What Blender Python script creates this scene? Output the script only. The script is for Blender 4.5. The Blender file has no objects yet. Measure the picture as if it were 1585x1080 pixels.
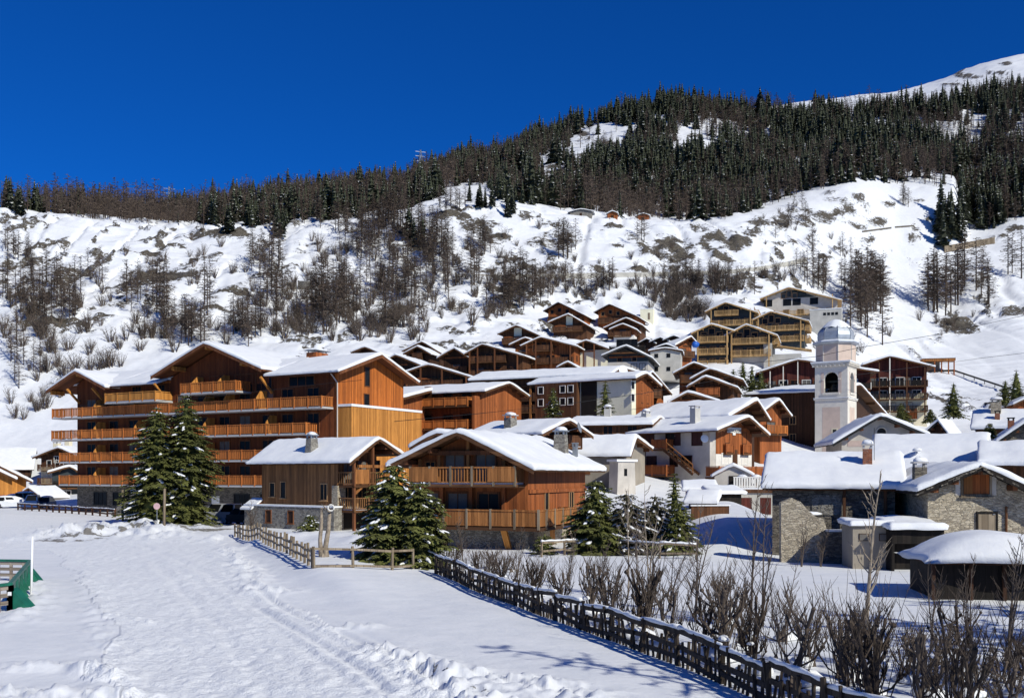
import bpy, math, random
import numpy as np
from mathutils import Vector, Matrix

# ------------------------------------------------------------------ basics
S = bpy.context.scene
COL = S.collection
F, CX, HZ, EYE = 1541.0, 792.5, 735.0, 4.5      # 35 mm lens, level camera, horizon row, eye height
rnd = random.Random(7)

def R(a): return math.radians(a)

def P(u, y, d):
    """point seen at column u, row y, at depth d metres"""
    return Vector(((u - CX) * d / F, d, EYE + (HZ - y) * d / F))

def tag(o, label=None, cat=None, group=None, kind=None):
    if label: o['label'] = label
    if cat: o['category'] = cat
    if group: o['group'] = group
    if kind: o['kind'] = kind
    return o

def link(o, parent=None):
    COL.objects.link(o)
    if parent is not None: o.parent = parent
    return o

def empty(name, loc=(0, 0, 0), rz=0.0):
    o = bpy.data.objects.new(name, None)
    o.empty_display_size = 0.3
    COL.objects.link(o)
    o.location = loc
    o.rotation_euler = (0, 0, rz)
    return o

def copy_tree(o, parent=None):
    c = o.copy(); COL.objects.link(c)
    if parent is not None: c.parent = parent
    for ch in [x for x in bpy.data.objects if x.parent == o]:
        copy_tree(ch, c)
    return c

class MB:
    def __init__(s):
        s.v = []; s.f = []; s.m = []
    def add(s, vs, fs, mi=0):
        b = len(s.v)
        s.v.extend([tuple(p) for p in vs])
        for f in fs:
            s.f.append([b + i for i in f]); s.m.append(mi)
    def box(s, x0, x1, y0, y1, z0, z1, mi=0):
        s.add([(x0,y0,z0),(x1,y0,z0),(x1,y1,z0),(x0,y1,z0),(x0,y0,z1),(x1,y0,z1),(x1,y1,z1),(x0,y1,z1)],
              [(0,3,2,1),(4,5,6,7),(0,1,5,4),(1,2,6,5),(2,3,7,6),(3,0,4,7)], mi)
    def obox(s, c, a, b, d, mi=0):
        c, a, b, d = Vector(c), Vector(a), Vector(b), Vector(d)
        vs = [c-a-b-d, c+a-b-d, c+a+b-d, c-a+b-d, c-a-b+d, c+a-b+d, c+a+b+d, c-a+b+d]
        s.add(vs, [(0,3,2,1),(4,5,6,7),(0,1,5,4),(1,2,6,5),(2,3,7,6),(3,0,4,7)], mi)
    def bar(s, p, q, w, h, mi=0):
        p, q = Vector(p), Vector(q)
        t = (q - p)
        L = t.length
        if L < 1e-6: return
        t /= L
        side = t.cross(Vector((0, 0, 1)))
        if side.length < 1e-3: side = Vector((1, 0, 0))
        side.normalize()
        up = side.cross(t)
        s.obox((p + q) / 2, t * L / 2, side * w / 2, up * h / 2, mi)
    def tube(s, pts, rs, n=5, mi=0):
        pts = [Vector(p) for p in pts]
        if not hasattr(rs, '__len__'): rs = [rs] * len(pts)
        b = len(s.v)
        for i, p in enumerate(pts):
            t = (pts[min(i+1, len(pts)-1)] - pts[max(i-1, 0)])
            if t.length < 1e-9: t = Vector((0, 0, 1))
            t.normalize()
            ref = Vector((1, 0, 0)) if abs(t.x) < 0.8 else Vector((0, 1, 0))
            a = t.cross(ref).normalized(); c = t.cross(a)
            for k in range(n):
                th = 2 * math.pi * k / n
                s.v.append(tuple(p + (a * math.cos(th) + c * math.sin(th)) * rs[i]))
        for i in range(len(pts) - 1):
            for k in range(n):
                k2 = (k + 1) % n
                s.f.append([b+i*n+k, b+i*n+k2, b+(i+1)*n+k2, b+(i+1)*n+k]); s.m.append(mi)
        s.f.append([b + k for k in range(n)][::-1]); s.m.append(mi)
        e = b + (len(pts) - 1) * n
        s.f.append([e + k for k in range(n)]); s.m.append(mi)
    def prism(s, poly, vec, mi=0):
        vec = Vector(vec); n = len(poly)
        a = [Vector(p) for p in poly]; c = [p + vec for p in a]
        fs = [list(range(n))[::-1], list(range(n, 2 * n))]
        for i in range(n):
            j = (i + 1) % n
            fs.append([i, j, n + j, n + i])
        s.add(a + c, fs, mi)
    def lathe(s, prof, n=16, c=(0, 0, 0), mi=0, ph=0.0):
        b = len(s.v)
        for r, z in prof:
            for k in range(n):
                th = 2 * math.pi * k / n + ph
                s.v.append((c[0] + r * math.cos(th), c[1] + r * math.sin(th), c[2] + z))
        for i in range(len(prof) - 1):
            for k in range(n):
                k2 = (k + 1) % n
                s.f.append([b+i*n+k, b+i*n+k2, b+(i+1)*n+k2, b+(i+1)*n+k]); s.m.append(mi)
        s.f.append([b + k for k in range(n)][::-1]); s.m.append(mi)
        e = b + (len(prof) - 1) * n
        s.f.append([e + k for k in range(n)]); s.m.append(mi)
    def blob(s, c, rx, ry, rz, mi=0, seed=0, n=8, rings=5, flat=0.3):
        r_ = random.Random(seed)
        c = Vector(c); b = len(s.v)
        ph = r_.uniform(0, 6)
        for i in range(rings + 1):
            t = math.pi * i / rings
            for k in range(n):
                th = 2 * math.pi * k / n
                q = 1 + 0.16 * math.sin(3 * th + ph) * math.sin(t) + r_.uniform(-.07, .07)
                z = math.cos(t)
                if z < 0: z *= flat
                s.v.append((c.x + rx * q * math.sin(t) * math.cos(th), c.y + ry * q * math.sin(t) * math.sin(th), c.z + rz * z * q))
        for i in range(rings):
            for k in range(n):
                k2 = (k + 1) % n
                s.f.append([b+i*n+k, b+(i+1)*n+k, b+(i+1)*n+k2, b+i*n+k2]); s.m.append(mi)
    def build(s, name, mats, parent=None, smooth=False):
        me = bpy.data.meshes.new(name)
        me.from_pydata(s.v, [], s.f)
        if not isinstance(mats, (list, tuple)): mats = [mats]
        for m in mats: me.materials.append(m)
        if len(mats) > 1: me.polygons.foreach_set('material_index', s.m)
        if smooth: me.polygons.foreach_set('use_smooth', [True] * len(me.polygons))
        me.update()
        o = bpy.data.objects.new(name, me)
        return link(o, parent)

def np_mesh(name, V, T, M, mats, smooth=False):
    me = bpy.data.meshes.new(name)
    V = np.asarray(V, np.float32); T = np.asarray(T, np.int32)
    k = T.shape[1]
    me.vertices.add(len(V)); me.vertices.foreach_set('co', V.ravel())
    me.loops.add(T.size); me.loops.foreach_set('vertex_index', T.ravel())
    me.polygons.add(len(T)); me.polygons.foreach_set('loop_start', np.arange(0, T.size, k, dtype=np.int32))
    for m in mats: me.materials.append(m)
    if M is not None and len(mats) > 1: me.polygons.foreach_set('material_index', np.asarray(M, np.int32))
    me.polygons.foreach_set('use_smooth', np.full(len(T), smooth))
    me.update(calc_edges=True); me.validate()
    return me

# ------------------------------------------------------------------ noise
def _h(ix, iy, seed):
    n = (ix.astype(np.int64) * 374761393 + iy.astype(np.int64) * 668265263 + seed * 1442695041) & 0xFFFFFFFF
    n = ((n ^ (n >> 13)) * 1274126177) & 0xFFFFFFFF
    return ((n ^ (n >> 16)) & 0xFFFFFF) / float(0xFFFFFF)
def vnoise(x, y, seed=0):
    x = np.asarray(x, float); y = np.asarray(y, float)
    ix = np.floor(x); iy = np.floor(y); fx = x - ix; fy = y - iy
    fx = fx * fx * fx * (fx * (fx * 6 - 15) + 10); fy = fy * fy * fy * (fy * (fy * 6 - 15) + 10)
    a = _h(ix, iy, seed); b = _h(ix + 1, iy, seed); c = _h(ix, iy + 1, seed); d = _h(ix + 1, iy + 1, seed)
    return (a * (1 - fx) + b * fx) * (1 - fy) + (c * (1 - fx) + d * fx) * fy
def fbm(x, y, o=4, seed=0):
    s = 0; a = 0.5; t = 0
    for i in range(o):
        s = s + a * (vnoise(x, y, seed + i * 17) - .5); t += a
        x = x * 2.03 + 11.7; y = y * 2.03 + 5.3; a *= .5
    return s / t * 2      # about -1..1
def sstep(a, b, x):
    t = np.clip((x - a) / (b - a), 0, 1); return t * t * (3 - 2 * t)

# ------------------------------------------------------------------ materials
class NT:
    def __init__(s, name):
        s.m = bpy.data.materials.new(name); s.m.use_nodes = True
        s.t = s.m.node_tree; s.t.nodes.clear()
        s.out = s.n('ShaderNodeOutputMaterial'); s.b = s.n('ShaderNodeBsdfPrincipled')
        s.l(s.b.outputs[0], s.out.inputs[0])
        s._co = None
    def n(s, typ, **kw):
        x = s.t.nodes.new(typ)
        for k, v in kw.items(): setattr(x, k, v)
        return x
    def l(s, a, b): s.t.links.new(a, b)
    def co(s):
        if s._co is None: s._co = s.n('ShaderNodeTexCoord')
        return s._co.outputs['Object']
    def math(s, op, a, b=None, c=None):
        x = s.n('ShaderNodeMath', operation=op)
        for i, v in enumerate((a, b, c)):
            if v is None: continue
            if isinstance(v, (int, float)): x.inputs[i].default_value = v
            else: s.l(v, x.inputs[i])
        return x.outputs[0]
    def mix(s, f, a, b, mode='MIX'):
        x = s.n('ShaderNodeMix', data_type='RGBA', blend_type=mode)
        for i, v in ((0, f), (6, a), (7, b)):
            if isinstance(v, (int, float)): x.inputs[i].default_value = v
            elif isinstance(v, tuple): x.inputs[i].default_value = (*v[:3], 1)
            else: s.l(v, x.inputs[i])
        return x.outputs[2]
    def noise(s, vec, scale, detail=3, rough=.55, out=0):
        x = s.n('ShaderNodeTexNoise'); x.inputs['Scale'].default_value = scale
        x.inputs['Detail'].default_value = detail; x.inputs['Roughness'].default_value = rough
        if vec is not None: s.l(vec, x.inputs['Vector'])
        return x.outputs[out]
    def ramp(s, f, stops):
        x = s.n('ShaderNodeValToRGB'); cr = x.color_ramp
        while len(cr.elements) < len(stops): cr.elements.new(.5)
        for e, (p, c) in zip(cr.elements, stops):
            e.position = p; e.color = (*c[:3], 1) if isinstance(c, tuple) else (c, c, c, 1)
        s.l(f, x.inputs[0]); return x.outputs[0]
    def mrange(s, f, a, b, c=0., d=1.):
        x = s.n('ShaderNodeMapRange'); x.interpolation_type = 'SMOOTHSTEP'
        s.l(f, x.inputs[0])
        for i, v in enumerate((a, b, c, d)): x.inputs[i + 1].default_value = v
        return x.outputs[0]
    def bump(s, h, strength, dist):
        x = s.n('ShaderNodeBump'); x.inputs['Strength'].default_value = strength; x.inputs['Distance'].default_value = dist
        s.l(h, x.inputs['Height']); s.l(x.outputs[0], s.b.inputs['Normal']); return x
    def col(s, c):
        if isinstance(c, tuple): s.b.inputs['Base Color'].default_value = (*c[:3], 1)
        else: s.l(c, s.b.inputs['Base Color'])
    def set(s, rough=.8, spec=.3, metal=0.):
        s.b.inputs['Roughness'].default_value = rough; s.b.inputs['Specular IOR Level'].default_value = spec
        s.b.inputs['Metallic'].default_value = metal
    def along(s):
        """coordinate along a wall (object space) whatever side the face looks to, and height"""
        g = s.n('ShaderNodeNewGeometry'); vt = s.n('ShaderNodeVectorTransform', vector_type='NORMAL', convert_from='WORLD', convert_to='OBJECT')
        s.l(g.outputs['True Normal'], vt.inputs[0])
        sn = s.n('ShaderNodeSeparateXYZ'); s.l(vt.outputs[0], sn.inputs[0])
        sc = s.n('ShaderNodeSeparateXYZ'); s.l(s.co(), sc.inputs[0])
        gt = s.math('GREATER_THAN', s.math('ABSOLUTE', sn.outputs[0]), s.math('ABSOLUTE', sn.outputs[1]))
        m = s.n('ShaderNodeMix', data_type='FLOAT')
        s.l(gt, m.inputs[0]); s.l(sc.outputs[0], m.inputs[2]); s.l(sc.outputs[1], m.inputs[3])
        return m.outputs[0], sc.outputs[2]

def wood(name, c1, c2, plank=.2, horiz=False, rough=.75, wear=.35):
    k = NT(name)
    a, z = k.along()
    p, q = (z, a) if horiz else (a, z)
    fr = k.math('DIVIDE', p, plank)
    idx = k.math('FLOOR', fr)
    wn = k.n('ShaderNodeTexWhiteNoise', noise_dimensions='1D'); k.l(idx, wn.inputs['W'])
    cb = k.n('ShaderNodeCombineXYZ'); k.l(k.math('MULTIPLY', p, 14.), cb.inputs[0]); k.l(k.math('MULTIPLY', q, 1.1), cb.inputs[1]); k.l(wn.outputs[0], cb.inputs[2])
    gr = k.noise(cb.outputs[0], 1.0, 3)
    big = k.noise(k.co(), .55, 2)
    cs = k.n('ShaderNodeCombineXYZ'); k.l(k.math('MULTIPLY', p, 2.2), cs.inputs[0]); k.l(k.math('MULTIPLY', q, .28), cs.inputs[1])
    streak = k.noise(cs.outputs[0], 1.0, 4, .6)
    c = k.mix(wn.outputs[0], tuple(x * .82 for x in c1), tuple(min(1, x * 1.1) for x in c2))
    c = k.mix(k.mrange(streak, .48, .74, 0, wear * 1.6), c, tuple(x * .42 + .012 for x in c1))
    c = k.mix(k.mrange(streak, .22, .42, wear * .6, 0), c, tuple(min(1, x * 1.25 + .02) for x in c2))
    dk = tuple(x * .45 for x in c1)
    c = k.mix(k.mrange(gr, .45, .8, 0, .7), c, dk)
    c = k.mix(k.mrange(big, .45, .75, 0, wear), c, tuple(x * .55 for x in c2))
    f = k.math('FRACT', fr)
    edge = k.math('ABSOLUTE', k.math('SUBTRACT', f, .5))
    g = k.mrange(edge, .44, .5)
    c = k.mix(k.math('MULTIPLY', g, .75), c, tuple(x * .2 for x in c1))
    k.col(c); k.set(rough, .2)
    k.bump(k.math('SUBTRACT', k.math('MULTIPLY', gr, .3), g), .5, .02)
    return k.m

def plain(name, c, rough=.8, var=.18, scale=1.2, bump=.0, spec=.3, metal=0.):
    k = NT(name)
    n = k.noise(k.co(), scale, 4)
    n2 = k.noise(k.co(), scale * 9, 3)
    lo = tuple(x * (1 - var) for x in c); hi = tuple(min(1, x * (1 + var)) for x in c)
    cc = k.mix(k.mrange(n, .3, .7), lo, hi)
    cc = k.mix(k.mrange(n2, .5, .75, 0, .25), cc, tuple(x * .6 for x in c))
    k.col(cc); k.set(rough, spec, metal)
    if bump: k.bump(n2, bump, .03)
    return k.m

def stone(name, c1, c2, c3, scale=3.0, mortar=(.25, .23, .2), flat=1.7):
    k = NT(name)
    mp = k.n('ShaderNodeMapping'); k.l(k.co(), mp.inputs[0]); mp.inputs['Scale'].default_value = (1, 1, flat)
    warp = k.noise(mp.outputs[0], 2.2, 2, out=1)
    wv = k.n('ShaderNodeMix', data_type='RGBA', blend_type='LINEAR_LIGHT'); wv.inputs[0].default_value = .12
    k.l(mp.outputs[0], wv.inputs[6]); k.l(warp, wv.inputs[7])
    v = k.n('ShaderNodeTexVoronoi'); v.inputs['Scale'].default_value = scale; k.l(wv.outputs[2], v.inputs['Vector'])
    e = k.n('ShaderNodeTexVoronoi', feature='DISTANCE_TO_EDGE'); e.inputs['Scale'].default_value = scale; k.l(wv.outputs[2], e.inputs['Vector'])
    sp = k.n('ShaderNodeSeparateColor'); k.l(v.outputs['Color'], sp.inputs[0])
    c = k.ramp(sp.outputs[0], [(0., c1), (.45, c2), (.8, c3), (1., tuple(x * .5 for x in c2))])
    n = k.noise(k.co(), 9, 4)
    c = k.mix(k.mrange(n, .4, .75, 0, .55), c, tuple(x * .5 for x in c1))
    g = k.mrange(e.outputs[0], .0, .07, 1, 0)
    c = k.mix(k.math('MULTIPLY', g, .8), c, mortar)
    k.col(c); k.set(.9, .2)
    k.bump(k.math('ADD', k.math('MULTIPLY', n, .4), k.mrange(e.outputs[0], 0, .12)), .8, .05)
    return k.m

def mk_snow(name, bump=.35, sc=1.0):
    k = NT(name)
    n = k.noise(k.co(), 1.3 * sc, 5, .6); n2 = k.noise(k.co(), 14 * sc, 3, .6)
    k.col(k.mix(k.mrange(n, .3, .7), (.74, .75, .78), (.81, .815, .825))); k.set(.65, .25)
    k.bump(k.math('ADD', n, k.math('MULTIPLY', n2, .25)), bump, .12)
    return k.m

def glass(name, c, rough=.08):
    k = NT(name); n = k.noise(k.co(), .7, 2)
    k.col(k.mix(k.mrange(n, .35, .7), tuple(x * .5 for x in c), c)); k.set(max(rough, .3), .12); return k.m

M = {}
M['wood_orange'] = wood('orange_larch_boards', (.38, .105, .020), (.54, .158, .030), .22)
M['wood_orange_dark'] = wood('shaded_orange_boards', (.14, .038, .013), (.20, .056, .017), .22)  # darker stain of the orange boards, with balcony shade put into the colour
M['wood_honey'] = wood('honey_boards', (.47, .19, .04), (.60, .26, .06), .2, wear=.22)
M['wood_rail'] = wood('orange_railing_wood', (.43, .135, .032), (.56, .185, .045), .5)
M['wood_amber'] = wood('amber_boards', (.29, .115, .035), (.42, .175, .055), .22)
M['wood_chalet'] = wood('weathered_brown_boards', (.19, .088, .035), (.29, .14, .055), .2, wear=.5)
M['wood_rust'] = wood('rust_red_boards', (.27, .080, .024), (.39, .12, .036), .25)
M['wood_brown'] = wood('brown_boards', (.085, .037, .018), (.135, .058, .026), .22)
M['wood_dark'] = wood('dark_brown_boards', (.045, .021, .012), (.075, .033, .017), .22)
M['wood_red'] = wood('dark_red_boards', (.075, .018, .014), (.115, .028, .02), .3)
M['wood_black'] = wood('old_black_boards', (.010, .008, .007), (.020, .015, .012), .22)
M['wood_new'] = wood('new_pale_wood', (.46, .28, .115), (.60, .38, .17), .3)
M['wood_grey'] = wood('grey_fence_wood', (.20, .15, .10), (.30, .24, .17), .3)
M['wood_fence'] = wood('dark_wet_fence_wood', (.035, .026, .02), (.06, .045, .034), .3)
M['eave'] = wood('brown_eaves', (.10, .045, .02), (.15, .07, .03), .3, True)
M['eave_grey'] = plain('grey_roof_edge', (.07, .065, .06), .8)
M['stone'] = stone('grey_brown_stone', (.24, .22, .19), (.34, .32, .28), (.17, .15, .13), 4.2)
M['stone_pale'] = stone('pale_field_stone', (.44, .37, .27), (.56, .49, .38), (.30, .25, .19), 4.6, (.40, .35, .27), 2.6)
M['stone_dark'] = stone('dark_slate_stone', (.16, .14, .11), (.24, .21, .17), (.09, .08, .07), 3.4, (.08, .07, .06), 3.0)
M['render_white'] = plain('white_render', (.74, .71, .65), .85, .07, .8, .2)
M['render_grey'] = plain('aged_grey_render', (.50, .46, .41), .9, .12, .7, .2)
M['render_dim'] = plain('dull_brown_render', (.30, .26, .21), .9, .14, .7, .2)  # darker, browner tone of the grey render
M['render_cream'] = plain('cream_render', (.70, .63, .46), .9, .07, .6, .1)
M['render_pale'] = plain('pale_green_cream_render', (.80, .76, .57), .9, .06, .5, .1)
M['concrete'] = plain('bare_concrete', (.46, .44, .40), .9, .15, .5, .2)
M['slate'] = plain('slate_grey_cladding', (.035, .045, .05), .6, .2)
M['pink'] = plain('pale_pink_render', (.60, .47, .39), .9, .07, 1.0, .1)
M['white_trim'] = plain('white_painted_trim', (.68, .63, .55), .85, .06, 1.0, .1)
M['pink_dark'] = plain('faded_mauve_render', (.48, .37, .33), .9, .08)
M['metal_dome'] = plain('dull_zinc_sheet', (.40, .43, .47), .45, .15, 1.2, .1, .5, .35)
M['metal_grey'] = plain('grey_metal', (.30, .32, .34), .4, .1, 2., 0, .5, .6)
M['pipe'] = plain('pale_drain_pipe', (.55, .50, .45), .5, .05)
M['iron'] = plain('black_iron', (.012, .012, .012), .6, .1)
M['bronze'] = plain('old_bronze', (.05, .045, .03), .4, .3, 4, 0, .5, .8)
M['brick'] = stone('brick_chimney', (.30, .11, .06), (.38, .15, .08), (.24, .09, .05), 7, (.35, .3, .26), 2)
M['frame'] = wood('brown_window_frame', (.16, .06, .025), (.22, .085, .035), .5)
M['frame_pale'] = wood('pale_window_frame', (.42, .24, .11), (.52, .31, .15), .5)
M['frame_white'] = plain('white_window_frame', (.72, .70, .66), .6, .05)
M['shutter'] = plain('dark_plum_shutter', (.045, .016, .016), .7, .15)
M['glass'] = glass('dark_window_glass', (.014, .015, .017), .15)
M['curtain'] = plain('pale_curtain', (.13, .12, .11), .9, .15, 2.)
M['snow'] = mk_snow('roof_snow', .3)
M['snow_lump'] = mk_snow('clumped_snow', .5, 2.0)
M['slab'] = plain('pale_slab_edge', (.46, .44, .43), .9, .06)
M['dark_in'] = plain('recess_shade_black', (.015, .011, .009), .9, .2)  # near-black that puts the shade inside openings into the colour
M['bark'] = plain('grey_brown_bark', (.085, .062, .045), .95, .35, 6., .6)
M['bark_dark'] = plain('dark_bark', (.034, .025, .019), .95, .35, 5., .6)
M['bark_pale'] = plain('pale_bark', (.27, .22, .17), .9, .35, 6., .4)
M['larch'] = plain('bare_larch_twigs', (.110, .082, .064), .95, .35, .12)
M['larch_trunk'] = plain('larch_trunk_bark', (.07, .05, .04), .95, .3, .5)
M['twig'] = plain('bare_shrub_twigs', (.115, .088, .070), .95, .35, .2)
M['stem'] = plain('hedge_stem_bark', (.062, .045, .034), .95, .45, 7., .5)
M['needle'] = plain('spruce_needles', (.042, .048, .026), .8, .45, .35)
M['needle_near'] = plain('near_spruce_needles', (.115, .122, .034), .8, .45, 1.6)
M['bush_leaf'] = plain('brown_green_bush', (.085, .075, .04), .9, .45, 1.3)
M['needle_snow'] = mk_snow('snow_on_needles', .3, 2.)
M['green_paint'] = plain('dark_green_paint', (.010, .115, .075), .45, .2, 3., .1)
M['plank_grey'] = wood('weathered_board', (.24, .19, .15), (.32, .27, .22), .3, True)
M['white_paint'] = plain('white_painted_metal', (.80, .80, .80), .5, .04)
M['rubber'] = plain('black_rubber', (.014, .014, .014), .85, .1)
M['rim'] = plain('alloy_rim', (.45, .46, .48), .35, .05, 3., 0, .5, .7)
M['lamp_glass'] = plain('clear_headlight', (.55, .55, .55), .2, .05)
M['tarp'] = plain('blue_tarpaulin', (.015, .10, .42), .5, .15)
M['sign_pink'] = plain('pinkish_sign_face', (.62, .40, .42), .5, .08)
M['letter'] = plain('dark_lettering', (.03, .025, .025), .7, .05)
M['dirt_grey'] = stone('bank_rock', (.14, .12, .10), (.2, .17, .14), (.09, .08, .06), 1.2, (.08, .07, .06))
M['asphalt'] = plain('pale_road_surface', (.36, .34, .31), .9, .15, .4, .1)
for nm, c in (('car_white', (.62, .63, .65)), ('car_blue', (.02, .05, .16)), ('car_dark', (.025, .03, .035)), ('car_silver', (.33, .34, .36)), ('car_green', (.05, .09, .09))):
    M[nm] = plain(nm + '_paint', c, .3, .04, 1., 0, .5)
# ------------------------------------------------------------------ terrain: height as a function of (column direction, depth)
ND = [0, 60, 75, 100, 125, 165]
COLS = {   # direction: near heights at ND depths, then (depth, row seen from the eye) knots further up the valley side
 -900: ([0,0,0,0,0,1.5], [(190,686),(245,500),(285,425),(335,325),(380,320),(480,335),(700,400),(900,430),(1300,460),(2600,520)]),
 0:    ([0,0,0,0,0,1.5], [(190,686),(245,500),(285,425),(335,328),(390,326),(480,342),(700,400),(900,430),(1300,460),(2600,520)]),
 120:  ([0,0,0,0,0,2.0], [(190,680),(245,500),(285,425),(335,338),(390,334),(480,338),(700,390),(900,430),(1300,460),(2600,520)]),
 250:  ([0,0,0,0,0,6], [(190,650),(245,500),(285,425),(335,350),(400,345),(480,338),(700,360),(900,410),(1300,450),(2600,520)]),
 400:  ([0,0,0,0,0,10], [(190,628),(245,500),(285,425),(335,352),(400,342),(500,316),(700,330),(900,370),(1300,430),(2600,500)]),
 530:  ([0,0,0,0.5,1,11.5], [(190,615),(245,500),(285,425),(335,347),(400,330),(520,303),(700,300),(900,330),(1300,380),(2600,480)]),
 640:  ([0,0,0,1.2,3.5,13], [(190,605),(245,500),(285,425),(335,330),(400,318),(520,296),(700,279),(900,292),(1300,350),(2600,450)]),
 700:  ([0,0,.2,2,5.5,14], [(190,597),(245,500),(285,425),(335,312),(400,301),(520,280),(700,260),(900,275),(1300,330),(2600,450)]),
 800:  ([0,0,.6,3,7,15], [(190,590),(245,508),(288,425),(338,318),(400,307),(520,268),(700,234),(900,240),(1300,300),(2600,430)]),
 880:  ([0,0,.9,4,7.5,16], [(190,584),(245,520),(290,425),(340,333),(400,323),(520,258),(700,205),(900,208),(1300,260),(2600,400)]),
 960:  ([0,0,.8,3.8,7.3,15.5], [(192,578),(248,523),(292,427),(342,338),(400,330),(520,257),(700,178),(900,184),(1300,240),(2600,380)]),
 1050: ([0,0,.5,3.2,7,15], [(195,572),(250,525),(295,430),(345,347),(400,338),(520,262),(700,167),(900,176),(1300,230),(2600,380)]),
 1150: ([0,-.1,.5,2.8,6.5,15], [(195,570),(250,500),(300,428),(350,337),(400,325),(520,262),(700,172),(900,172),(1300,190),(2600,350)]),
 1240: ([0,-.1,.4,2.2,5.2,13], [(200,590),(262,510),(320,425),(365,345),(410,300),(520,262),(700,176),(900,166),(1300,170),(2600,330)]),
 1300: ([0,-.1,.4,2,5,11], [(200,622),(265,540),(330,440),(370,368),(410,287),(520,258),(700,178),(900,163),(1300,160),(2600,300)]),
 1400: ([0,-.1,.5,2,5,9], [(200,647),(265,575),(330,485),(380,400),(430,290),(520,262),(700,172),(900,160),(1300,146),(2600,300)]),
 1475: ([0,-.1,.8,2.2,5,9], [(200,650),(265,585),(330,500),(380,410),(430,290),(520,262),(700,165),(900,148),(1300,121),(2600,280)]),
 1500: ([0,-.1,1,2.4,5,9.2], [(200,650),(265,586),(330,496),(380,404),(430,356),(520,300),(700,162),(900,143),(1300,112),(2600,280)]),
 1585: ([0,-.1,1.2,2.6,5,9.5], [(200,650),(265,580),(330,480),(380,400),(430,335),(520,270),(700,150),(900,130),(1300,90),(2600,260)]),
 1900: ([0,-.1,1.2,2.6,5,10], [(200,645),(265,570),(330,470),(380,390),(430,320),(520,250),(700,130),(900,110),(1300,62),(2600,200)]),
 2900: ([0,-.1,1.2,2.6,5,12], [(200,620),(265,540),(330,440),(380,370),(430,300),(520,240),(700,130),(900,110),(1300,80),(2600,200)]),
}
_cu = sorted(COLS)
_nk = len(ND) + 10
_KD = np.zeros((len(_cu), _nk)); _KZ = np.zeros((len(_cu), _nk))
for i, u in enumerate(_cu):
    near, far = COLS[u]
    _KD[i, :6] = ND; _KZ[i, :6] = near
    for j, (d, y) in enumerate(far):
        _KD[i, 6 + j] = d; _KZ[i, 6 + j] = EYE + (HZ - y) * d / F

def pchip(x, y, xi):
    x = np.asarray(x, float); y = np.asarray(y, float)
    h = np.diff(x); dl = np.diff(y) / h
    m = np.zeros_like(y)
    for k in range(1, len(x) - 1):
        if dl[k-1] * dl[k] > 0:
            w1 = 2 * h[k] + h[k-1]; w2 = h[k] + 2 * h[k-1]
            m[k] = (w1 + w2) / (w1 / dl[k-1] + w2 / dl[k])
    m[0] = dl[0]; m[-1] = dl[-1]
    i = np.clip(np.searchsorted(x, xi) - 1, 0, len(x) - 2)
    t = (xi - x[i]) / h[i]
    return ((1+2*t)*(1-t)**2) * y[i] + t*(1-t)**2*h[i]*m[i] + t*t*(3-2*t)*y[i+1] + t*t*(t-1)*h[i]*m[i+1]

GU = np.concatenate([np.arange(-900, -140, 40), np.arange(-140, 1740, 4.0), np.arange(1740, 2901, 40)])
GD = np.concatenate([[1.5, 4, 7, 9], np.geomspace(11, 60, 170), np.linspace(60.5, 160, 110), np.linspace(161, 345, 210),
                     np.linspace(347, 720, 150), np.linspace(725, 1300, 50), np.linspace(1350, 2600, 10)])
KDu = np.stack([pchip(_cu, _KD[:, k], GU) for k in range(_nk)], 1)
KZu = np.stack([pchip(_cu, _KZ[:, k], GU) for k in range(_nk)], 1)
GZ = np.zeros((len(GD), len(GU)))
for i in range(len(GU)):
    GZ[:, i] = pchip(KDu[i], KZu[i], GD)
UU, DD = np.meshgrid(GU, GD)
XX = (UU - CX) / F * DD
YY0 = HZ - (GZ - EYE) * F / DD                 # row at which the smooth terrain shows

def ell(u, y, w, h):
    return 1 - sstep(.55, 1.25, np.sqrt(((UU - u) / w) ** 2 + ((YY0 - y) / h) ** 2) + .45 * fbm(UU / 26, YY0 / 9, 3, 5))

ROCKS = [(302,362,40,7),(335,361,55,9),(262,377,34,6),(375,366,30,8),(240,432,34,8),(285,428,36,8),(225,392,40,5),(70,500,40,8),(115,512,40,12),(150,500,30,9),
 (60,380,35,5),(45,395,25,4),(410,375,26,6),(480,378,40,8),(550,352,35,6),(610,362,50,9),(640,388,45,6),(700,342,40,10),(735,350,34,12),(770,368,26,9),(720,322,30,6),
 (790,402,22,11),(745,418,30,5),(690,392,26,6),(590,420,35,4),(450,418,30,4),(395,400,20,5),(350,482,40,4),(470,505,28,5),(360,455,40,3),(270,500,26,6),
 (850,350,24,6),(880,372,40,8),(835,375,24,9),(945,352,18,5),(1010,383,26,16),(1040,372,34,16),(1058,395,24,16),(1030,412,36,8),(1085,352,22,9),(1110,370,26,16),(1140,372,30,12),
 (930,420,60,5),(890,418,40,6),(985,420,30,6),(1125,398,34,7),(1165,412,30,6),(1195,345,36,10),(1235,330,30,12),(1262,338,34,12),(1300,305,40,12),(1322,328,40,14),(1345,345,36,10),
 (1210,375,30,5),(1278,404,14,7),(1300,385,26,5),(1335,375,24,5),(1415,364,14,16),(1425,312,14,5),(1440,345,8,10),(1375,315,12,6),(1545,372,24,7),(1570,352,20,6),
 (700,470,30,5),(640,480,30,5),(745,500,20,5),(850,415,30,6),(770,450,20,5),(1470,500,22,12),(1490,508,22,10),(1170,355,22,8),(955,382,12,5),
 (860,265,26,26),(905,235,24,16),(935,212,24,10),(840,300,26,8),(905,205,14,6),(1075,205,14,8),(1555,98,16,4),(1500,115,26,4),(1470,130,20,3),(1540,110,20,3)]
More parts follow.
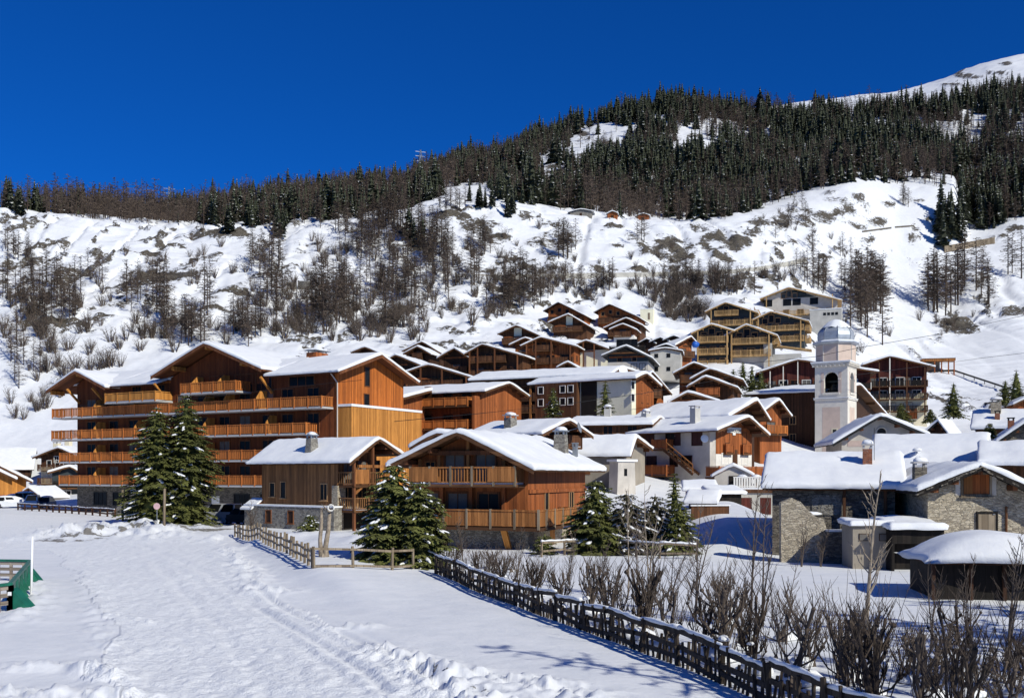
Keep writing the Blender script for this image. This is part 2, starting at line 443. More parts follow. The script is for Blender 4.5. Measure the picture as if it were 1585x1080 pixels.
rock = np.zeros_like(GZ)
brk = fbm(XX / 5.5, DD / 4.0, 4, 14) + .55 * fbm(XX / 14, DD / 8, 3, 15)
for r_ in ROCKS: rock = np.maximum(rock, ell(*r_))
hillm = sstep(168, 215, DD)
# loose stones showing through everywhere on the steep part below the wood
rock *= np.clip(.80 + 1.25 * brk, 0, 1)
spots = sstep(.10, .34, fbm(XX / 4.2, DD / 7, 4, 21)) * sstep(-.35, .2, fbm(XX / 38, DD / 45, 3, 31)) * hillm * (1 - sstep(350, 430, DD))
smooth_zone = 1 - sstep(.7, 1.1, np.sqrt(((UU - 1370) / 105) ** 2 + ((YY0 - 470) / 75) ** 2))
smooth_zone = np.maximum(smooth_zone, 1 - sstep(.7, 1.1, np.sqrt(((UU - 1540) / 120) ** 2 + ((YY0 - 560) / 60) ** 2)))
rock = np.maximum(rock, .8 * spots * (1 - smooth_zone))
dirt_bank = ell(1488, 505, 34, 12)
rock = np.maximum(rock, .9 * dirt_bank)
# road bench at the foot of the cliff
ROAD = [(690, 428), (780, 429), (850, 427), (930, 426), (1010, 425), (1090, 423), (1160, 419), (1215, 409), (1262, 398)]
roady = np.interp(UU, [p[0] for p in ROAD], [p[1] for p in ROAD])
roadm = (1 - sstep(2, 6, np.abs(YY0 - roady))) * (UU > 680) * (UU < 1265) * (DD > 230) * (DD < 420)
rock *= 1 - roadm
amp = hillm * (1 - .75 * smooth_zone)
dz = amp * (1.5 * fbm(XX / 26, DD / 26, 4, 2) + .55 * fbm(XX / 6, DD / 7, 4, 3))
dz += rock * hillm * (2.2 * (fbm(XX / 7, DD / 5, 4, 8)) + 1.6 * np.abs(fbm(XX / 3, DD / 3, 3, 9)))
dz += 6 * fbm(XX / 120, DD / 120, 3, 6) * sstep(380, 600, DD)
gul = 1 - np.abs(fbm(XX / 13 + .2 * fbm(XX / 30, DD / 30, 2, 93), DD / 60, 3, 91))
dz -= amp * 1.3 * sstep(.78, 1.0, gul) * (1 - sstep(340, 400, DD)) * sstep(225, 265, DD)
led = np.abs(fbm(XX / 45, DD / 6.5, 3, 92))
dz += amp * 1.0 * (1 - sstep(.0, .16, led)) * (1 - sstep(345, 400, DD)) * sstep(215, 250, DD)
dz *= 1 - roadm * .9
# ---- foreground shaping
PATHPOLY = [(165,1110),(178,1000),(150,930),(118,885),(70,850),(-200,850),(-200,790),(60,797),(130,800),(255,822),(335,830),(365,858),(410,905),(480,950),(560,995),(650,1050),(730,1110)]
def inpoly(u, y, poly):
    c = np.zeros(u.shape, bool); n = len(poly)
    for i in range(n):
        x1, y1 = poly[i]; x2, y2 = poly[(i + 1) % n]
        if y1 == y2: continue
        c ^= ((y1 > y) != (y2 > y)) & (u < (x2 - x1) * (y - y1) / (y2 - y1) + x1)
    return c
def dist_poly(u, y, pts):
    d = np.full(u.shape, 1e9)
    for (x1, y1), (x2, y2) in zip(pts[:-1], pts[1:]):
        vx, vy = x2 - x1, y2 - y1; t = np.clip(((u - x1) * vx + (y - y1) * vy) / (vx * vx + vy * vy), 0, 1)
        d = np.minimum(d, np.hypot(u - x1 - t * vx, y - y1 - t * vy))
    return d
def gp(u, y):                                   # point of the flat valley floor seen at (u, y)
    d = F * EYE / (y - HZ); return ((u - CX) * d / F, d)
FY = HZ + EYE * F / DD
nearm = 1 - sstep(95, 125, DD)
pw = [gp(u, min(y, 1079) if y < 1090 else 1110) for u, y in PATHPOLY]
path_in = inpoly(XX + .5 * fbm(XX / 2, DD / 2, 2, 70), DD + .8 * fbm(XX / 2.5, DD / 2.5, 2, 71), pw) & (DD < 118)
path_f = path_in.astype(float)
dz += nearm * (.10 * fbm(XX / 9, DD / 9, 3, 41))
dz += path_f * (.03 * fbm(XX / .5, DD / .4, 3, 42) + .035 * fbm(XX / .22, DD / .3, 2, 43)) * (1 - sstep(60, 100, DD))
# ruts along the piste
rut = [[gp(560, 1075), gp(470, 1000), gp(330, 890), gp(200, 835)], [gp(420, 1078), gp(350, 980), gp(240, 870)], [gp(690, 1040), gp(560, 985), gp(455, 945)]]
for r_ in rut:
    dd_ = dist_poly(XX + .15 * fbm(XX / 3, DD / 3, 2, 44), DD, r_)
    dz += -.025 * np.exp(-(dd_ / .2) ** 2) + .015 * np.exp(-((dd_ - .5) / .25) ** 2)
for r_ in ([gp(385, 905), gp(455, 950), gp(540, 985), gp(612, 1022), gp(690, 1078)], [gp(400, 940), gp(500, 1000), gp(560, 1040), gp(600, 1078)]):
    dd_ = dist_poly(XX, DD, r_); dz += -.07 * np.exp(-(dd_ / .12) ** 2) + .03 * np.exp(-((dd_ - .28) / .14) ** 2)
# bank that lifts the garden side above the piste
bank = [gp(357, 832), gp(372, 858), gp(425, 895), gp(480, 918), gp(520, 945), gp(640, 1000)]
side = inpoly(XX, DD, bank + [(14, 22), (60, 30), (60, 80)])
db = dist_poly(XX, DD, bank)
dz += nearm * .42 * np.where(side, sstep(0, 2.2, db), 0) * sstep(23, 36, DD) * (1 - sstep(-9, -3, XX))
# thrown-up lumps along the edges
def lumps(pts, wid, hgt, fr, seed, soft=.2):
    dd_ = dist_poly(XX, DD, pts)
    return np.exp(-(dd_ / wid) ** 2) * hgt * np.clip(.55 + 1.2 * fbm(XX / fr, DD / fr, 4, seed), soft, 2)
dz += lumps([gp(585, 1010), gp(640, 1030), gp(710, 1050), gp(815, 1062), gp(900, 1085)], .75, .22, .35, 50, 0)
dz += lumps([gp(640, 1040), gp(700, 1075), gp(760, 1100)], .8, .2, .3, 51, 0)
dz += lumps([gp(520, 975), gp(575, 972)], .35, .16, .3, 52, 0)
dz += lumps([gp(350, 850), gp(385, 885), gp(400, 915), gp(430, 915)], 1.0, .18, .5, 53, 0)
dz += lumps([gp(128, 885), gp(150, 945), gp(170, 1010), gp(172, 1078)], .6, .08, .35, 54, 0)
dz += lumps([gp(-60, 1036), gp(20, 1032), gp(110, 1030), gp(190, 1050)], .4, .2, .4, 55, 0)
dz += lumps([gp(-60, 1068), gp(60, 1072), gp(200, 1078)], .5, .22, .3, 56, 0)
dz += lumps([gp(20, 965), gp(60, 940), gp(55, 905)], .7, .2, .5, 57, .2)
dz += lumps([gp(120, 948), gp(175, 952), gp(230, 965)], .4, .1, .3, 63, 0)
dz += lumps([gp(95, 830), gp(150, 826), gp(215, 818), gp(240, 828)], 3.0, .8, 1.0, 58, .25)
dz += lumps([gp(110, 815), gp(220, 806), gp(340, 818)], 3.0, .35, 1.6, 59, .3)
dz += lumps([gp(240, 835), gp(330, 835), gp(352, 830)], 1.8, .35, .8, 60, .1)
dz += lumps([gp(430, 845), gp(480, 838), gp(560, 850), gp(600, 870)], 2.2, .35, 2.5, 61, .4)
# debris showing in the thrown-up mound
dirt = (np.exp(-(dist_poly(XX, DD, [gp(100, 836), gp(140, 832), gp(190, 824), gp(225, 822)]) / 2.0) ** 2) * sstep(-.25, .2, fbm(XX / .8, DD / 1.1, 4, 62))) * nearm
dirt = np.maximum(dirt, np.exp(-(dist_poly(XX, DD, [gp(240, 823), gp(290, 824), gp(345, 820)]) / 1.2) ** 2) * .9)
dirt = np.maximum(dirt, .8 * np.exp(-(dist_poly(XX, DD, [gp(300, 818), gp(380, 812)]) / 2.0) ** 2))
dirt = np.maximum(dirt, .55 * sstep(.25, .5, fbm(XX / .25, DD / .3, 3, 64)) * np.exp(-(dist_poly(XX, DD, [gp(645, 1045), gp(700, 1060), gp(740, 1075)]) / .5) ** 2))
# snow slope behind the old barn
dz += 1.7 * sstep(53.5, 63, DD + .6 * fbm(XX / 3, DD / 3, 2, 90)) * sstep(8.0, 14.5, XX) * (1 - sstep(17, 21, XX)) * (1 - sstep(78, 92, DD))
GZ = GZ + dz

def height(u, d):
    u = np.asarray(u, float); d = np.asarray(d, float)
    i = np.clip(np.searchsorted(GU, u) - 1, 0, len(GU) - 2); j = np.clip(np.searchsorted(GD, d) - 1, 0, len(GD) - 2)
    fu = np.clip((u - GU[i]) / (GU[i+1] - GU[i]), 0, 1); fd = np.clip((d - GD[j]) / (GD[j+1] - GD[j]), 0, 1)
    return (GZ[j, i]*(1-fu) + GZ[j, i+1]*fu)*(1-fd) + (GZ[j+1, i]*(1-fu) + GZ[j+1, i+1]*fu)*fd
def zat(x, y): return float(height(CX + x * F / y, y))
GY = HZ - (GZ - EYE) * F / DD
def on_ground(u, y, dmin=10.0):
    """first terrain point met by the sight line through (u, y) beyond dmin"""
    d = GD[GD >= dmin]; z = height(np.full(d.shape, u), d)
    yy = HZ - (z - EYE) * F / d
    k = np.argmax(yy <= y)
    if yy[k] > y: return None
    if k > 0:
        t = (yy[k-1] - y) / max(1e-6, yy[k-1] - yy[k]); dd_ = d[k-1] + t * (d[k] - d[k-1])
    else: dd_ = d[0]
    return Vector(((u - CX) * dd_ / F, dd_, float(height(u, dd_))))

def ground_mat():
    k = NT('valley_snow_and_rock')
    def at(n):
        a = k.n('ShaderNodeAttribute', attribute_name=n); return a.outputs['Fac']
    rk, pt, dt = at('rock'), at('path'), at('dirt')
    n1 = k.noise(k.co(), .16, 5, .6); n2 = k.noise(k.co(), .9, 5, .65); n3 = k.noise(k.co(), 4.5, 4, .6); n4 = k.noise(k.co(), 16, 3, .6)
    mp = k.n('ShaderNodeMapping'); k.l(k.co(), mp.inputs[0]); mp.inputs['Scale'].default_value = (.5, .5, 2.2); mp.inputs['Rotation'].default_value = (.25, .3, 0)
    st = k.noise(mp.outputs[0], 1.3, 6, .7)
    snow = k.mix(k.mrange(n2, .3, .7), (.70, .715, .75), (.77, .775, .80))
    snow = k.mix(k.math('MULTIPLY', pt, k.mrange(n3, .3, .7, .2, 1.)), snow, (.84, .85, .87))
    rc = k.ramp(st, [(.36, (.016, .014, .012)), (.46, (.070, .060, .048)), (.55, (.17, .145, .11)), (.60, (.055, .047, .038)), (.70, (.13, .115, .09))])
    rc = k.mix(k.mrange(n3, .45, .7, 0, .7), rc, (.05, .042, .034))
    m = k.math('ADD', rk, k.math('MULTIPLY', k.math('SUBTRACT', n2, .5), 1.7))
    m = k.math('ADD', m, k.math('MULTIPLY', k.math('SUBTRACT', st, .5), 1.8))
    m = k.math('ADD', m, k.math('MULTIPLY', k.math('SUBTRACT', n3, .5), .9))
    m = k.math('MULTIPLY', k.mrange(m, .56, .64), k.mrange(rk, .02, .12))
    c = k.mix(m, snow, rc)
    dm = k.math('ADD', dt, k.math('MULTIPLY', k.math('SUBTRACT', n3, .5), 1.6))
    dm = k.math('MULTIPLY', k.mrange(dm, .42, .62), k.mrange(dt, .05, .2))
    c = k.mix(k.math('MULTIPLY', dm, .85), c, k.mix(n4, (.10, .085, .06), (.25, .22, .17)))
    k.col(c); k.set(.62, .25)
    hgt = k.math('ADD', k.math('MULTIPLY', n2, .25), k.math('MULTIPLY', n3, .06))
    hgt = k.math('ADD', hgt, k.math('MULTIPLY', pt, k.math('ADD', k.math('MULTIPLY', n3, .26), k.math('MULTIPLY', n4, .20))))
    hgt = k.math('ADD', hgt, k.math('MULTIPLY', k.math('MAXIMUM', m, dm), k.math('ADD', k.math('MULTIPLY', st, 3.0), n3)))
    k.bump(hgt, .55, .35)
    return k.m
GROUND = ground_mat()

def terrain_part(name, mask_quads):
    nU = len(GU)
    j, i = np.nonzero(mask_quads)
    a = j * nU + i
    T = np.stack([a, a + 1, a + 1 + nU, a + nU], 1)
    used, inv = np.unique(T.ravel(), return_inverse=True)
    V = np.stack([XX.ravel(), DD.ravel(), GZ.ravel()], 1)[used]
    me = np_mesh(name, V, inv.reshape(T.shape), None, [GROUND], True)
    for nm, arr in (('rock', rock), ('path', path_f), ('dirt', dirt)):
        at = me.attributes.new(nm, 'FLOAT', 'POINT'); at.data.foreach_set('value', arr.ravel()[used].astype(np.float32))
    # one continuous surface across the parts: normals of the whole sheet
    me.normals_split_custom_set_from_vertices(NRM.reshape(-1, 3)[used].tolist())
    o = link(bpy.data.objects.new(name, me)); tag(o, kind='structure')
    return o
_du = np.gradient(np.stack([XX, DD, GZ], 2), axis=1); _dv = np.gradient(np.stack([XX, DD, GZ], 2), axis=0)
NRM = np.cross(_du, _dv); NRM /= np.linalg.norm(NRM, axis=2, keepdims=True) + 1e-12
q = path_f[:-1, :-1] > .5
dq = DD[:-1, :-1]
terrain_part('path', q)
terrain_part('ground', (~q) & (dq < 160))
terrain_part('hillside', (dq >= 160) & (dq < 720))
terrain_part('mountain', dq >= 720)

def ribbon(name, pts, wid, mat, lift=.4, drop=1.6):
    mb = MB(); prev = None
    q_ = []
    for (u1, y1), (u2, y2) in zip(pts[:-1], pts[1:]):
        for t in np.linspace(0, 1, 8)[:-1]:
            p = on_ground(u1 + (u2 - u1) * t, y1 + (y2 - y1) * t, 170)
            if p: q_.append(p)
    q_ = [sum((q_[max(0, min(len(q_)-1, i + k))] for k in range(-4, 5)), Vector()) / 9 for i in range(len(q_))]
    vs = []; fs = []; ms = []
    for p in q_:
        vs += [(p.x, p.y - wid * .35, p.z + lift - drop), (p.x, p.y - wid * .3, p.z + lift), (p.x, p.y + wid * .7, p.z + lift + .15)]
    for i in range(len(q_) - 1):
        a = i * 3
        mb.add([vs[a], vs[a+1], vs[a+4], vs[a+3]], [(0, 3, 2, 1)], 1)
        mb.add([vs[a+1], vs[a+2], vs[a+5], vs[a+4]], [(0, 3, 2, 1)], 0)
    return mb.build(name, mat)
tag(ribbon('road', ROAD, 5.0, [M['asphalt'], M['concrete']]), kind='structure')
# ------------------------------------------------------------------ tree kinds as triangle soups: (V, T, M)
class TS:
    def __init__(s): s.v = []; s.t = []; s.m = []
    def tri(s, a, b, c, m=0):
        k = len(s.v); s.v += [a, b, c]; s.t.append((k, k+1, k+2)); s.m.append(m)
    def kite(s, a, l, r, t, m=0):
        k = len(s.v); s.v += [a, l, t, r]; s.t += [(k, k+1, k+2), (k, k+2, k+3)]; s.m += [m, m]
    def cone(s, p0, p1, r0, r1, n=5, m=0):
        k = len(s.v); p0 = np.array(p0, float); p1 = np.array(p1, float)
        d = p1 - p0; d /= np.linalg.norm(d) + 1e-9
        ref = np.array([1., 0, 0]) if abs(d[0]) < .8 else np.array([0, 1., 0])
        a = np.cross(d, ref); a /= np.linalg.norm(a); b = np.cross(d, a)
        for p, r in ((p0, r0), (p1, r1)):
            for i in range(n):
                th = 2 * math.pi * i / n; s.v.append(tuple(p + (a * math.cos(th) + b * math.sin(th)) * r))
        for i in range(n):
            j = (i + 1) % n
            s.t += [(k+i, k+j, k+n+j), (k+i, k+n+j, k+n+i)]; s.m += [m, m]
    def strip(s, p, q, w, m, rg):
        """thin tapering sliver, randomly turned about its own axis"""
        p = np.array(p, float); q = np.array(q, float); d = q - p; L = np.linalg.norm(d) + 1e-9; d /= L
        ref = np.array([rg.uniform(-1, 1), rg.uniform(-1, 1), rg.uniform(-1, 1)]); a = np.cross(d, ref); a /= np.linalg.norm(a) + 1e-9
        s.tri(tuple(p - a * w / 2), tuple(p + a * w / 2), tuple(q), m)
    def arr(s): return np.array(s.v, np.float32), np.array(s.t, np.int32), np.array(s.m, np.int32)

def spruce_far(seed, h=12., rad=2.3, lev=15, nb=7, snow=.3, core=True):
    """0 trunk, 1 needles, 2 snow"""
    rg = random.Random(seed); g = TS()
    g.cone((0, 0, -.8), (0, 0, h * .97), h * .014, .02, 4, 0)
    if core:
        for z0, z1, r0, r1 in ((.06, .5, .42, .27), (.5, .96, .27, .02)):
            g.cone((0, 0, h * z0), (0, 0, h * z1), rad * r0, rad * r1, 6, 1)
    for i in range(lev):
        f = (i + rg.uniform(-.3, .3)) / lev
        z = h * (.06 + .92 * f); L0 = rad * (1 - f) ** .85 + .12
        ph = rg.uniform(0, 6.3)
        for k in range(nb if f < .75 else max(4, nb - 2)):
            if rg.random() < .07: continue
            th = ph + 2 * math.pi * k / nb + rg.uniform(-.35, .35); L = L0 * rg.uniform(.62, 1.18)
            c, s_ = math.cos(th), math.sin(th); dr = L * rg.uniform(.18, .5); w = L * rg.uniform(.22, .36) + .1
            zt = z - dr; zm = z - dr * .25
            a = (0, 0, z + .1); m_ = .6 * L
            l = (c * m_ - s_ * w, s_ * m_ + c * w, zm - .15 * w); r = (c * m_ + s_ * w, s_ * m_ - c * w, zm - .15 * w); t = (c * L, s_ * L, zt)
            g.kite(a, l, r, t, 1)
            if rg.random() < snow:
                q = rg.uniform(.5, .85); o = rg.uniform(.25, .5)
                def sh(p): return (c * L * o + (p[0] - c * L * .5) * q * .9, s_ * L * o + (p[1] - s_ * L * .5) * q * .9, z - dr * o * .8 + (p[2] - (z - dr * .5)) * q * .9 + .09)
                g.kite(sh(a), sh(l), sh(r), sh(t), 2)
    return g.arr()

def larch_far(seed, h=11., rad=1.9, nb=40, tw=6, w=.15, lean=.0):
    """leafless larch: 0 trunk, 1 twigs"""
    rg = random.Random(seed); g = TS()
    lx, ly = rg.uniform(-1, 1) * lean * h, rg.uniform(-1, 1) * lean * h
    g.cone((0, 0, -.8), (lx * .6, ly * .6, h * .6), h * .0135, h * .008, 5, 0); g.cone((lx * .6, ly * .6, h * .6), (lx, ly, h), h * .008, .015, 4, 0)
    for i in range(nb):
        f = .16 + .82 * (i + rg.random()) / nb
        z = h * f; L = rad * (1.12 - f) ** .7 * rg.uniform(.55, 1.15) * (.55 + min(1, f * 2.2) * .45)
        th = rg.uniform(0, 6.3); up = rg.uniform(-.25, .35) * L
        p = np.array([lx * f, ly * f, z]); q = p + np.array([L * math.cos(th), L * math.sin(th), up])
        g.strip(p, q, w, 1, rg)
        for j in range(tw):
            t = rg.uniform(.25, 1.0); b = p + (q - p) * t
            l = L * rg.uniform(.18, .42); a2 = th + rg.choice((-1, 1)) * rg.uniform(.4, 1.3)
            g.strip(b, b + np.array([l * math.cos(a2), l * math.sin(a2), rg.uniform(-.5, .35) * l]), w * .75, 1, rg)
    return g.arr()

def shrub_far(seed, h=3.5, n=11, spread=.55, w=.06, tw=7):
    rg = random.Random(seed); g = TS()
    for i in range(n):
        th = rg.uniform(0, 6.3); sp = rg.uniform(.1, 1) * spread * h; L = h * rg.uniform(.6, 1.05)
        p = np.array([.12 * h * math.cos(th) * rg.random(), .12 * h * math.sin(th) * rg.random(), -.4]); q = np.array([sp * math.cos(th), sp * math.sin(th), L])
        m_ = (p + q) / 2 + np.array([0, 0, .08 * h])
        g.cone(p, m_, w * .75, w * .5, 3, 0); g.strip(m_, q, w, 1, rg)
        for j in range(tw):
            t = rg.uniform(.3, .95); b = p + (q - p) * t; a2 = rg.uniform(0, 6.3); l = h * rg.uniform(.12, .3)
            g.strip(b, b + np.array([l * math.cos(a2) * .8, l * math.sin(a2) * .8, l * rg.uniform(.2, 1)]), w * .7, 1, rg)
    return g.arr()

SPR_M = [M['bark_dark'], M['needle'], M['needle_snow']]
LAR_M = [M['larch_trunk'], M['larch']]
SHR_M = [M['twig'], M['twig']]
SPR = [spruce_far(100 + i, 12, 2.5 + .4 * (i % 3), 15, 7, .38 + .2 * (i % 3)) for i in range(6)]
LAR = [larch_far(200 + i, 11, 2.5 + .4 * (i % 3), 70, 8) for i in range(6)]
SHR = [shrub_far(300 + i, 3.4, 14 + 2 * i, .5 + .08 * (i % 3), .075, 11) for i in range(5)]
SPR_ME = [np_mesh('spruce_tree', *s, SPR_M) for s in SPR]
LAR_ME = [np_mesh('larch_tree', *s, LAR_M) for s in LAR]
SHR_ME = [np_mesh('bare_shrub', *s, SHR_M) for s in SHR]
HT = {'spruce': 12., 'larch': 11., 'shrub': 3.4}

# where things stand, in words, from the row and column a sight line meets
ZONES = [(60, 470, 'low on the left slope in the brown thicket'), (190, 440, 'on the left slope under the long pale cliff'), (320, 400, 'just below the long pale cliff'), (60, 380, 'high on the left slope below the larch crest'),
 (330, 480, 'on the slope right above the twin spruces and big orange building'), (430, 430, 'on the slope behind the peak of the big orange building'), (500, 490, 'above the chimney of the big orange building'),
 (600, 350, 'in the brown thicket under the wooded ridge'), (590, 440, 'in the thicket halfway up between the ridge and the dark chalets'), (700, 370, 'among the outcrops under the snowy notch'), (690, 450, 'on the slope above the lowest dark chalets'),
 (800, 430, 'beside the left end of the mountain road'), (880, 370, 'on the open snow under the small hut at the forest edge'), (880, 440, 'just above the topmost brown chalets'), (1000, 370, 'at the rocky cliff above the mountain road'),
 (1060, 450, 'in the scrub between the mountain road and the pale new chalets'), (1150, 380, 'on the crags left of the bare knoll'), (1250, 440, 'beside the largest pale new chalet'), (1340, 480, 'behind the church dome'),
 (1300, 330, 'on top of the bare knoll'), (1400, 330, 'at the shaded gully beside the knoll'), (1460, 440, 'on the small rise right of the church dome'), (1560, 420, 'on the bright slope at the right edge'), (1450, 560, 'on the snow below the wooden shelter'), (1540, 480, 'above the snowy roofs at the right edge')]
def zone(u, y):
    return min(ZONES, key=lambda z: (z[0] - u) ** 2 + 2.2 * (z[1] - y) ** 2)[2]

TREES = []       # individual trees: (kind, P, scale, label, group)
def put(kind, p, h, mes=None, label=None, group=None, cat=None, rz=None, wide=1.0):
    mes = mes or {'spruce': SPR_ME, 'larch': LAR_ME, 'shrub': SHR_ME}[kind]
    me = rnd.choice(mes)
    o = bpy.data.objects.new({'spruce': 'spruce_tree', 'larch': 'larch_tree', 'shrub': 'bare_shrub'}[kind], me)
    s = h / HT[kind]
    o.location = p; o.scale = (s * wide, s * wide, s); o.rotation_euler = (0, 0, rnd.uniform(0, 6.3) if rz is None else rz)
    COL.objects.link(o); tag(o, label, cat or ('shrub' if kind == 'shrub' else 'tree'), group)
    return o

# ---- single trees and shrubs of the open slope
CL = [  # u, y, spread u, spread y, number, kind, height range
 (45,455,50,40,40,'larch',7,11),(95,480,30,25,18,'larch',6,9),(25,400,30,25,10,'larch',6,9),(150,430,20,16,4,'larch',6,9),(250,475,14,16,5,'larch',11,14),(212,470,18,14,5,'larch',9,12),
 (320,478,8,14,3,'larch',11,13),(300,530,40,10,10,'larch',7,11),(400,410,22,16,10,'larch',8,11),(430,410,14,16,7,'larch',9,12),(430,470,30,16,12,'larch',8,12),(380,520,30,12,12,'larch',8,11),
 (500,490,24,18,18,'larch',10,14),(530,480,24,20,16,'larch',10,14),(470,500,16,12,6,'larch',8,11),(575,360,60,18,34,'larch',9,12),(560,395,40,10,16,'larch',8,11),(660,370,30,16,16,'larch',8,11),(610,350,30,12,14,'larch',9,12),
 (600,450,30,30,16,'larch',9,12),(640,450,22,20,9,'larch',9,12),(690,400,26,14,12,'larch',8,11),(735,430,10,12,4,'larch',11,13),(740,385,22,12,8,'larch',8,11),(785,470,26,18,22,'larch',8,12),(800,440,20,16,8,'larch',8,11),
 (872,398,14,6,6,'larch',11,13),(885,385,12,8,3,'larch',8,10),(990,375,8,6,3,'larch',8,10),(890,445,20,8,6,'larch',6,9),(855,455,20,8,5,'larch',6,9),(942,448,4,4,2,'larch',7,8),(830,460,12,10,7,'larch',8,11),
 (1272,448,20,10,14,'larch',9,12),(1240,425,16,10,6,'larch',7,9),(1215,350,60,30,7,'larch',7,9),(1262,385,10,10,2,'larch',9,10),(1305,400,30,12,3,'larch',7,9),
 (1330,465,14,14,8,'larch',13,17),(1345,500,18,28,16,'larch',15,20),(1360,470,14,20,8,'larch',14,18),(1310,455,10,10,4,'larch',11,13),
 (1470,475,26,12,10,'larch',17,22),(1500,450,20,12,6,'larch',16,20),(1450,480,8,6,4,'larch',20,23),(1568,430,12,8,3,'larch',15,18),(1525,470,8,8,2,'larch',15,18),(1402,318,8,5,4,'larch',8,10),
 (700,325,30,8,10,'larch',7,9),(750,318,20,8,8,'spruce',6,9),(790,330,20,8,4,'spruce',6,9),(30,335,6,3,2,'spruce',10,12),(1470,360,20,18,14,'spruce',13,17),(1520,340,30,16,12,'spruce',13,18),(1490,330,10,14,8,'spruce',14,18),(640,375,12,10,4,'spruce',8,11),(430,360,12,4,4,'spruce',9,11),(350,358,8,3,2,'spruce',8,10),
 (100,545,60,40,12,'shrub',2.5,4.5),(60,600,50,50,8,'shrub',2.5,4.5),(20,640,20,20,3,'shrub',3,4),(90,620,14,14,2,'shrub',4,5.5),(270,400,110,30,16,'shrub',2,4),(180,450,100,50,20,'shrub',2,4.5),(350,440,90,50,14,'shrub',2,4.5),(400,490,80,40,18,'shrub',2.5,4.5),
 (500,440,80,50,24,'shrub',2.5,5),(620,420,60,50,24,'shrub',2.5,5),(700,470,60,40,16,'shrub',2,4),(760,400,60,40,14,'shrub',2,4),(870,400,60,40,8,'shrub',2,3),(900,455,60,16,12,'shrub',2.5,4),(1050,455,60,20,46,'shrub',3,6),(1030,470,30,10,12,'shrub',4,6),(1045,486,30,10,16,'shrub',3,5),(1078,488,16,10,12,'shrub',3.5,5.5),(1120,455,30,8,10,'larch',8,10),(1060,440,40,10,14,'larch',7,9),(930,450,40,10,10,'larch',6,9),(1110,440,50,14,22,'shrub',3,6),
 (60,500,70,50,26,'shrub',3,5.5),(120,570,70,40,14,'shrub',3,5),(30,560,30,40,12,'larch',7,10),(230,520,50,20,16,'shrub',3,5),(260,510,30,14,10,'larch',8,11),(440,510,60,16,24,'shrub',3,5.5),(560,500,60,24,26,'shrub',3,5.5),(640,500,60,24,20,'shrub',3,5.5),(720,440,60,30,20,'shrub',3,5),(690,440,40,24,16,'larch',8,11),(770,490,30,14,12,'shrub',2.5,4),(640,400,60,20,20,'larch',8,11),(850,440,40,20,16,'shrub',3,5),(960,440,40,12,10,'shrub',2.5,4),(520,400,40,20,12,'shrub',3,5),(610,510,26,16,3,'larch',11,13),(653,515,5,4,1,'larch',12,13),
 (1180,430,40,10,10,'shrub',3,5),(1340,510,40,30,10,'shrub',2,4),(1470,500,40,20,12,'shrub',2,4),(1220,350,80,40,14,'shrub',1.5,3),(1330,400,60,30,8,'shrub',1.5,3),(1000,400,60,20,8,'shrub',1.5,3),(620,480,70,40,20,'shrub',2.5,5),(560,500,60,30,10,'shrub',3,5),(300,500,60,30,12,'shrub',3,5),
]
rr = random.Random(11)
LARQ = []; SHQ = []
cnt = {'spruce': 0, 'larch': 0, 'shrub': 0}
for (u0, y0, su, sy, n, kind, h0, h1) in CL:
    for _ in range(n):
        u = u0 + max(-1.6, min(1.6, rr.gauss(0, .55))) * su; y = y0 + max(-1.5, min(1.5, rr.gauss(0, .55))) * sy
        p = on_ground(u, y, 168)
        if p is None: continue
        h = rr.uniform(h0, h1); z = zone(u, y - 8)
        big = 'tall ' if h > (h0 + h1) / 2 and h > 9 else ('young ' if kind == 'larch' and h < 8.5 else '')
        if kind == 'larch': lb = f'{big}bare brown larch {z}'
        elif kind == 'spruce': lb = f'dark green spruce {z}'
        else: lb = f'leafless grey shrub {z}'
        if kind == 'larch':
            LARQ.append((-h * F / p.y, p, h, lb, f'bare larches {z}', rr.uniform(.85, 1.2))); continue
        if kind == 'shrub':
            SHQ.append((-h * F / p.y, p, h, lb, f'leafless shrubs {z}', rr.uniform(.85, 1.2))); continue
        put(kind, p, h, label=lb, group=f"{ {'larch': 'bare larches', 'spruce': 'spruces', 'shrub': 'leafless shrubs'}[kind] } {z}", wide=rr.uniform(.85, 1.2))
        cnt[kind] += 1

LARQ.sort(key=lambda a: a[0]); SHQ.sort(key=lambda a: a[0])
for _, p, h, lb, gr, wd in SHQ[:295]: put('shrub', p, h, label=lb, group=gr, wide=wd)
for _, p, h, lb, gr, wd in LARQ[:290]: put('larch', p, h, label=lb, group=gr, wide=wd)

# ---- the mountain wood
FB = [(-300,322),(0,327),(100,334),(200,350),(300,347),(400,352),(520,342),(600,338),(660,318),(690,302),(760,302),(800,318),(850,328),(950,337),(1050,344),(1130,338),(1180,322),(1250,298),(1320,282),(1400,284),(1476,289),(1482,345),(1540,352),(1585,335),(1700,330),(2000,320)]
CLEAR = [(725,305,45,18,1),(930,216,44,26,.92),(868,258,34,28,.85),(845,296,26,18,.8),(900,240,26,18,.8),(985,196,16,7,.7),(1064,222,18,26,.97),(1085,230,14,12,.9),(1045,242,18,12,.7),(1120,300,14,12,.5),(1400,240,20,10,.45),(1480,210,18,10,.45),(1350,200,14,8,.4),(760,255,20,8,.5),(700,275,24,6,.6),(1150,215,12,12,.4),(625,279,26,5,.8),(1240,168,60,8,.9),(1190,300,16,6,.5),(1300,232,10,10,.5),(1580,192,12,10,.7),(1010,180,14,10,.5),(790,300,16,12,.6),(960,210,12,18,.4)]
rr = random.Random(5)
forest = []
cell = {}
d = 338.0
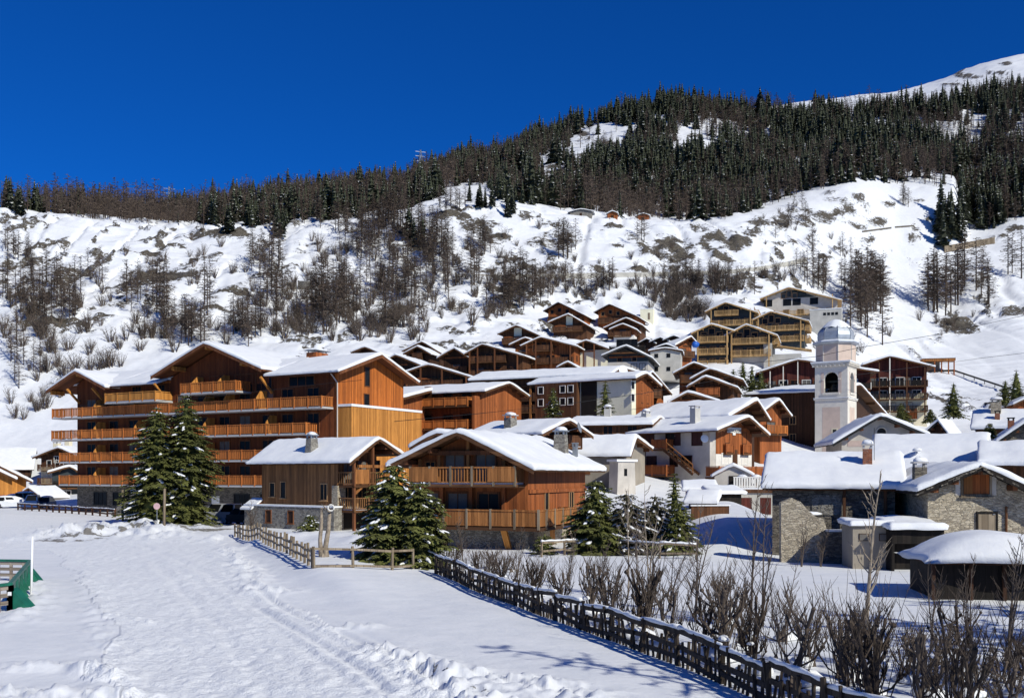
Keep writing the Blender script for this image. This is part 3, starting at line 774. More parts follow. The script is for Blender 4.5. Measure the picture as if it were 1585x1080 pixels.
while d < 735:
    step = 3.6 if d < 520 else 3.9
    u = -160.0
    while u < 1760:
        pr = F / d
        uu = u + rr.uniform(-.5, .5) * step * pr; dd_ = d + rr.uniform(-.5, .5) * step
        u += step * pr * .92
        z = float(height(uu, dd_)); y = HZ - (z - EYE) * F / dd_
        if y > np.interp(uu, [p[0] for p in FB], [p[1] for p in FB]) + 2 - 14 * max(0, float(vnoise(uu / 17, 3.3, 81)) - .45): continue
        # the bare alp on the skyline to the right
        top = np.interp(uu, [1200, 1290, 1400, 1500, 1585, 1700], [120, 172, 160, 142, 124, 112])
        if uu > 1200 and y < top + rr.uniform(-2, 9): continue
        if any(((uu - a) / w) ** 2 + ((y - b) / h_) ** 2 < 1 and rr.random() < pr_ for a, b, w, h_, pr_ in CLEAR): continue
        if uu < 640 and dd_ > 560: continue
        x = (uu - CX) / F * dd_
        nz = float(vnoise(x / 45, dd_ / 45, 77)); lowb = np.interp(uu, [p[0] for p in FB], [p[1] for p in FB]) - y
        pl = .9 if uu < 250 else (.55 if uu < 640 else .40)
        if uu > 1180: pl = .58
        if lowb < 24: pl += .16
        if uu > 1470 and y > 270: pl = .3
        pl += (nz - .5) * 1.3
        if float(vnoise(x / 16, dd_ / 22, 78)) > .70 and rr.random() < .75: continue
        kind = 'larch' if rr.random() < pl else 'spruce'
        h = (rr.uniform(9.5, 17.5) if kind == 'spruce' else rr.uniform(10, 15.5)) * (1.0 if dd_ < 600 else 1.05)
        h *= .72 + .56 * float(vnoise(x / 9, dd_ / 9, 79)); h *= .86 * rr.choice((.6, .85, .95, 1, 1.05, 1.22))
        if uu > 1470 and y > 240: h *= 1.25
        if uu < 640: h *= .92
        forest.append((kind, x, dd_, z - .3, h, uu, y))
    d += step * 1.02
# which of them the eye meets: terrain in front does not hide the crown
def crest(u, d): return None
seen = []
mincol = {}
order = sorted(forest, key=lambda t: t[2])
cut = {'spruce': [], 'larch': []}
bins = {}
for t in order:
    top = t[6] - t[4] * F / t[2]
    b = int(t[5] // 4)
    hid = sum(1 for q in range(b - 1, b + 2) for (yt) in bins.get(q, ()) if yt < top + .35 * (t[6] - top))
    bins.setdefault(b, []).append(top)
    cut[t[0]].append((hid > 3, -t[4] * F / t[2], t))
FZ = [(0, 'on the larch crest at the left edge'), (200, 'on the low wooded crest above the long pale cliff'), (400, 'in the wood above the peak of the big orange building'), (600, 'on the wooded shoulder left of the snowy notch'), (760, 'at the foot of the forest above the outcrops'), (900, 'at the forest foot behind the small hut'), (1080, 'at the forest foot above the rocky cliff'), (1230, 'at the forest foot left of the bare knoll'), (1380, 'in the forest right behind the bare knoll'), (1530, 'in the dark forest beyond the shaded gully')]
single = set()
for kind, room in (('spruce', 255),):
    for hid, _, t in sorted(cut[kind], key=lambda a: (a[0], a[1]))[:room]:
        single.add(t)
        z = min(FZ, key=lambda a: abs(a[0] - t[5]))[1]
        lb = f'dark snow-dusted spruce {z}' if kind == 'spruce' else f'bare brown larch {z}'
        put(kind, (t[1], t[2], t[3]), t[4], label=lb, group=f"{'spruces' if kind == 'spruce' else 'larches'} {z}", wide=rr.uniform(.85, 1.15))
SPRl = [spruce_far(400 + i, 12, 2.5 + .45 * (i % 3), 11, 6, .38 + .22 * (i % 3)) for i in range(6)]
LARl = [larch_far(500 + i, 11, 2.5 + .35 * (i % 3), 34, 6, .22) for i in range(6)]
Vs, Ts, Ms, n0 = [], [], [], 0
for t in forest:
    if t in single: continue
    src = rr.choice(SPRl if t[0] == 'spruce' else LARl)
    s = t[4] / HT[t[0]]; a = rr.uniform(0, 6.3); c_, s_ = math.cos(a), math.sin(a); wd = s * rr.uniform(.85, 1.15)
    v = src[0]; w = np.empty_like(v)
    w[:, 0] = (v[:, 0] * c_ - v[:, 1] * s_) * wd + t[1]; w[:, 1] = (v[:, 0] * s_ + v[:, 1] * c_) * wd + t[2]; w[:, 2] = v[:, 2] * s + t[3]
    Vs.append(w); Ts.append(src[1] + n0); n0 += len(v)
    Ms.append(src[2] if t[0] == 'spruce' else src[2] + 3)
fo = None
def soup(name, label, items, spr, lar):
    Vs, Ts, Ms, n0 = [], [], [], 0
    for kind, x, y, z, h in items:
        src = rr.choice(spr if kind == 'spruce' else lar)
        s = h / HT[kind]; a = rr.uniform(0, 6.3); c_, s_ = math.cos(a), math.sin(a); wd = s * rr.uniform(.85, 1.15)
        v = src[0]; w = np.empty_like(v)
        w[:, 0] = (v[:, 0] * c_ - v[:, 1] * s_) * wd + x; w[:, 1] = (v[:, 0] * s_ + v[:, 1] * c_) * wd + y; w[:, 2] = v[:, 2] * s + z
        Vs.append(w); Ts.append(src[1] + n0); n0 += len(v); Ms.append(src[2] if kind == 'spruce' else src[2] + (5 if kind == 'scrub' else 3))
    o = link(bpy.data.objects.new(name, np_mesh(name, np.concatenate(Vs), np.concatenate(Ts), np.concatenate(Ms), SPR_M + LAR_M + SHR_M)))
    tag(o, label, 'forest', kind='stuff'); return len(Vs)
HT['scrub'] = 3.4
soup('scrub', 'thin grey scrub scattered over the snowy slope', [('scrub', p.x, p.y, p.z, h) for _, p, h, _, _, _ in SHQ[295:]], SPR, SHR)
soup('larch_thicket', 'thin brown thicket of young bare larches scattered over the snowy slope', [('larch', p.x, p.y, p.z, h) for _, p, h, _, _, _ in LARQ[290:]], SPR, LAR)
fo = link(bpy.data.objects.new('forest', np_mesh('forest', np.concatenate(Vs), np.concatenate(Ts), np.concatenate(Ms), SPR_M + LAR_M)))
tag(fo, 'dense mixed wood of spruce and bare larch covering the mountainside', 'forest', kind='stuff')
print('forest', len(forest), 'tris', sum(len(t) for t in Ts), cnt)
# ------------------------------------------------------------------ houses
X3, Y3, Z3 = Vector((1, 0, 0)), Vector((0, 1, 0)), Vector((0, 0, 1))

def snow_slab(parent, o, ax, bx, L0, L1, sL, sR, zp, zL, zR, T, res, seed, name='roof_snow', over=.07, zb=0.0):
    """snow lying on two roof slopes: rounded lumpy slab with uneven edges"""
    o, ax, bx = Vector(o), Vector(ax), Vector(bx)
    nt = int(max(5, min(60, (L1 - L0) / res))); ns = int(max(3, min(24, max(sL, sR) / res)))
    def edge(n, a, b):
        t = np.linspace(0, 1, n + 1); L = b - a; e = min(.28, L * .2)
        x = a + t * L
        return np.concatenate([[a - over, a + e * .12, a + e * .45], x[(x > a + e) & (x < b - e)], [b - e * .45, b - e * .12, b + over]])
    ts = edge(nt, L0, L1)
    ss = np.concatenate([edge(ns, -sL, 0)[:-1], [0.0], edge(ns, 0, sR)[1:]]) if sL > .05 and sR > .05 else (edge(ns, 0, sR) if sR > .05 else edge(ns, -sL, 0))
    TT, SS = np.meshgrid(ts, ss, indexing='ij')
    e = np.minimum(np.minimum(TT - ts[0], ts[-1] - TT), np.minimum(SS - ss[0], ss[-1] - SS))
    prof = np.sqrt(np.clip(1 - (1 - np.clip(e / .26, 0, 1)) ** 2, 0, 1))
    wv = fbm(TT / 1.3 + seed * 3.1, SS / 1.3, 3, seed); w2 = fbm(TT / .45, SS / .45 + seed, 2, seed + 5)
    zr = np.where(SS < 0, zp + (zL - zp) * (-SS / sL if sL > .05 else 0), zp + (zR - zp) * (SS / sR if sR > .05 else 0))
    zr = zr - np.where(np.abs(SS) < .5, .10 * (1 - np.abs(SS) / .5), 0) * (1 if sL > .05 and sR > .05 else 0)
    Z = zr + T * (.55 + .45 * prof) * (1 + .42 * wv + .16 * w2)
    onb = e < 1e-6
    j = .13 * w2 + .09 * wv
    TTo = TT + np.where(TT <= ts[0] + 1e-6, -1, np.where(TT >= ts[-1] - 1e-6, 1, 0)) * np.abs(j)
    SSo = SS + np.where(SS <= ss[0] + 1e-6, -1, np.where(SS >= ss[-1] - 1e-6, 1, 0)) * np.abs(j) * 1.3
    n1, n2 = TT.shape
    mb = MB()
    vs = [o + ax * float(TTo[i, k]) + bx * float(SSo[i, k]) + Z3 * float(Z[i, k]) for i in range(n1) for k in range(n2)]
    fs = [(i*n2+k, (i+1)*n2+k, (i+1)*n2+k+1, i*n2+k+1) for i in range(n1-1) for k in range(n2-1)]
    ring = [(0, k) for k in range(n2)] + [(i, n2-1) for i in range(1, n1)] + [(n1-1, k) for k in range(n2-2, -1, -1)] + [(i, 0) for i in range(n1-2, 0, -1)]
    b = len(vs)
    for (i, k) in ring:
        sag = .05 + .06 * abs(float(w2[i, k]))
        vs.append(o + ax * float(TT[i, k] * .995 + TTo[i, k] * .005) + bx * float(SS[i, k]) + Z3 * float(zr[i, k] - sag - zb))
    m = len(ring)
    for q in range(m):
        i, k = ring[q]; i2, k2 = ring[(q + 1) % m]
        fs.append((i*n2+k, i2*n2+k2, b + (q+1) % m, b + q))
    flip = ax.cross(bx).z < 0
    if flip: fs = [tuple(reversed(f)) for f in fs]
    mb.add(vs, fs)
    return mb.build(name, M['snow'], parent, True)

class House:
    """local frame: x to the right along the front gable, y back along the ridge, z up; origin under the ridge at the front wall"""
    def __init__(s, name, label, cat, loc, al, wl, wr, L, zl, zr, zp, wall, base=None, bh=0.0, upper=None, group=None):
        s.root = empty(name, loc, al); tag(s.root, label, cat, group)
        s.wl, s.wr, s.L, s.zl, s.zr, s.zp = wl, wr, L, zl, zr, zp
        s.seed = rnd.randint(0, 9999)
        s.far = loc[1] > 140
        b0 = bh if base else -2.5
        if base:
            mb = MB(); e = .035
            mb.box(-wl - e, wr + e, -e, L + e, -3.0, bh); mb.build('stone_base' if 'stone' in base else 'lower_wall', M[base], s.root)
        mb = MB(); mb.prism([(-wl, 0, b0), (wr, 0, b0), (wr, 0, zr), (0, 0, zp), (-wl, 0, zl)], (0, L, 0))
        s.wall = mb.build('wall', M[wall], s.root)
    def side(s, side):
        if side == 'front': return Vector((0, 0, 0)), X3, -Y3
        if side == 'left': return Vector((-s.wl, 0, 0)), Y3, -X3
        if side == 'right': return Vector((s.wr, 0, 0)), Y3, X3
        if side == 'back': return Vector((0, s.L, 0)), X3, Y3
    def roof(s, ovl, ovr, ovf, ovb, th=.22, T=.32, res=.6, eave='eave', purlin=True, name='roof'):
        gl = (s.zp - s.zl) / s.wl; gr = (s.zp - s.zr) / s.wr
        sL, sR = s.wl + ovl, s.wr + ovr
        up = .03 + th
        zp, zL, zR = s.zp + up, s.zp + up - gl * sL, s.zp + up - gr * sR
        mb = MB()
        mb.prism([(-sL, -ovf, zL), (0, -ovf, zp), (sR, -ovf, zR), (sR, -ovf, zR - th), (0, -ovf, zp - th), (-sL, -ovf, zL - th)], (0, s.L + ovf + ovb, 0))
        # barge boards along the front verge
        for a, b in (((-sL, zL), (0, zp)), ((0, zp), (sR, zR))):
            mb.prism([(a[0], -ovf - .06, a[1] - th - .14), (b[0], -ovf - .06, b[1] - th - .14), (b[0], -ovf - .06, b[1] - .02), (a[0], -ovf - .06, a[1] - .02)], (0, .055, 0))
        rf = mb.build(name, M[eave], s.root)
        if T: snow_slab(s.root, (0, 0, 0), Y3, X3, -ovf, s.L + ovb, sL, sR, zp, zL, zR, T, res, s.seed)
        if purlin:
            for f in ((-.55, 0, .55) if s.far else (-.92, -.5, 0, .5, .92)):
                x = f * (s.wl if f < 0 else s.wr); z = s.zp - (gl if f < 0 else gr) * abs(x) - .14
                m2 = MB(); m2.box(x - .12, x + .12, -ovf + .12, -.002, z - .15, z + .13); m2.build('purlin', M[eave if s.far else 'frame'], s.root)
        s.ov = (ovl, ovr, ovf, ovb); s.rz = (zp, zL, zR, sL, sR)
    def win(s, side, a, z, w=.9, h=1.2, frame='frame', pane='glass', name='window', sill=False, shut=None, bars=1):
        O, A, N = s.side(side)
        def q(p, n, c): return O + A * p + N * n + Z3 * c
        mb = MB(); f = max(.06, min(.11, w * .1)); dp = .07
        def bx(a0, a1, z0, z1, n0, n1, m): 
            c = q((a0 + a1) / 2, (n0 + n1) / 2, (z0 + z1) / 2); m.obox(c, A * (a1 - a0) / 2, N * (n1 - n0) / 2, Z3 * (z1 - z0) / 2)
        x0, x1, z0, z1 = a - w / 2, a + w / 2, z, z + h
        bx(x0 - f, x0, z0 - f, z1 + f, .002, dp, mb); bx(x1, x1 + f, z0 - f, z1 + f, .002, dp, mb)
        bx(x0, x1, z1, z1 + f, .002, dp, mb); bx(x0, x1, z0 - f, z0, .002, dp, mb)
        for b in range(1, bars + 1):
            xb = x0 + w * b / (bars + 1); bx(xb - .025, xb + .025, z0, z1, .014, dp - .02, mb)
        if sill: bx(x0 - f - .06, x1 + f + .06, z0 - f - .06, z0 - f - .002, .002, dp + .1, mb)
        fo = mb.build(name, M[frame], s.root)
        m2 = MB(); bx(x0 + .001, x1 - .001, z0 + .001, z1 - .001, .004, .013, m2); m2.build('pane', M[pane], fo)
        if shut:
            for sg in (-1, 1):
                m3 = MB(); c = a + sg * (w / 2 + f + w * .27); bx(c - w * .25, c + w * .25, z0 - f, z1 + f, .004, .05, m3); m3.build('shutter', M[shut], s.root)
        return fo
    def door(s, side, a, z, w=.9, h=2.0, mat='frame'):
        O, A, N = s.side(side)
        mb = MB(); c = O + A * a + N * .03 + Z3 * (z + h / 2); mb.obox(c, A * w / 2, N * .028, Z3 * h / 2)
        o = mb.build('door', M[mat], s.root)
        m2 = MB(); m2.obox(O + A * (a + w * .38) + N * .08 + Z3 * (z + 1.0), A * .05, N * .02, Z3 * .02); m2.build('handle', M['metal_grey'], o)
    def balcony(s, side, a0, a1, z, dep=1.3, style='slats', mat='wood_rail', post=2.0, h=1.02, slab='eave', ends=(True, True), floor_snow=False, off=0.0, topmat=None):
        O, A, N = s.side(side)
        O = O + N * off
        def bx(m, p0, p1, n0, n1, z0, z1, mi=0):
            m.obox(O + A * (p0 + p1) / 2 + N * (n0 + n1) / 2 + Z3 * (z0 + z1) / 2, A * (p1 - p0) / 2, N * (n1 - n0) / 2, Z3 * (z1 - z0) / 2, mi)
        mb = MB(); bx(mb, a0, a1, .003, dep, z - .2, z); b = mb.build('balcony', M[slab], s.root)
        if floor_snow:
            m4 = MB(); bx(m4, a0 + .1, a1 - .1, .05, dep - .1, z + .003, z + .12); m4.build('snow', M['snow'], b)
        mr = MB(); t = .05
        runs = [((a0, dep - t), (a1, dep - t), True)]
        if ends[0]: runs.append(((a0 + t, 0.05), (a0 + t, dep - 2 * t), False))
        if ends[1]: runs.append(((a1 - t, 0.05), (a1 - t, dep - 2 * t), False))
        def pt(p, zz): return O + A * p[0] + N * p[1] + Z3 * zz
        for p, q_, main in runs:
            Lr = math.hypot(q_[0] - p[0], q_[1] - p[1])
            mr.bar(pt(p, z + h), pt(q_, z + h), .12, .09, 0)
            mr.bar(pt(p, z + .12), pt(q_, z + .12), .06, .08, 0)
            if style == 'panel':
                mr.bar(pt(p, z + h * .5), pt(q_, z + h * .5), .03, h - .22, 0)
            elif style == 'boards':
                n = max(2, int(Lr / .19)); 
                for i in range(n):
                    u_ = (i + .5) / n; c = pt((p[0] + (q_[0] - p[0]) * u_, p[1] + (q_[1] - p[1]) * u_), z + h * .5 + .02)
                    d = ((q_[0] - p[0]) / Lr, (q_[1] - p[1]) / Lr); dv = A * d[0] + N * d[1]
                    mr.obox(c, dv * (Lr / n * .46), dv.cross(Z3) * .014, Z3 * (h * .5 - .09), 0)
            else:
                n = max(2, int(Lr / (.26 if style == 'slats' else .2)))
                for i in range(n):
                    u_ = (i + .5) / n; c = pt((p[0] + (q_[0] - p[0]) * u_, p[1] + (q_[1] - p[1]) * u_), z + h * .5 + .03)
                    d = ((q_[0] - p[0]) / Lr, (q_[1] - p[1]) / Lr); dv = A * d[0] + N * d[1]
                    mr.obox(c, dv * (.085 if style == 'slats' else .035), dv.cross(Z3) * .02, Z3 * (h * .5 - .08), 0)
            if main:
                k = max(1, int(round(Lr / post)))
                for i in range(k + 1):
                    u_ = i / k; c = (p[0] + (q_[0] - p[0]) * u_, p[1] + (q_[1] - p[1]) * u_)
                    c = (min(max(c[0], a0 + .06), a1 - .06), c[1] + .012)
                    mr.obox(pt(c, z + h * .5 - .02), A * .065, N * .06, Z3 * (h * .5 + .1), 1)
        mr.build('railing', [M[mat], M[topmat or mat]], b)
        return b
    def post(s, x, y, z0, z1, w=.2, mat='frame', name='post'):
        mb = MB(); mb.box(x - w / 2, x + w / 2, y - w / 2, y + w / 2, z0, z1); return mb.build(name, M[mat], s.root)
    def beam(s, p, q, w=.18, h=.22, mat='frame', name='beam'):
        mb = MB(); mb.bar(p, q, w, h); return mb.build(name, M[mat], s.root)
    def chimney(s, x, y, w=.7, h=1.3, mat='stone', d=None, taper=.0, cap='slab', snow=True, z0=None):
        d = d or w
        zp, zL, zR, sL, sR = s.rz
        z = zp + (zL - zp) * (-x / sL) if x < 0 else zp + (zR - zp) * (x / sR)
        if z0 is not None: z = z0
        mb = MB(); k = 1 - taper
        a, b = w / 2, d / 2
        vs = [(x-a,y-b,z-.8),(x+a,y-b,z-.8),(x+a,y+b,z-.8),(x-a,y+b,z-.8),(x-a*k,y-b*k,z+h),(x+a*k,y-b*k,z+h),(x+a*k,y+b*k,z+h),(x-a*k,y+b*k,z+h)]
        mb.add(vs, [(0,3,2,1),(4,5,6,7),(0,1,5,4),(1,2,6,5),(2,3,7,6),(3,0,4,7)])
        c = mb.build('chimney', M[mat], s.root)
        m2 = MB(); a *= k; b *= k
        for sx in (-1, 1):
            for sy in (-1, 1): m2.box(x+sx*a*.8-.05, x+sx*a*.8+.05, y+sy*b*.8-.05, y+sy*b*.8+.05, z+h, z+h+.2)
        m2.box(x-a*1.25, x+a*1.25, y-b*1.25, y+b*1.25, z+h+.2, z+h+.28); m2.build('cap', M[cap], c)
        if snow:
            m3 = MB(); m3.blob((x, y, z+h+.27), a*1.25, b*1.25, .28, 0, int(x*7+y*3) & 255, 10, 6, .05); m3.build('snow_cap', M['snow_lump'], c, True)
        return c

def frame_px(peak, lf, rf, d, al):
    """verge geometry of a gable seen at three image points, its plane turned by al, peak at depth d"""
    c, s_ = math.cos(al), math.sin(al)
    p = P(peak[0], peak[1], d)
    kl, kr = (lf[0] - CX) / F, (rf[0] - CX) / F
    sL = (p.x - kl * d) / (c - kl * s_); sR = (kr * d - p.x) / (c - kr * s_)
    zL = EYE + (HZ - lf[1]) * (d - s_ * sL) / F; zR = EYE + (HZ - rf[1]) * (d + s_ * sR) / F
    return p, sL, sR, zL, zR

def gable(name, label, peak, lf, rf, base, d, al, L, wall, cat='chalet', ovs=.9, ovf=1.2, ovb=.6, T=.22, lower=None, bh=0., eave='eave', res=.8, group=None, purlin=True, sym=False, th=.2):
    """gabled house from the outline of its front verge; base = row of the ground line at depth d"""
    al = R(al)
    p, sL, sR, zL, zR = frame_px(peak, lf, rf, d, al)
    z0 = EYE + (HZ - base) * d / F
    up = th + .03 + T * .8
    zp = p.z - up - z0; gl = (p.z - zL) / sL; gr = (p.z - zR) / sR
    ovs = min(ovs, sL * .3, sR * .3)
    wl, wr = sL - ovs, sR - ovs
    loc = Vector((p.x, d, z0)) + Vector((-math.sin(al), math.cos(al), 0)) * ovf
    h = House(name, label, cat, loc, al, wl, wr, L, zp - gl * wl, zp - gr * wr, zp, wall, lower, bh, group=group)
    h.roof(ovs, ovs, ovf, ovb, th, T, res, eave, purlin)
    h.d = d
    return h

def floors(h, zs, style='slats', rail='wood_rail', dep=1.1, nwin=None, balc=True, inset=.25, frame='frame', wh=1.35, pane='glass', side='front', posts=False, slab='eave', zwin=.15, span=None):
    """rows of windows with a balcony in front of each storey"""
    for i, z in enumerate(zs):
        gl = (h.zp - h.zl) / h.wl; gr = (h.zp - h.zr) / h.wr
        if side == 'front':
            lim = lambda zz, w_, g: w_ if zz <= h.zp - g * w_ else max(0.4, (h.zp - zz) / g)
            a0 = -min(h.wl, lim(z + 1.7, h.wl, gl)) + inset; a1 = min(h.wr, lim(z + 1.7, h.wr, gr)) - inset
            if z + 1.7 > h.zp - .3: continue
        else: a0, a1 = inset, h.L - inset
        if span: a0, a1 = span
        n = nwin or max(1, int((a1 - a0) / 2.5))
        for k in range(n):
            a = a0 + (a1 - a0) * (k + .5) / n
            h.win(side, a, z + zwin, min(1.5, (a1 - a0) / n * .55), wh if balc else 1.0, frame, pane if k % 3 else 'curtain' if (k + i) % 5 == 0 else pane)
        if balc: h.balcony(side, a0 - inset * .6, a1 + inset * .6, z, dep, style, rail, slab=slab)
    if posts and side == 'front':
        for f in (-.92, -.33, .33, .92):
            x = f * (h.wl if f < 0 else h.wr); zt = h.zp - (gl if f < 0 else gr) * abs(x) - .05
            h.post(x, -dep - .12, -1.5, zt, .22)
# ------------------------------------------------------------------ the large orange apartment building
def big_building():
    al = R(61); L = 41.3
    h = House('apartment_building', 'huge orange timber apartment building with four long balcony rows and two front gables', 'building', (-15.5, 110.2, 0), al, 6.0, 6.0, L, 15.55, 15.45, 17.55, 'wood_orange', 'stone_dark', 3.2)
    rt = h.root; zp = 17.82; gl = (17.55 - 15.5) / 6.0; th = .24; zr_ = zp - gl * 7.2
    def slope(y0, y1, sg, run):
        mb = MB(); mb.prism([(0, y0, zp), (sg * run, y0, zp - gl * run), (sg * run, y0, zp - gl * run - th), (0, y0, zp - th)], (0, y1 - y0, 0)); mb.build('roof', M['frame'], rt)
        snow_slab(rt, (0, 0, 0), Y3, X3, y0, y1, run if sg < 0 else 0, run if sg > 0 else 0, zp, zp - gl * run, zp - gl * run, .26, .9, int(y0 * 3 + run) & 63)
    slope(-1.3, L + 1.4, 1, 7.2); slope(-1.3, 8.9, -1, 7.4); slope(25.3, 33.6, -1, 7.6); slope(8.9, 25.3, -1, 5.9); slope(33.6, L + 1.4, -1, 5.9)
    mb = MB()
    for sg in (-1, 1): mb.prism([(sg * 7.3, -1.36, zr_ - th - .2), (0, -1.36, zp - th - .2), (0, -1.36, zp - .03), (sg * 7.3, -1.36, zr_ - .03)], (0, .055, 0))
    mb.build('barge_board', M['frame'], rt); h.rz = (zp, zr_, zr_, 7.3, 7.2)
    mb = MB(); mb.box(-6.05, -6.003, .3, L - .02, 3.22, 15.3); mb.build('facade_shade_boarding', M['wood_orange_dark'], rt)  # overlay boards carry the shade behind the balconies in their colour
    mb = MB(); mb.box(-6.06, -6.003, .02, .3, 3.22, 15.3); mb.build('corner_board', M['wood_orange'], rt)
    h.wl = 6.05
    # cross gables over the facade (ridge along x)
    for ac, hw, foot, peak, xin, nm in ((17.1, 8.5, 16.0, 19.35, 3.0, 'gable'), (38.9, 5.4, 15.1, 17.35, 0.0, 'gable')):
        mb = MB(); g = (peak - foot) / hw; w_ = hw - .9
        xw = -6.07
        mb.prism([(xw, ac - w_, 14.6), (xw, ac + min(w_, L - ac), 14.6), (xw, ac + min(w_, L - ac), peak - .5 - g * min(w_, L - ac)), (xw, ac, peak - .5), (xw, ac - w_, peak - .5 - g * w_)], (5.5, 0, 0))
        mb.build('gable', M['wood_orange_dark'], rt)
        th = .24; x0, x1 = -6 - 2.2, xin
        mb = MB()
        mb.prism([(x0, ac - hw, foot), (x0, ac, peak), (x0, ac + hw, foot), (x0, ac + hw, foot - th), (x0, ac, peak - th), (x0, ac - hw, foot - th)], (x1 - x0, 0, 0))
        for sg in (-1, 1):
            mb.prism([(x0 - .07, ac + sg * hw, foot - th - .2), (x0 - .07, ac, peak - th - .2), (x0 - .07, ac, peak - .03), (x0 - .07, ac + sg * hw, foot - .03)], (.06, 0, 0))
        mb.build('roof', M['frame'], rt)
        snow_slab(rt, (0, ac, 0), X3, -Y3, x0, x1, hw, hw, peak, foot, foot, .26, .9, int(ac))
        for f in ((-.62, .0, .62) if hw > 6 else (0., .9)):
            m2 = MB(); z = peak - g * hw * abs(f) - .5; y = ac + f * hw
            m2.box(x0 + .25, xw - .02, y - .17, y + .17, z - .28, z + .2); m2.build('purlin', M['wood_honey'], rt)
    rails = [(12.7, 43.6), (9.98, 43.7), (7.2, 42.2), (4.42, 42.3)]
    a_r = [.5, 2.6, 6.0, 6.0]
    for i, (zt, a1) in enumerate(rails):
        zf = zt - 1.05
        h.balcony('left', a_r[i], a1, zf, 1.9, 'slats', 'wood_rail', 1.9, 1.05, 'slab', (True, True))
        for k, a in enumerate([38.6, 34.5, 31.0, 27.4, 22.8, 19.5, 16.1, 13.0, 9.6, 6.8, 3.2]):
            if i >= 2 and a < 7: continue
            h.win('left', a, zf + .08, 1.5, 2.05, 'frame', 'glass' if (k + i) % 4 else 'curtain')
        for a in [34.5, 27.4, 16.1] + ([13.0, 8.2] if i == 0 else []) + ([6.8] if i == 1 else []):
            m2 = MB(); y = a + 1.55
            m2.prism([(-6.0, y, zf), (-7.75, y, zf), (-7.75, y, zf + 1.25), (-7.1, y, zf + 2.05), (-6.0, y, zf + 2.05)], (0, .07, 0)); m2.build('divider', M['wood_honey'], rt)
    # upper boxes
    h.balcony('left', 12.1, 20.6, 13.75, 2.4, 'slats', 'wood_rail', 1.8, 1.05, 'slab')
    h.balcony('left', 24.4, 33.0, 13.15, 2.6, 'panel', 'wood_honey', 2.2, 1.0, 'slab', floor_snow=True)
    for a, z, w in ((13.2, 13.8, 2.6), (17.2, 13.8, 2.4), (20.4, 13.8, 1.6), (26.5, 13.2, 1.5), (30.5, 13.2, 1.5), (10.2, 13.8, 2.2)):
        h.win('left', a, z, w, 1.9, 'frame', bars=2)
    for y in (15.3, 19.4):
        m2 = MB(); m2.prism([(-6.03, y, 13.75), (-7.9, y, 13.75), (-7.9, y, 14.9), (-7.0, y, 15.7), (-6.03, y, 15.7)], (0, .07, 0)); m2.build('divider', M['wood_honey'], rt)
    h.win('left', 4.8, 14.15, 3.4, .95, 'frame', bars=2)
    # diagonal struts under the gable feet
    for a in (40.8, 36.2, 25.4, 9.0):
        h.beam((-6.1, a, 13.5), (-7.9, a, 15.1), .2, .25, 'wood_honey', 'brace')
    # end wall
    h.win('front', -.9, 14.3, .8, 2.0, 'frame', bars=0); h.win('front', -1.0, 12.15, .85, 1.2, 'frame', bars=0)
    mb = MB(); mb.box(-6.05, 6.9, -1.9, -.02, -1, 11.7); an = mb.build('annex', M['wood_honey'], rt)
    mb = MB(); mb.box(-6.12, 6.97, -1.97, -.02, 11.7, 11.95); mb.build('snow', M['snow'], an)
    # rain pipe
    mb = MB(); mb.tube([(-7.0, .3, 15.4), (-6.3, .1, 14.6), (-6.12, -.1, 14.2), (-6.12, -.1, 8), (-6.12, -.1, 2)], .07, 6); mb.build('rain_pipe', M['pipe'], rt)
    c = h.chimney(1.0, 8.6, 2.2, 1.1, 'wood_rust', 1.4, cap='metal_grey')
    # ground floor openings under the balconies
    for a in (37, 33.5, 29, 13.5, 9.5): h.win('left', a, .9, 2.2, 1.4, 'iron', 'glass', bars=2)
    h.door('left', 17.5, 0, 1.2, 2.1, 'frame_white')
    return h
big_building()
# sloping stone buttress wall at its foot
mb = MB(); mb.prism([(0, 0, -.5), (6.5, 0, -.5), (6.5, 0, 1.0), (4.6, 0, 3.1), (4.0, 0, 3.1), (0, 0, .2)], (0, .5, 0))
o = mb.build('retaining_wall', M['stone']); p = P(172, 790, 112); o.location = (p.x, p.y, 0); o.rotation_euler = (0, 0, R(-28))
tag(o, 'sloping stone retaining wall under the lowest balcony of the big orange building', 'wall')

# second orange block
h = gable('apartment_building', 'smaller orange boarded block with snowy roof behind the big orange building', (789, 589), (751, 602), (820, 611), 700, 128, 61, 17, 'wood_rust', 'building', .7, .9, 1, .22, res=.9)
h.balcony('left', 1.0, 9.5, 9.3 - 3.6, 1.7, 'panel', 'wood_rail', 1.8, 1.0)
h.balcony('left', 1.0, 9.5, 2.9, 1.7, 'panel', 'wood_rail', 1.8, 1.0)
for a in (2.2, 5, 8, 11): h.win('left', a, 5.8, 1.2, 1.9); h.win('left', a, 3, 1.2, 1.7)
mb = MB(); mb.box(-h.wl - 1.7, -h.wl - .01, 0.05, .4, 0, h.zl - .6); mb.build('wall_panel', M['wood_rust'], h.root)
h = gable('chalet', 'small snowy roofed wing wedged between the two orange blocks', (668, 600), (617, 613), (668, 622), 700, 126, 61, 6, 'wood_rust', 'building', .8, 1, .5, .3)

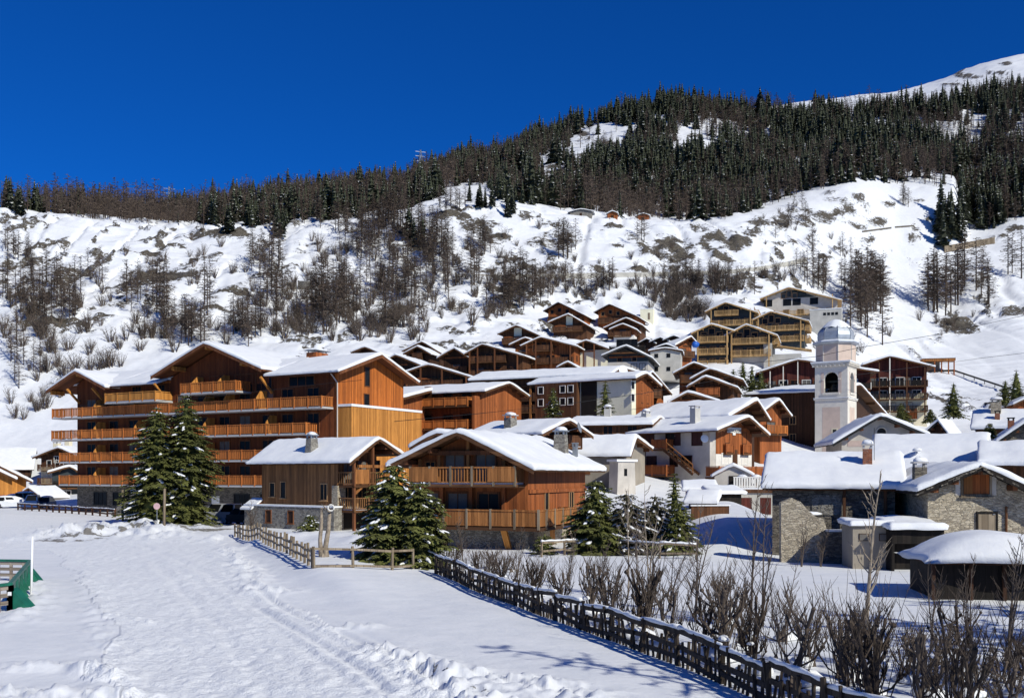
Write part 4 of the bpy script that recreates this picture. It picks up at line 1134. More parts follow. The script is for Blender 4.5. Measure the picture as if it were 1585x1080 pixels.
# ------------------------------------------------------------------ chalet with the stone cellar
h = gable('chalet', 'brown boarded chalet on a grey stone cellar, slim stone chimney on its snowy roof', (587, 673), (541, 711), (623, 699), 822, 80.5, 53, 9.4, 'wood_chalet', 'chalet', .85, 2.2, .9, .2, 'stone', 2.0, res=.45)
W_ = h
fz = 3.05
h.win('left', 1.6, 2.55, .75, 1.25, 'frame_pale', sill=True); h.win('left', 6.6, 2.65, .6, 1.3, 'frame_pale', sill=True, bars=0); h.win('left', 8.0, 2.75, .6, 1.1, 'frame_pale', sill=True, bars=0)
CELL = (4.6, 7.4)
mb = MB(); mb.box(-h.wl - .9, -h.wl - .04, -.5, h.L + 1.2, -1, 1.95); mb.build('stone_base', M['stone'], h.root)
mb = MB(); mb.box(-h.wl - .95, -h.wl - .0, -.55, h.L + 1.25, 1.95, 2.08); mb.build('snow', M['snow'], h.root)
h.wl += .9
for a in CELL: h.win('left', a, .62, .62, .95, 'frame', 'wood_dark', sill=True, bars=0)
h.wl -= .9
mb = MB(); mb.box(-h.wl - .14, -h.wl + .5, -.12, .55, -1, 3.7); mb.build('stone_pillar', M['stone_pale'], h.root)
h.balcony('front', -h.wl, h.wr + .6, 3.75, 1.9, 'balusters', 'wood_chalet', 1.7, 1.0, topmat='frame')
h.balcony('front', -h.wl, h.wr + .4, 1.75, 1.9, 'balusters', 'wood_chalet', 1.5, .95, floor_snow=True)
mb = MB(); mb.box(-h.wl + .1, -h.wl + 1.6, -1.93, -1.9, 3.85, 5.0); mb.build('wall_panel', M['wood_amber'], h.root)
for x in (-h.wl + .1, -.3, h.wr + .2):
    h.post(x, -1.75, 0, h.zp - (h.zp - h.zl) / h.wl * abs(x) - .1, .2, 'frame')
h.beam((-1.9, -1.75, 5.25), (2.3, -1.75, 5.25), .2, .24, 'wood_amber'); h.beam((-h.wl + .1, -1.75, 3.0), (-1.4, -1.75, 3.65), .16, .16, 'wood_amber', 'brace')
for x in (-1.4, .2, 1.7): h.win('front', x, 3.8, .95, 1.9, 'frame', 'curtain' if x < .5 else 'glass'); h.win('front', x, 1.8, .95, 1.75, 'frame_pale', 'glass')
for x in (-2.0, 1.9):
    mb = MB(); mb.box(x - .3, x + .3, -.09, -.036, 1.75, 3.5); mb.build('stone_pillar', M['stone_pale'], h.root)
h.chimney(-1.9, 3.7, 1.0, 1.15, 'stone', .8, .28, 'metal_grey')
mb = MB(); mb.box(-h.wl + .3, h.wr, -.06, -.04, 0, 1.6); mb.build('garage_opening', M['dark_in'], h.root)  # near-black sheet on the base, standing for the unlit inside
# the little lean-to on its far side
mb = MB(); mb.prism([(-1.0, 0, 1.75), (0, 0, 2.3), (0, 0, 0), (-1.0, 0, 0)], (0, 1.2, 0)); o = mb.build('lean_to', M['wood_rust'], h.root); o.location = (-h.wl + .2, h.L + .02, 0)
mb = MB(); mb.prism([(-1.4, -.1, 1.6), (-.05, -.1, 2.45), (-.05, -.1, 2.6), (-1.4, -.1, 1.75)], (0, 1.5, 0)); q = mb.build('roof_snow', M['snow'], o)

# ------------------------------------------------------------------ wide chalet in the middle foreground
h = gable('chalet', 'wide two storey chalet with broad snow laden roof and curved plank balcony in the middle', (708, 660), (599, 714), (826, 719), 853, 60, -23, 10.6, 'wood_rust', 'chalet', .95, 1.5, 1.6, .26, 'stone', 1.5, res=.4)
M_ = h
h.balcony('front', -h.wl + .6, h.wr - .2, 4.05, 1.5, 'balusters', 'wood_amber', 1.55, 1.0, floor_snow=True, topmat='wood_grey')
mb = MB(); mb.box(h.wr - 2.0, h.wr - .25, -1.53, -1.505, 4.2, 5.0); mb.build('wall_panel', M['wood_amber'], h.root)
mb = MB(); mb.box(-h.wl + .6, -h.wl + 2.6, -1.53, -1.505, 4.2, 5.0); mb.build('wall_panel', M['wood_amber'], h.root)
h.balcony('front', -h.wl + 1.4, h.wr + 1.3, 1.5, 1.5, 'boards', 'wood_amber', 1.6, 1.0, topmat='wood_grey')
h.balcony('right', -.4, 5.2, 1.5, 1.35, 'boards', 'wood_amber', 1.5, 1.0, ends=(False, True), topmat='wood_grey')
for x in (-2.7, -.7, 1.4): h.win('front', x, 1.55, 1.3, 1.9, 'frame', 'curtain' if x < 0 else 'glass')
for x in (-.9, 1.2): h.win('front', x, 4.1, 1.25, 1.75, 'frame', 'curtain')
h.win('front', -2.6, 4.6, .6, .8, 'wood_amber')
for x in (-3.2, -1.85, .15, 2.55): h.post(x, -.25, 4.05, h.zp - abs(x) * .43 - .1, .2, 'wood_amber')
for x in (-3.7, -1.7, .3, 2.5): h.post(x, -.2, 1.5, 3.85, .22, 'wood_rust')
h.beam((-2.4, -.4, 5.95), (2.2, -.4, 5.95), .2, .26, 'frame')
h.win('right', 3.0, 2.05, .6, 1.5, 'frame_pale', sill=True, bars=0); h.win('right', 7.6, 2.05, .8, 1.4, 'frame_pale', sill=True, bars=1)
h.beam((h.wr + .06, 0, 3.6), (h.wr + .06, h.L, 3.6), .1, .22, 'wood_rust')
h.beam((h.wr + .07, 0, 1.42), (h.wr + .07, h.L, 1.42), .1, .22, 'wood_rust')
# ground floor
mb = MB(); mb.box(h.wr + .036, h.wr + .05, 0, h.L, -.5, 1.3); mb.build('stone_base', M['stone_pale'], h.root)
h.door('right', 8.7, -.1, 1.2, 1.5, 'wood_rust'); h.win('right', 7.4, 0, .5, 1.3, 'wood_rust'); h.door('right', 4.0, -.1, .9, 1.2, 'wood_honey')
h.beam((2.9, -.3, 0.0), (2.9, -1.2, 1.4), .35, .2, 'wood_honey', 'brace'); h.beam((-2.1, -.1, .1), (-2.9, -1.4, 1.45), .16, .2, 'wood_amber', 'brace')
mb = MB(); mb.box(-2.6, -1.4, -.06, -.036, .2, 1.35); mb.build('shutter', M['wood_brown'], h.root)
h.chimney(2.7, 9.2, .95, 1.35, 'stone', .85, .22, 'metal_grey')
h.chimney(3.5, 9.9, .3, .9, 'metal_grey', .3, 0, 'metal_grey', False)
# gable wing on the left behind it
h = gable('chalet', 'narrow brown gable peeping between wide chalet and orange annex', (676, 662), (634, 686), (700, 668), 760, 76, -23, 5, 'wood_rust', 'chalet', .6, 1.2, .5, .3, res=.6)

# ------------------------------------------------------------------ white house with the outside stair
h = gable('house', 'pale rendered house with outdoor wooden stair and orange boarded gable carrying a white sign', (1159, 640.5), (1110, 662), (1191, 670), 745, 103.8, 43, 10.5, 'render_grey', 'house', 1.0, 1.6, .8, .22, res=.6)
z0 = h.root.location.z
def zz(y, d=102): return EYE + (HZ - y) * d / F - z0
mb = MB(); g1 = (h.zp - h.zl) / h.wl; zb = zz(702)
mb.prism([(-h.wl + 1.0, -.05, zb), (h.wr, -.05, zb), (h.wr, -.05, h.zr - .05), (0, -.05, h.zp - .06), (-h.wl + 1.0, -.05, h.zp - g1 * (h.wl - 1.0) - .05)], (0, .045, 0)); mb.build('gable_boarding', M['wood_rust'], h.root)
mb = MB(); mb.box(-h.wl + 1.0, h.wr + .02, -.03, -.004, 0.3, zb - .002); mb.build('wall_panel', M['render_white'], h.root)
for x in (-1.6, 1.5):
    h.win('front', x, zz(684), .75, 1.1, 'wood_brown', bars=0)
    h.balcony('front', x - .75, x + .75, zz(700), .35, 'boards', 'wood_rust', 3, .85, off=.05)
for x, w in ((-2.0, 1.1), (1.6, 1.1)): h.win('front', x, zz(717), w, 1.0, 'frame_white', 'shutter', shut=None)
h.door('front', -.2, zz(722), .9, 1.8, 'wood_brown')
h.balcony('front', -h.wl - .8, h.wr + .6, zz(738), 1.7, 'boards', 'wood_rust', 2.2, 1.05, floor_snow=True)
for a, y in ((1.6, 689), (5.0, 687), (7.9, 690)):
    h.win('left', a, zz(y, 105), 1.15, 1.35, 'shutter', 'shutter' if a != 5 else 'glass')
h.door('left', 4.1, zz(689, 104), .8, 1.5, 'shutter')
for a in (2.9, 4.6, 7.6): h.win('left', a, zz(721, 105), 1.2 if a != 4.6 else .9, 1.0, 'shutter', 'shutter' if a == 7.6 else 'glass')
# outside stair
O, A, N = h.side('left')
st = MB(); n = 14
for i in range(n):
    a = 5.0 - i * .27; z = zz(694, 104) - i * .19
    c = O + A * a + N * .7 + Z3 * (z - .05); st.obox(c, A * .15, N * .55, Z3 * .04)
for nn in (.15, 1.25):
    st.bar(O + A * 5.1 + N * nn + Z3 * (zz(694, 104) - .05), O + A * (5.0 - n * .27) + N * nn + Z3 * (zz(694, 104) - n * .19 - .05), .08, .26)
st = st.build('stair', M['wood_brown'], h.root)
mr = MB()
for nn in (1.25,):
    p0 = O + A * 5.1 + N * nn + Z3 * (zz(694, 104)); p1 = O + A * (5.0 - n * .27) + N * nn + Z3 * (zz(694, 104) - n * .19)
    mr.bar(p0 + Z3 * .95, p1 + Z3 * .95, .09, .1); mr.bar(p0 + Z3 * .5, p1 + Z3 * .5, .05, .1)
    for i in range(9): q = p0 + (p1 - p0) * i / 8; mr.bar(q, q + Z3 * .95, .05, .05)
mr.build('railing', M['wood_amber'], st)
h.balcony('left', 4.6, 6.6, zz(694, 104), 1.3, 'boards', 'wood_rust', 2, .95)
h.balcony('left', 4.4, 10.2, zz(735, 104), 1.5, 'boards', 'wood_rust', 2, 1.0)
h.chimney(-2.9, 3.1, .9, 1.7, 'concrete', .7, 0, 'slab', False)
h.chimney(-2.6, 10.0, .8, 1.4, 'concrete', .7, 0, 'slab', True)
# white sign with lettering on the boarded gable
mb = MB(); mb.box(-1.75, .75, -.16, -.1, zz(668), zz(662) + .15); mb.box(-.75, -.25, -.16, -.1, zz(668) - .25, zz(668)); sg = mb.build('sign', M['frame_white'], h.root)
fc = bpy.data.curves.new('lettering', 'FONT'); fc.body = 'RESTAURANT'; fc.size = .42; fc.extrude = .008; fc.align_x = 'CENTER'
tmp = bpy.data.objects.new('lettering', fc); COL.objects.link(tmp); bpy.context.view_layer.update()
lm = bpy.data.meshes.new_from_object(tmp.evaluated_get(bpy.context.evaluated_depsgraph_get())); bpy.data.objects.remove(tmp); lm.materials.clear(); lm.materials.append(M['letter'])
fo_ = link(bpy.data.objects.new('lettering', lm), sg); fo_.location = (-.5, -.17, zz(667)); fo_.rotation_euler = (R(90), 0, 0)
# satellite dish
mb = MB(); mb.lathe([(.01, 0), (.25, .04), (.42, .14), (.4, .16), (.02, .03)], 14); d_ = mb.build('satellite_dish', M['white_paint'], h.root, True); d_.location = (-h.wl - .55, .3, zz(679)); d_.rotation_euler = (R(80), 0, R(-35))
mb = MB(); mb.bar((0, 0, 0), (0, 0, -.5), .05, .05); mb.build('bracket', M['metal_grey'], d_)

# low snowy roofs between wide chalet and white house
h = gable('house', 'low cream outbuilding with snowy roof, small white chimney, left of the pale rendered house', (985, 671), (976, 700), (1010, 690), 750, 96, 68, 8.5, 'render_dim', 'house', .4, .7, .5, .3, res=.6)
h.chimney(-1.2, 5.6, .8, .9, 'render_white', .8, 0, 'slab', True)
mb = MB(); mb.box(-h.wl - .05, -h.wl - .003, 3.4, 4.0, 1.0, 1.5); mb.build('vent', M['frame'], h.root)
h = gable('chalet', 'old chalet with snowy roof, squat chimney and dish behind the wide chalet', (882, 645), (839, 667), (918, 671), 720, 90, 50, 7.2, 'wood_brown', 'chalet', .8, 1.4, .5, .22, res=.6)
h.chimney(-2.4, 3.6, .9, 1.0, 'stone', .8, 0, 'slab', True); h.win('front', .8, 2.2, .8, 1.0)
h.balcony('front', -1.5, 2.6, 1.7, .9, 'boards', 'wood_brown')
mb = MB(); mb.lathe([(.01, 0), (.3, .05), (.5, .17), (.47, .19), (.02, .04)], 14); d_ = mb.build('satellite_dish', M['metal_grey'], h.root, True); d_.location = (.4, -2.0, h.zp - .6); d_.rotation_euler = (R(75), 0, R(20))
mb = MB(); mb.bar((0, 0, 0), (0, .0, -1.2), .05, .05); mb.build('bracket', M['metal_grey'], d_)
h = gable('house', 'long low dark timber house with flat snowy roof right behind the cream outbuilding', (1022, 641), (1010, 652), (1030, 648), 690, 112, 72, 8.4, 'wood_brown', 'house', .5, .8, .5, .3, eave='eave', res=.7)
for a in (1.5, 4.2, 6.8): h.win('left', a, 1.2, 1.0, .9)
h.chimney(-1.0, 5.0, .7, 1.1, 'concrete', .7, 0, 'slab', True)
h = gable('house', 'house with wide snowy roof and dark slatted gable directly behind the pale rendered house', (1172, 614), (1128, 640), (1192, 646), 700, 117, 47, 11.5, 'wood_dark', 'house', .9, 1.6, .8, .34, res=.7)
h.win('front', 0, 2.5, 1.2, 1.2); h.win('front', -2, 1.2, 1, 1.2)
h = gable('chalet', 'small orange gable with snow cap half hidden between restaurant and tall dark barn', (1206, 614), (1180, 634), (1225, 640), 690, 124, 35, 6, 'wood_rust', 'chalet', .7, 1., .5, .3, res=.7)
floors(h, [1.5, 3.8], nwin=1)
# white hut with a small window and sloping wall
mb = MB(); mb.prism([(0, 0, -1), (3.2, 0, -1), (3.0, 0, 2.9), (.2, 0, 2.9)], (0, 2.0, 0)); o = mb.build('outbuilding', M['render_grey']); p = P(955, 745, 92); o.location = (p.x, p.y, 3.7); o.rotation_euler = (0, 0, R(30))
tag(o, 'small white rendered tower-like hut with one little window below the cream outbuilding', 'outbuilding')
o.location.z = zat(p.x, p.y) + .3; o.scale = (.68, .68, .95)
mb = MB(); mb.box(-.15, 3.35, -.2, 2.2, 2.9, 3.12); mb.build('roof_snow', M['snow'], o); mb = MB(); mb.box(1.2, 1.7, -.03, -.004, 1.5, 2.2); mb.build('window', M['glass'], o)

# ------------------------------------------------------------------ pale block with orange gable
h = gable('apartment_building', 'pale cream apartment block with orange gable, brown balcony wing at its left', (1001, 573), (984, 581), (1024, 594), 655, 126, 55, 14.0, 'render_pale', 'building', .6, .9, 1.2, .3, res=.8)
z0 = h.root.location.z
def zz(y, d=126): return EYE + (HZ - y) * d / F - z0
mb = MB(); mb.prism([(-1.2, -.06, .5), (h.wr + .02, -.06, .5), (h.wr + .02, -.06, h.zr - .05), (0, -.06, h.zp - .06), (-1.2, -.06, h.zp - .7)], (0, .055, 0)); mb.build('gable_boarding', M['wood_rust'], h.root)
for x in (.4, 1.9):
    for y in (604, 622, 636): h.win('front', x, zz(y), .55, 1.0, 'wood_brown', bars=0)
for y in (603, 622): h.win('front', -2.1, zz(y), .8, .9, 'frame_white', bars=0)
mb = MB(); mb.box(-h.wl - .12, -h.wl - .003, 5.0, 7.3, 0, h.zl - .05); mb.build('recess_shade', M['dark_in'], h.root)  # near-black slab on the wall in place of a shaded recess
mb = MB(); mb.box(-h.wl - .9, -h.wl - .003, 7.5, 13.9, zz(655), h.zl - .05); mb.build('boarding', M['wood_brown'], h.root)
O, A, N = h.side('left')
h2 = h.wl; h.wl = h.wl + .9
for a in (8.4, 9.6, 13.0):
    for y in (608, 627): h.win('left', a, zz(y, 130), .75, .85, 'frame_white', bars=0)
h.wl = h2
for a in (7.5, 9.3): h.win('left', a + 1, zz(652), .8, .8, 'frame_white', bars=0)
h = gable('apartment_building', 'long brown apartment block with icicled flat roof and timber galleries left of the pale block', (962, 565), (946, 576), (990, 573), 660, 142, 66, 20.0, 'wood_brown', 'building', 1.8, 1., 1., .3, res=1.)
z0 = h.root.location.z
for i, y in enumerate((600, 622, 640)):
    z = EYE + (HZ - y) * 148 / F - z0
    h.balcony('left', 1.0, 18.5, z, .6, 'panel', 'wood_brown', 2.5, .95)
    wh = min(1.6, h.zl - z - .65)
    for a in (2.5, 5.5, 8.5, 11.5, 14.5, 17):
        if wh > .5: h.win('left', a, z + .1, 1.3, wh)
for a in (1, 4.5, 8, 11.5, 15, 18.4): h.post(-h.wl - .5, a, 0, h.zl - .55, .28, 'wood_amber')
mb = MB(); mb.lathe([(.01, 0), (.5, .06), (.85, .25), (.8, .28), (.02, .05)], 14); d_ = mb.build('satellite_dish', M['white_paint'], h.root, True); d_.location = (-.6, -1.3, h.zp - .5); d_.rotation_euler = (R(80), 0, R(-30))

# ------------------------------------------------------------------ dark chalets on the slope: outline points, depth, turn
def dk(label, pk, lf, rf, base, d, al=-18, L=9, wall='wood_dark', zs=(), rail='wood_brown', lower=None, bh=0, **k):
    nw = k.pop('nwin', None); po = k.pop('posts', False); st = k.pop('style', 'panel'); fr = k.pop('frame', 'frame'); side = k.pop('rside', True)
    h = gable('chalet', label, pk, lf, rf, base, d, al, L, wall, lower=lower, bh=bh, **k)
    floors(h, zs, st, rail, nwin=nw, posts=po, frame=fr)
    za = h.zp - 2.15; wn = h.wl + h.wr
    if not any(z < za + 1.0 and za - .2 < z + 1.7 for z in zs) and wn > 4:
        for x in ((-1.25, 1.25) if wn < 8 else (-2.0, 0, 2.0)): h.win('front', x, za - .22 * abs(x), .75, .85, 'frame_pale' if len(label) % 2 else fr, bars=0)
    mb = MB()
    zt = h.zp - 1.05 * (h.zp - min(h.zl, h.zr)); k = min(h.wl, h.wr) * .93
    mb.bar((-k, -.06, zt + .25), (k, -.06, zt + .25), .1, .26); mb.build('beam', M['wood_rust' if wall != 'wood_rust' else 'wood_brown'], h.root)
    if side:
        for z in zs:
            if z + 1.6 < h.zr: h.win('right', 2.2, z + .5, .8, 1.0, fr, bars=0); h.win('right', 5.4, z + .5, .8, 1.0, fr, bars=0)
    return h
dk('dark chalet roof just showing behind the right end of the big orange roof', (565, 534), (543, 543), (598, 549), 575, 185, -20, 8, 'wood_dark', (1.2,))
dk('small dark chalet nearest the slope, third roof right of the orange chimney', (612, 546), (590, 560), (652, 563), 592, 178, -20, 8, 'wood_dark', (1., 3.4))
h = dk('dark chalet with a second smaller gable, highest of the left chalet row', (653, 526), (622, 541), (684, 545), 562, 205, -18, 9, 'wood_dark', (1., 3.5))
dk('little front gable standing before the dark double gabled chalet', (646, 533), (624, 545), (668, 546), 562, 198, -18, 5, 'wood_dark', (1., 3.2), T=.25)
dk('broad dark chalet with pale posts across its front above the smaller orange block', (663, 561), (619, 576), (735, 583), 604, 165, -16, 9, 'wood_brown', (.6, 3.1), posts=True, nwin=4)
dk('narrow black chalet squeezed left of the three storey brown chalet', (703, 536), (676, 552), (730, 554), 585, 190, -20, 9, 'wood_dark', (1.2, 3.8, 6.0))
dk('three storey brown chalet with deep galleries and pale gallery floors', (746, 530), (718, 546), (813, 549), 588, 184, -18, 10, 'wood_brown', (.8, 3.4, 6.0), rail='wood_brown', posts=True, nwin=3)
h = dk('brown chalet with a pale panel in its gable, left of the two stacked top chalets', (799, 501), (770, 515), (839, 519), 538, 222, -20, 10, 'wood_brown', (1.2,))
mb = MB(); mb.box(-.9, .9, -.1, -.06, .6, 4.6); mb.build('wall_panel', M['render_pale'], h.root)
dk('small brown gable tucked left of the orange galleried chalet', (813, 520), (788, 532), (845, 534), 560, 196, -18, 9, 'wood_rust', (1., 3.2))
dk('orange galleried chalet with four tall pale posts in the middle of the slope', (837, 519), (806, 533), (894, 534), 566, 187, -16, 10, 'wood_rust', (.5, 2.9, 5.2), rail='wood_brown', posts=True, nwin=3)
dk('tiny snowy gable in front of the orange galleried chalet', (879, 557), (862, 566), (896, 568), 580, 165, -16, 4, 'wood_rust', ())
h = dk('topmost left chalet, reddish brown under a dark roof', (864, 466), (841, 480), (908, 488), 505, 252, -20, 10, 'wood_rust', (1.,), eave='wood_dark', T=.14)
h = dk('brown chalet with white strip in its gable just under the topmost left chalet', (879.5, 484), (849, 497), (912, 503), 518, 238, -18, 9, 'wood_brown', (1.0,))
mb = MB(); mb.box(-.8, .8, -.1, -.06, 1.2, 5.0); mb.build('wall_panel', M['render_pale'], h.root)
dk('topmost right chalet, plain brown wall with dark overhanging roof', (943, 469), (919, 482), (988, 489), 506, 252, -20, 11, 'wood_rust', (1.2,), eave='wood_dark', T=.14)
dk('brown chalet on a terrace wall under the topmost right chalet', (969, 490), (934, 506), (995, 502), 526, 240, -16, 10, 'wood_brown', (1.2,))
dk('little gabled porch chalet in front of the terrace chalet', (964, 499), (943, 508), (986, 509), 526, 232, -16, 4, 'wood_rust', (1.,), lower='render_white', bh=1.2, T=.22)
dk('black timbered chalet with pale ground floor right of the orange galleried chalet', (907, 524), (889, 532), (951, 541), 562, 190, -18, 10, 'wood_dark', (2.8, 5.), lower='render_pale', bh=2.6, posts=True, nwin=2)
h = dk('slate grey chalet with glazed gable below the pale concrete house', (969, 532), (931, 548), (1010, 552), 575, 168, -14, 10, 'slate', (), lower='render_grey', bh=1.8, eave='eave_grey')
for x in (-1.2, 0, 1.2): h.win('front', x, 3.6, 1.0, 1.9, 'iron')
h.balcony('front', -h.wl + .4, h.wr - .4, 3.3, 1.1, 'panel', 'wood_black'); h.win('front', 2.6, .4, .9, 1.0, 'iron'); h.win('front', 1.2, .4, .9, 1.0, 'iron')
# concrete house with little dark roofs above
h = gable('house', 'bare grey concrete house with four small windows and a flat timber parapet', (1030, 536), (1004, 541), (1056, 541), 566, 178, -12, 7, 'concrete', 'house', .3, .3, .3, .15, eave='wood_dark', res=1.2, purlin=False)
for x in (-1.6, .8):
    for z in (.8, 3.2): h.win('front', x * .9 - .2, h.zl - 4.3 + z, .55, .6, 'iron', bars=0)
for i, (u, y, w, lb) in enumerate(((1001, 526, 14, 'leftmost'), (1022, 524, 17, 'second'), (1043, 521, 17, 'rightmost'))):
    h = gable('hut', f'{lb} of three small dark roofed huts above the grey concrete house', (u, y - 4), (u - w, y + 4), (u + w, y + 4), y + 14, 192 - i, -15, 4, 'wood_dark', 'hut', .5, .6, .4, .14, eave='wood_black', res=1.2)
    floors(h, [.3], nwin=2, balc=False)
h = gable('hut', 'small snow covered gable in front of the three dark huts', (1031, 530), (1012, 537), (1048, 537), 546, 186, -12, 4, 'wood_dark', 'hut', .4, .6, .3, .2, eave='wood_black', res=1.2)
h = dk('brown gable with blue tarpaulin beside the left pale new chalet', (1070, 518), (1045, 532), (1080, 530), 572, 188, 30, 9, 'wood_rust', (2.5,), T=.25)
mb = MB(); mb.blob((0, 0, 0), .7, .4, .6, 0, 3, flat=1); o = mb.build('tarpaulin', M['tarp'], None, True); p = P(1076, 533, 183); o.location = p; tag(o, 'bright blue tarpaulin bundle hung beside the left pale new chalet', 'tarpaulin')
# little pale concrete box and container high in the scrub
mb = MB(); mb.box(-1.7, 1.7, 0, 3, -2, 3.2); o = mb.build('outbuilding', M['render_pale']); p = on_ground(1001, 497, 180); o.location = p; o.rotation_euler = (0, 0, R(-15)); tag(o, 'small pale box building in the scrub right of the topmost chalets', 'outbuilding')
mb = MB(); mb.box(-1.75, 1.75, -.06, 3.06, 3.2, 3.42); mb.build('roof_snow', M['snow'], o); mb = MB(); mb.box(.3, .9, -.04, -.004, .4, 2.2); mb.build('door', M['wood_grey'], o)

# ------------------------------------------------------------------ pale new chalets
def new(label, pk, lf, rf, base, d, al=-18, L=11, wall='slate', zs=(), n=None, lower=None, bh=0, side=(), T=.16):
    h = gable('chalet', label, pk, lf, rf, base, d, al, L, wall, ovs=1.1, ovf=1.5, T=T, lower=lower, bh=bh, eave='wood_new', res=1.0)
    floors(h, zs, 'balusters', 'wood_new', nwin=n, frame='frame_pale', slab='wood_new', dep=1.3)
    for x in (-1.5, 0, 1.5): h.win('front', x, h.zp - 2.6 + .25 * (x == 0), 1.1, 1.2 + .5 * (x == 0), 'frame_pale', bars=0)
    for f in (-.9, .9): h.post(f * (h.wl if f < 0 else h.wr), -1.35, -1, h.zp - abs(f) * h.wl * (h.zp - h.zl) / h.wl - .2, .25, 'wood_new')
    for z in side: h.balcony('right', .5, L * .7, z, 1.2, 'slats', 'wood_new', slab='wood_new'); h.win('right', 2, z + .1, 1.3, 1.8, 'frame_pale'); h.win('right', 5, z + .1, 1.3, 1.8, 'frame_pale')
    return h
new('upper left pale new chalet with glazed grey gable and two balconies', (1123, 466), (1091, 481), (1173, 482), 506, 240, -18, 11, 'slate', (.6, 3.0), 4, side=(.6, 3.0))
h = new('largest pale new chalet, topmost right, white and grey walls with big windows', (1221, 443), (1176, 461), (1303, 463), 488, 270, -18, 12, 'render_grey', (.2,), 5)
for x in (-5.5, -.5, 2, 6.5): h.win('front', x, 3.0, 1.9, 1.6, 'iron', bars=1)
for x in (1.2, 3.4): h.win('front', x, 5.4, 1.9, 1.5, 'iron')
mb = MB(); mb.prism([(-2.2, -.06, 4.9), (7, -.06, 4.9), (4.5, -.06, h.zp - 1.6), (0, -.06, h.zp - .3), (-2.2, -.06, h.zp - 1.1)], (0, .05, 0)); mb.build('gable_cladding', M['slate'], h.root)
mb = MB(); p = P(1278, 508, 262); mb.box(-4, 4, 0, 6, -3, 5.0); o = mb.build('retaining_wall', M['concrete']); o.location = p; o.rotation_euler = (0, 0, R(-20)); tag(o, 'pale concrete garage box with slit windows below the largest new chalet', 'garage')
mb = MB(); mb.box(-4.1, 4.1, -.1, 6.1, 5.0, 5.2); mb.build('roof_snow', M['snow'], o)
for i in range(4): mb = MB(); mb.box(-.6 + i * 1.0, .1 + i * 1.0, -.05, -.003, 3.4, 4.1); mb.build('window', M['glass'], o)
new('pale new chalet in the second row right with two balconies on its side', (1193, 480), (1164, 494), (1252, 495), 534, 238, -20, 10, 'slate', (1.0, 3.6), 4, side=(1.2, 3.6))
new('lower left pale new chalet with four stacked balconies', (1101, 499), (1069, 514), (1137, 510), 568, 198, -14, 10, 'slate', (.3, 2.7, 5.1), 3)
h = new('lower right pale new chalet with long terrace and tall concrete corner', (1155, 500), (1121, 518), (1203, 517), 570, 197, -18, 11, 'slate', (2.6, 5.0), 3, 'concrete', 2.4, side=(5.0,))
mb = MB(); mb.box(h.wr - 1.6, h.wr + .05, -.6, -.01, -1, 4.9); mb.build('concrete_pier', M['concrete'], h.root)
mb = MB(); mb.prism([(h.wr, 1.0, 4.85), (h.wr + 7.5, 1.0, 3.6), (h.wr + 7.5, 1.0, 3.3), (h.wr, 1.0, 4.55)], (0, 2.5, 0)); t_ = mb.build('terrace', M['wood_new'], h.root)
mb = MB(); mb.box(h.wr + .06, h.wr + 5.5, 1.3, 4, -1, 2.9); mb.build('lower_wall', M['concrete'], h.root)

# ------------------------------------------------------------------ brown chalets left of the church
dk('orange balcony chalet, uppermost of the four stacked roofs left of the church', (1074, 558), (1042, 575), (1108, 572), 600, 155, -12, 9, 'wood_rust', (1., 3.2), nwin=2)
dk('second of the four stacked roofs left of the church, brown front', (1099, 567), (1068, 584), (1150, 585), 615, 145, -16, 10, 'wood_brown', (1., 3.0), nwin=2)
dk('third of the four stacked roofs left of the church, with orange lower balcony', (1092, 579), (1063, 596), (1142, 597), 622, 136, -16, 9, 'wood_brown', (.9,), rail='wood_rust', nwin=3)
dk('lowest of the four stacked roofs left of the church, plain brown gable', (1064, 603), (1034, 620), (1114, 618), 634, 126, -14, 8, 'wood_brown', (), nwin=2)
dk('brown balconied chalet behind the orange gable of the pale block', (1010, 572), (990, 590), (1040, 607), 650, 142, 25, 8, 'wood_rust', (1., 3.4, 5.6), nwin=2)

# ------------------------------------------------------------------ big dark red chalets behind the church
h = gable('apartment_building', 'wide dark red chalet with white balcony panels behind the church tower', (1235, 553), (1171, 574), (1360, 572), 640, 180, -12, 12, 'wood_red', 'building', 1.2, 1.6, .6, .3, res=1.0)
z0 = h.root.location.z
for y in (596, 616):
    z = EYE + (HZ - y) * 180 / F - z0 - .8
    h.balcony('front', -h.wl, h.wr, z, 1.5, 'panel', 'wood_black', 3.2, 1.0, topmat='white_trim')
    for k in range(8): h.win('front', -h.wl + 1.6 + k * (h.wl + h.wr - 2.5) / 8, z + .1, 1.4, 1.7, 'frame_white' if k % 2 else 'frame', 'curtain' if k % 3 == 0 else 'glass')
for f in (-.8, -.42, 0, .35, .7): h.post(f * (h.wl if f < 0 else h.wr), -1.4, EYE + (HZ - 600) * 180 / F - z0, h.zp - abs(f) * 2.3 - .1, .16, 'white_trim')
h = gable('apartment_building', 'dark brown chalet block with three white topped balcony rows right of the church', (1377.5, 548), (1335, 562), (1447, 565), 648, 192, -14, 12, 'wood_red', 'building', 1.2, 1.6, .6, .3, lower='render_cream', bh=5.0, res=1.0)
z0 = h.root.location.z
for y in (590, 610, 629):
    z = EYE + (HZ - y) * 192 / F - z0 - .9
    h.balcony('front', -h.wl + .3, h.wr, z, 1.5, 'slats', 'wood_black', 3.0, 1.0, topmat='wood_brown')
    for k in range(6): h.win('front', -h.wl + 1.2 + k * (h.wl + h.wr - 1.5) / 6, z + .1, 1.5, 1.6, 'frame_white' if k % 2 else 'frame', 'curtain' if k % 4 == 0 else 'glass')
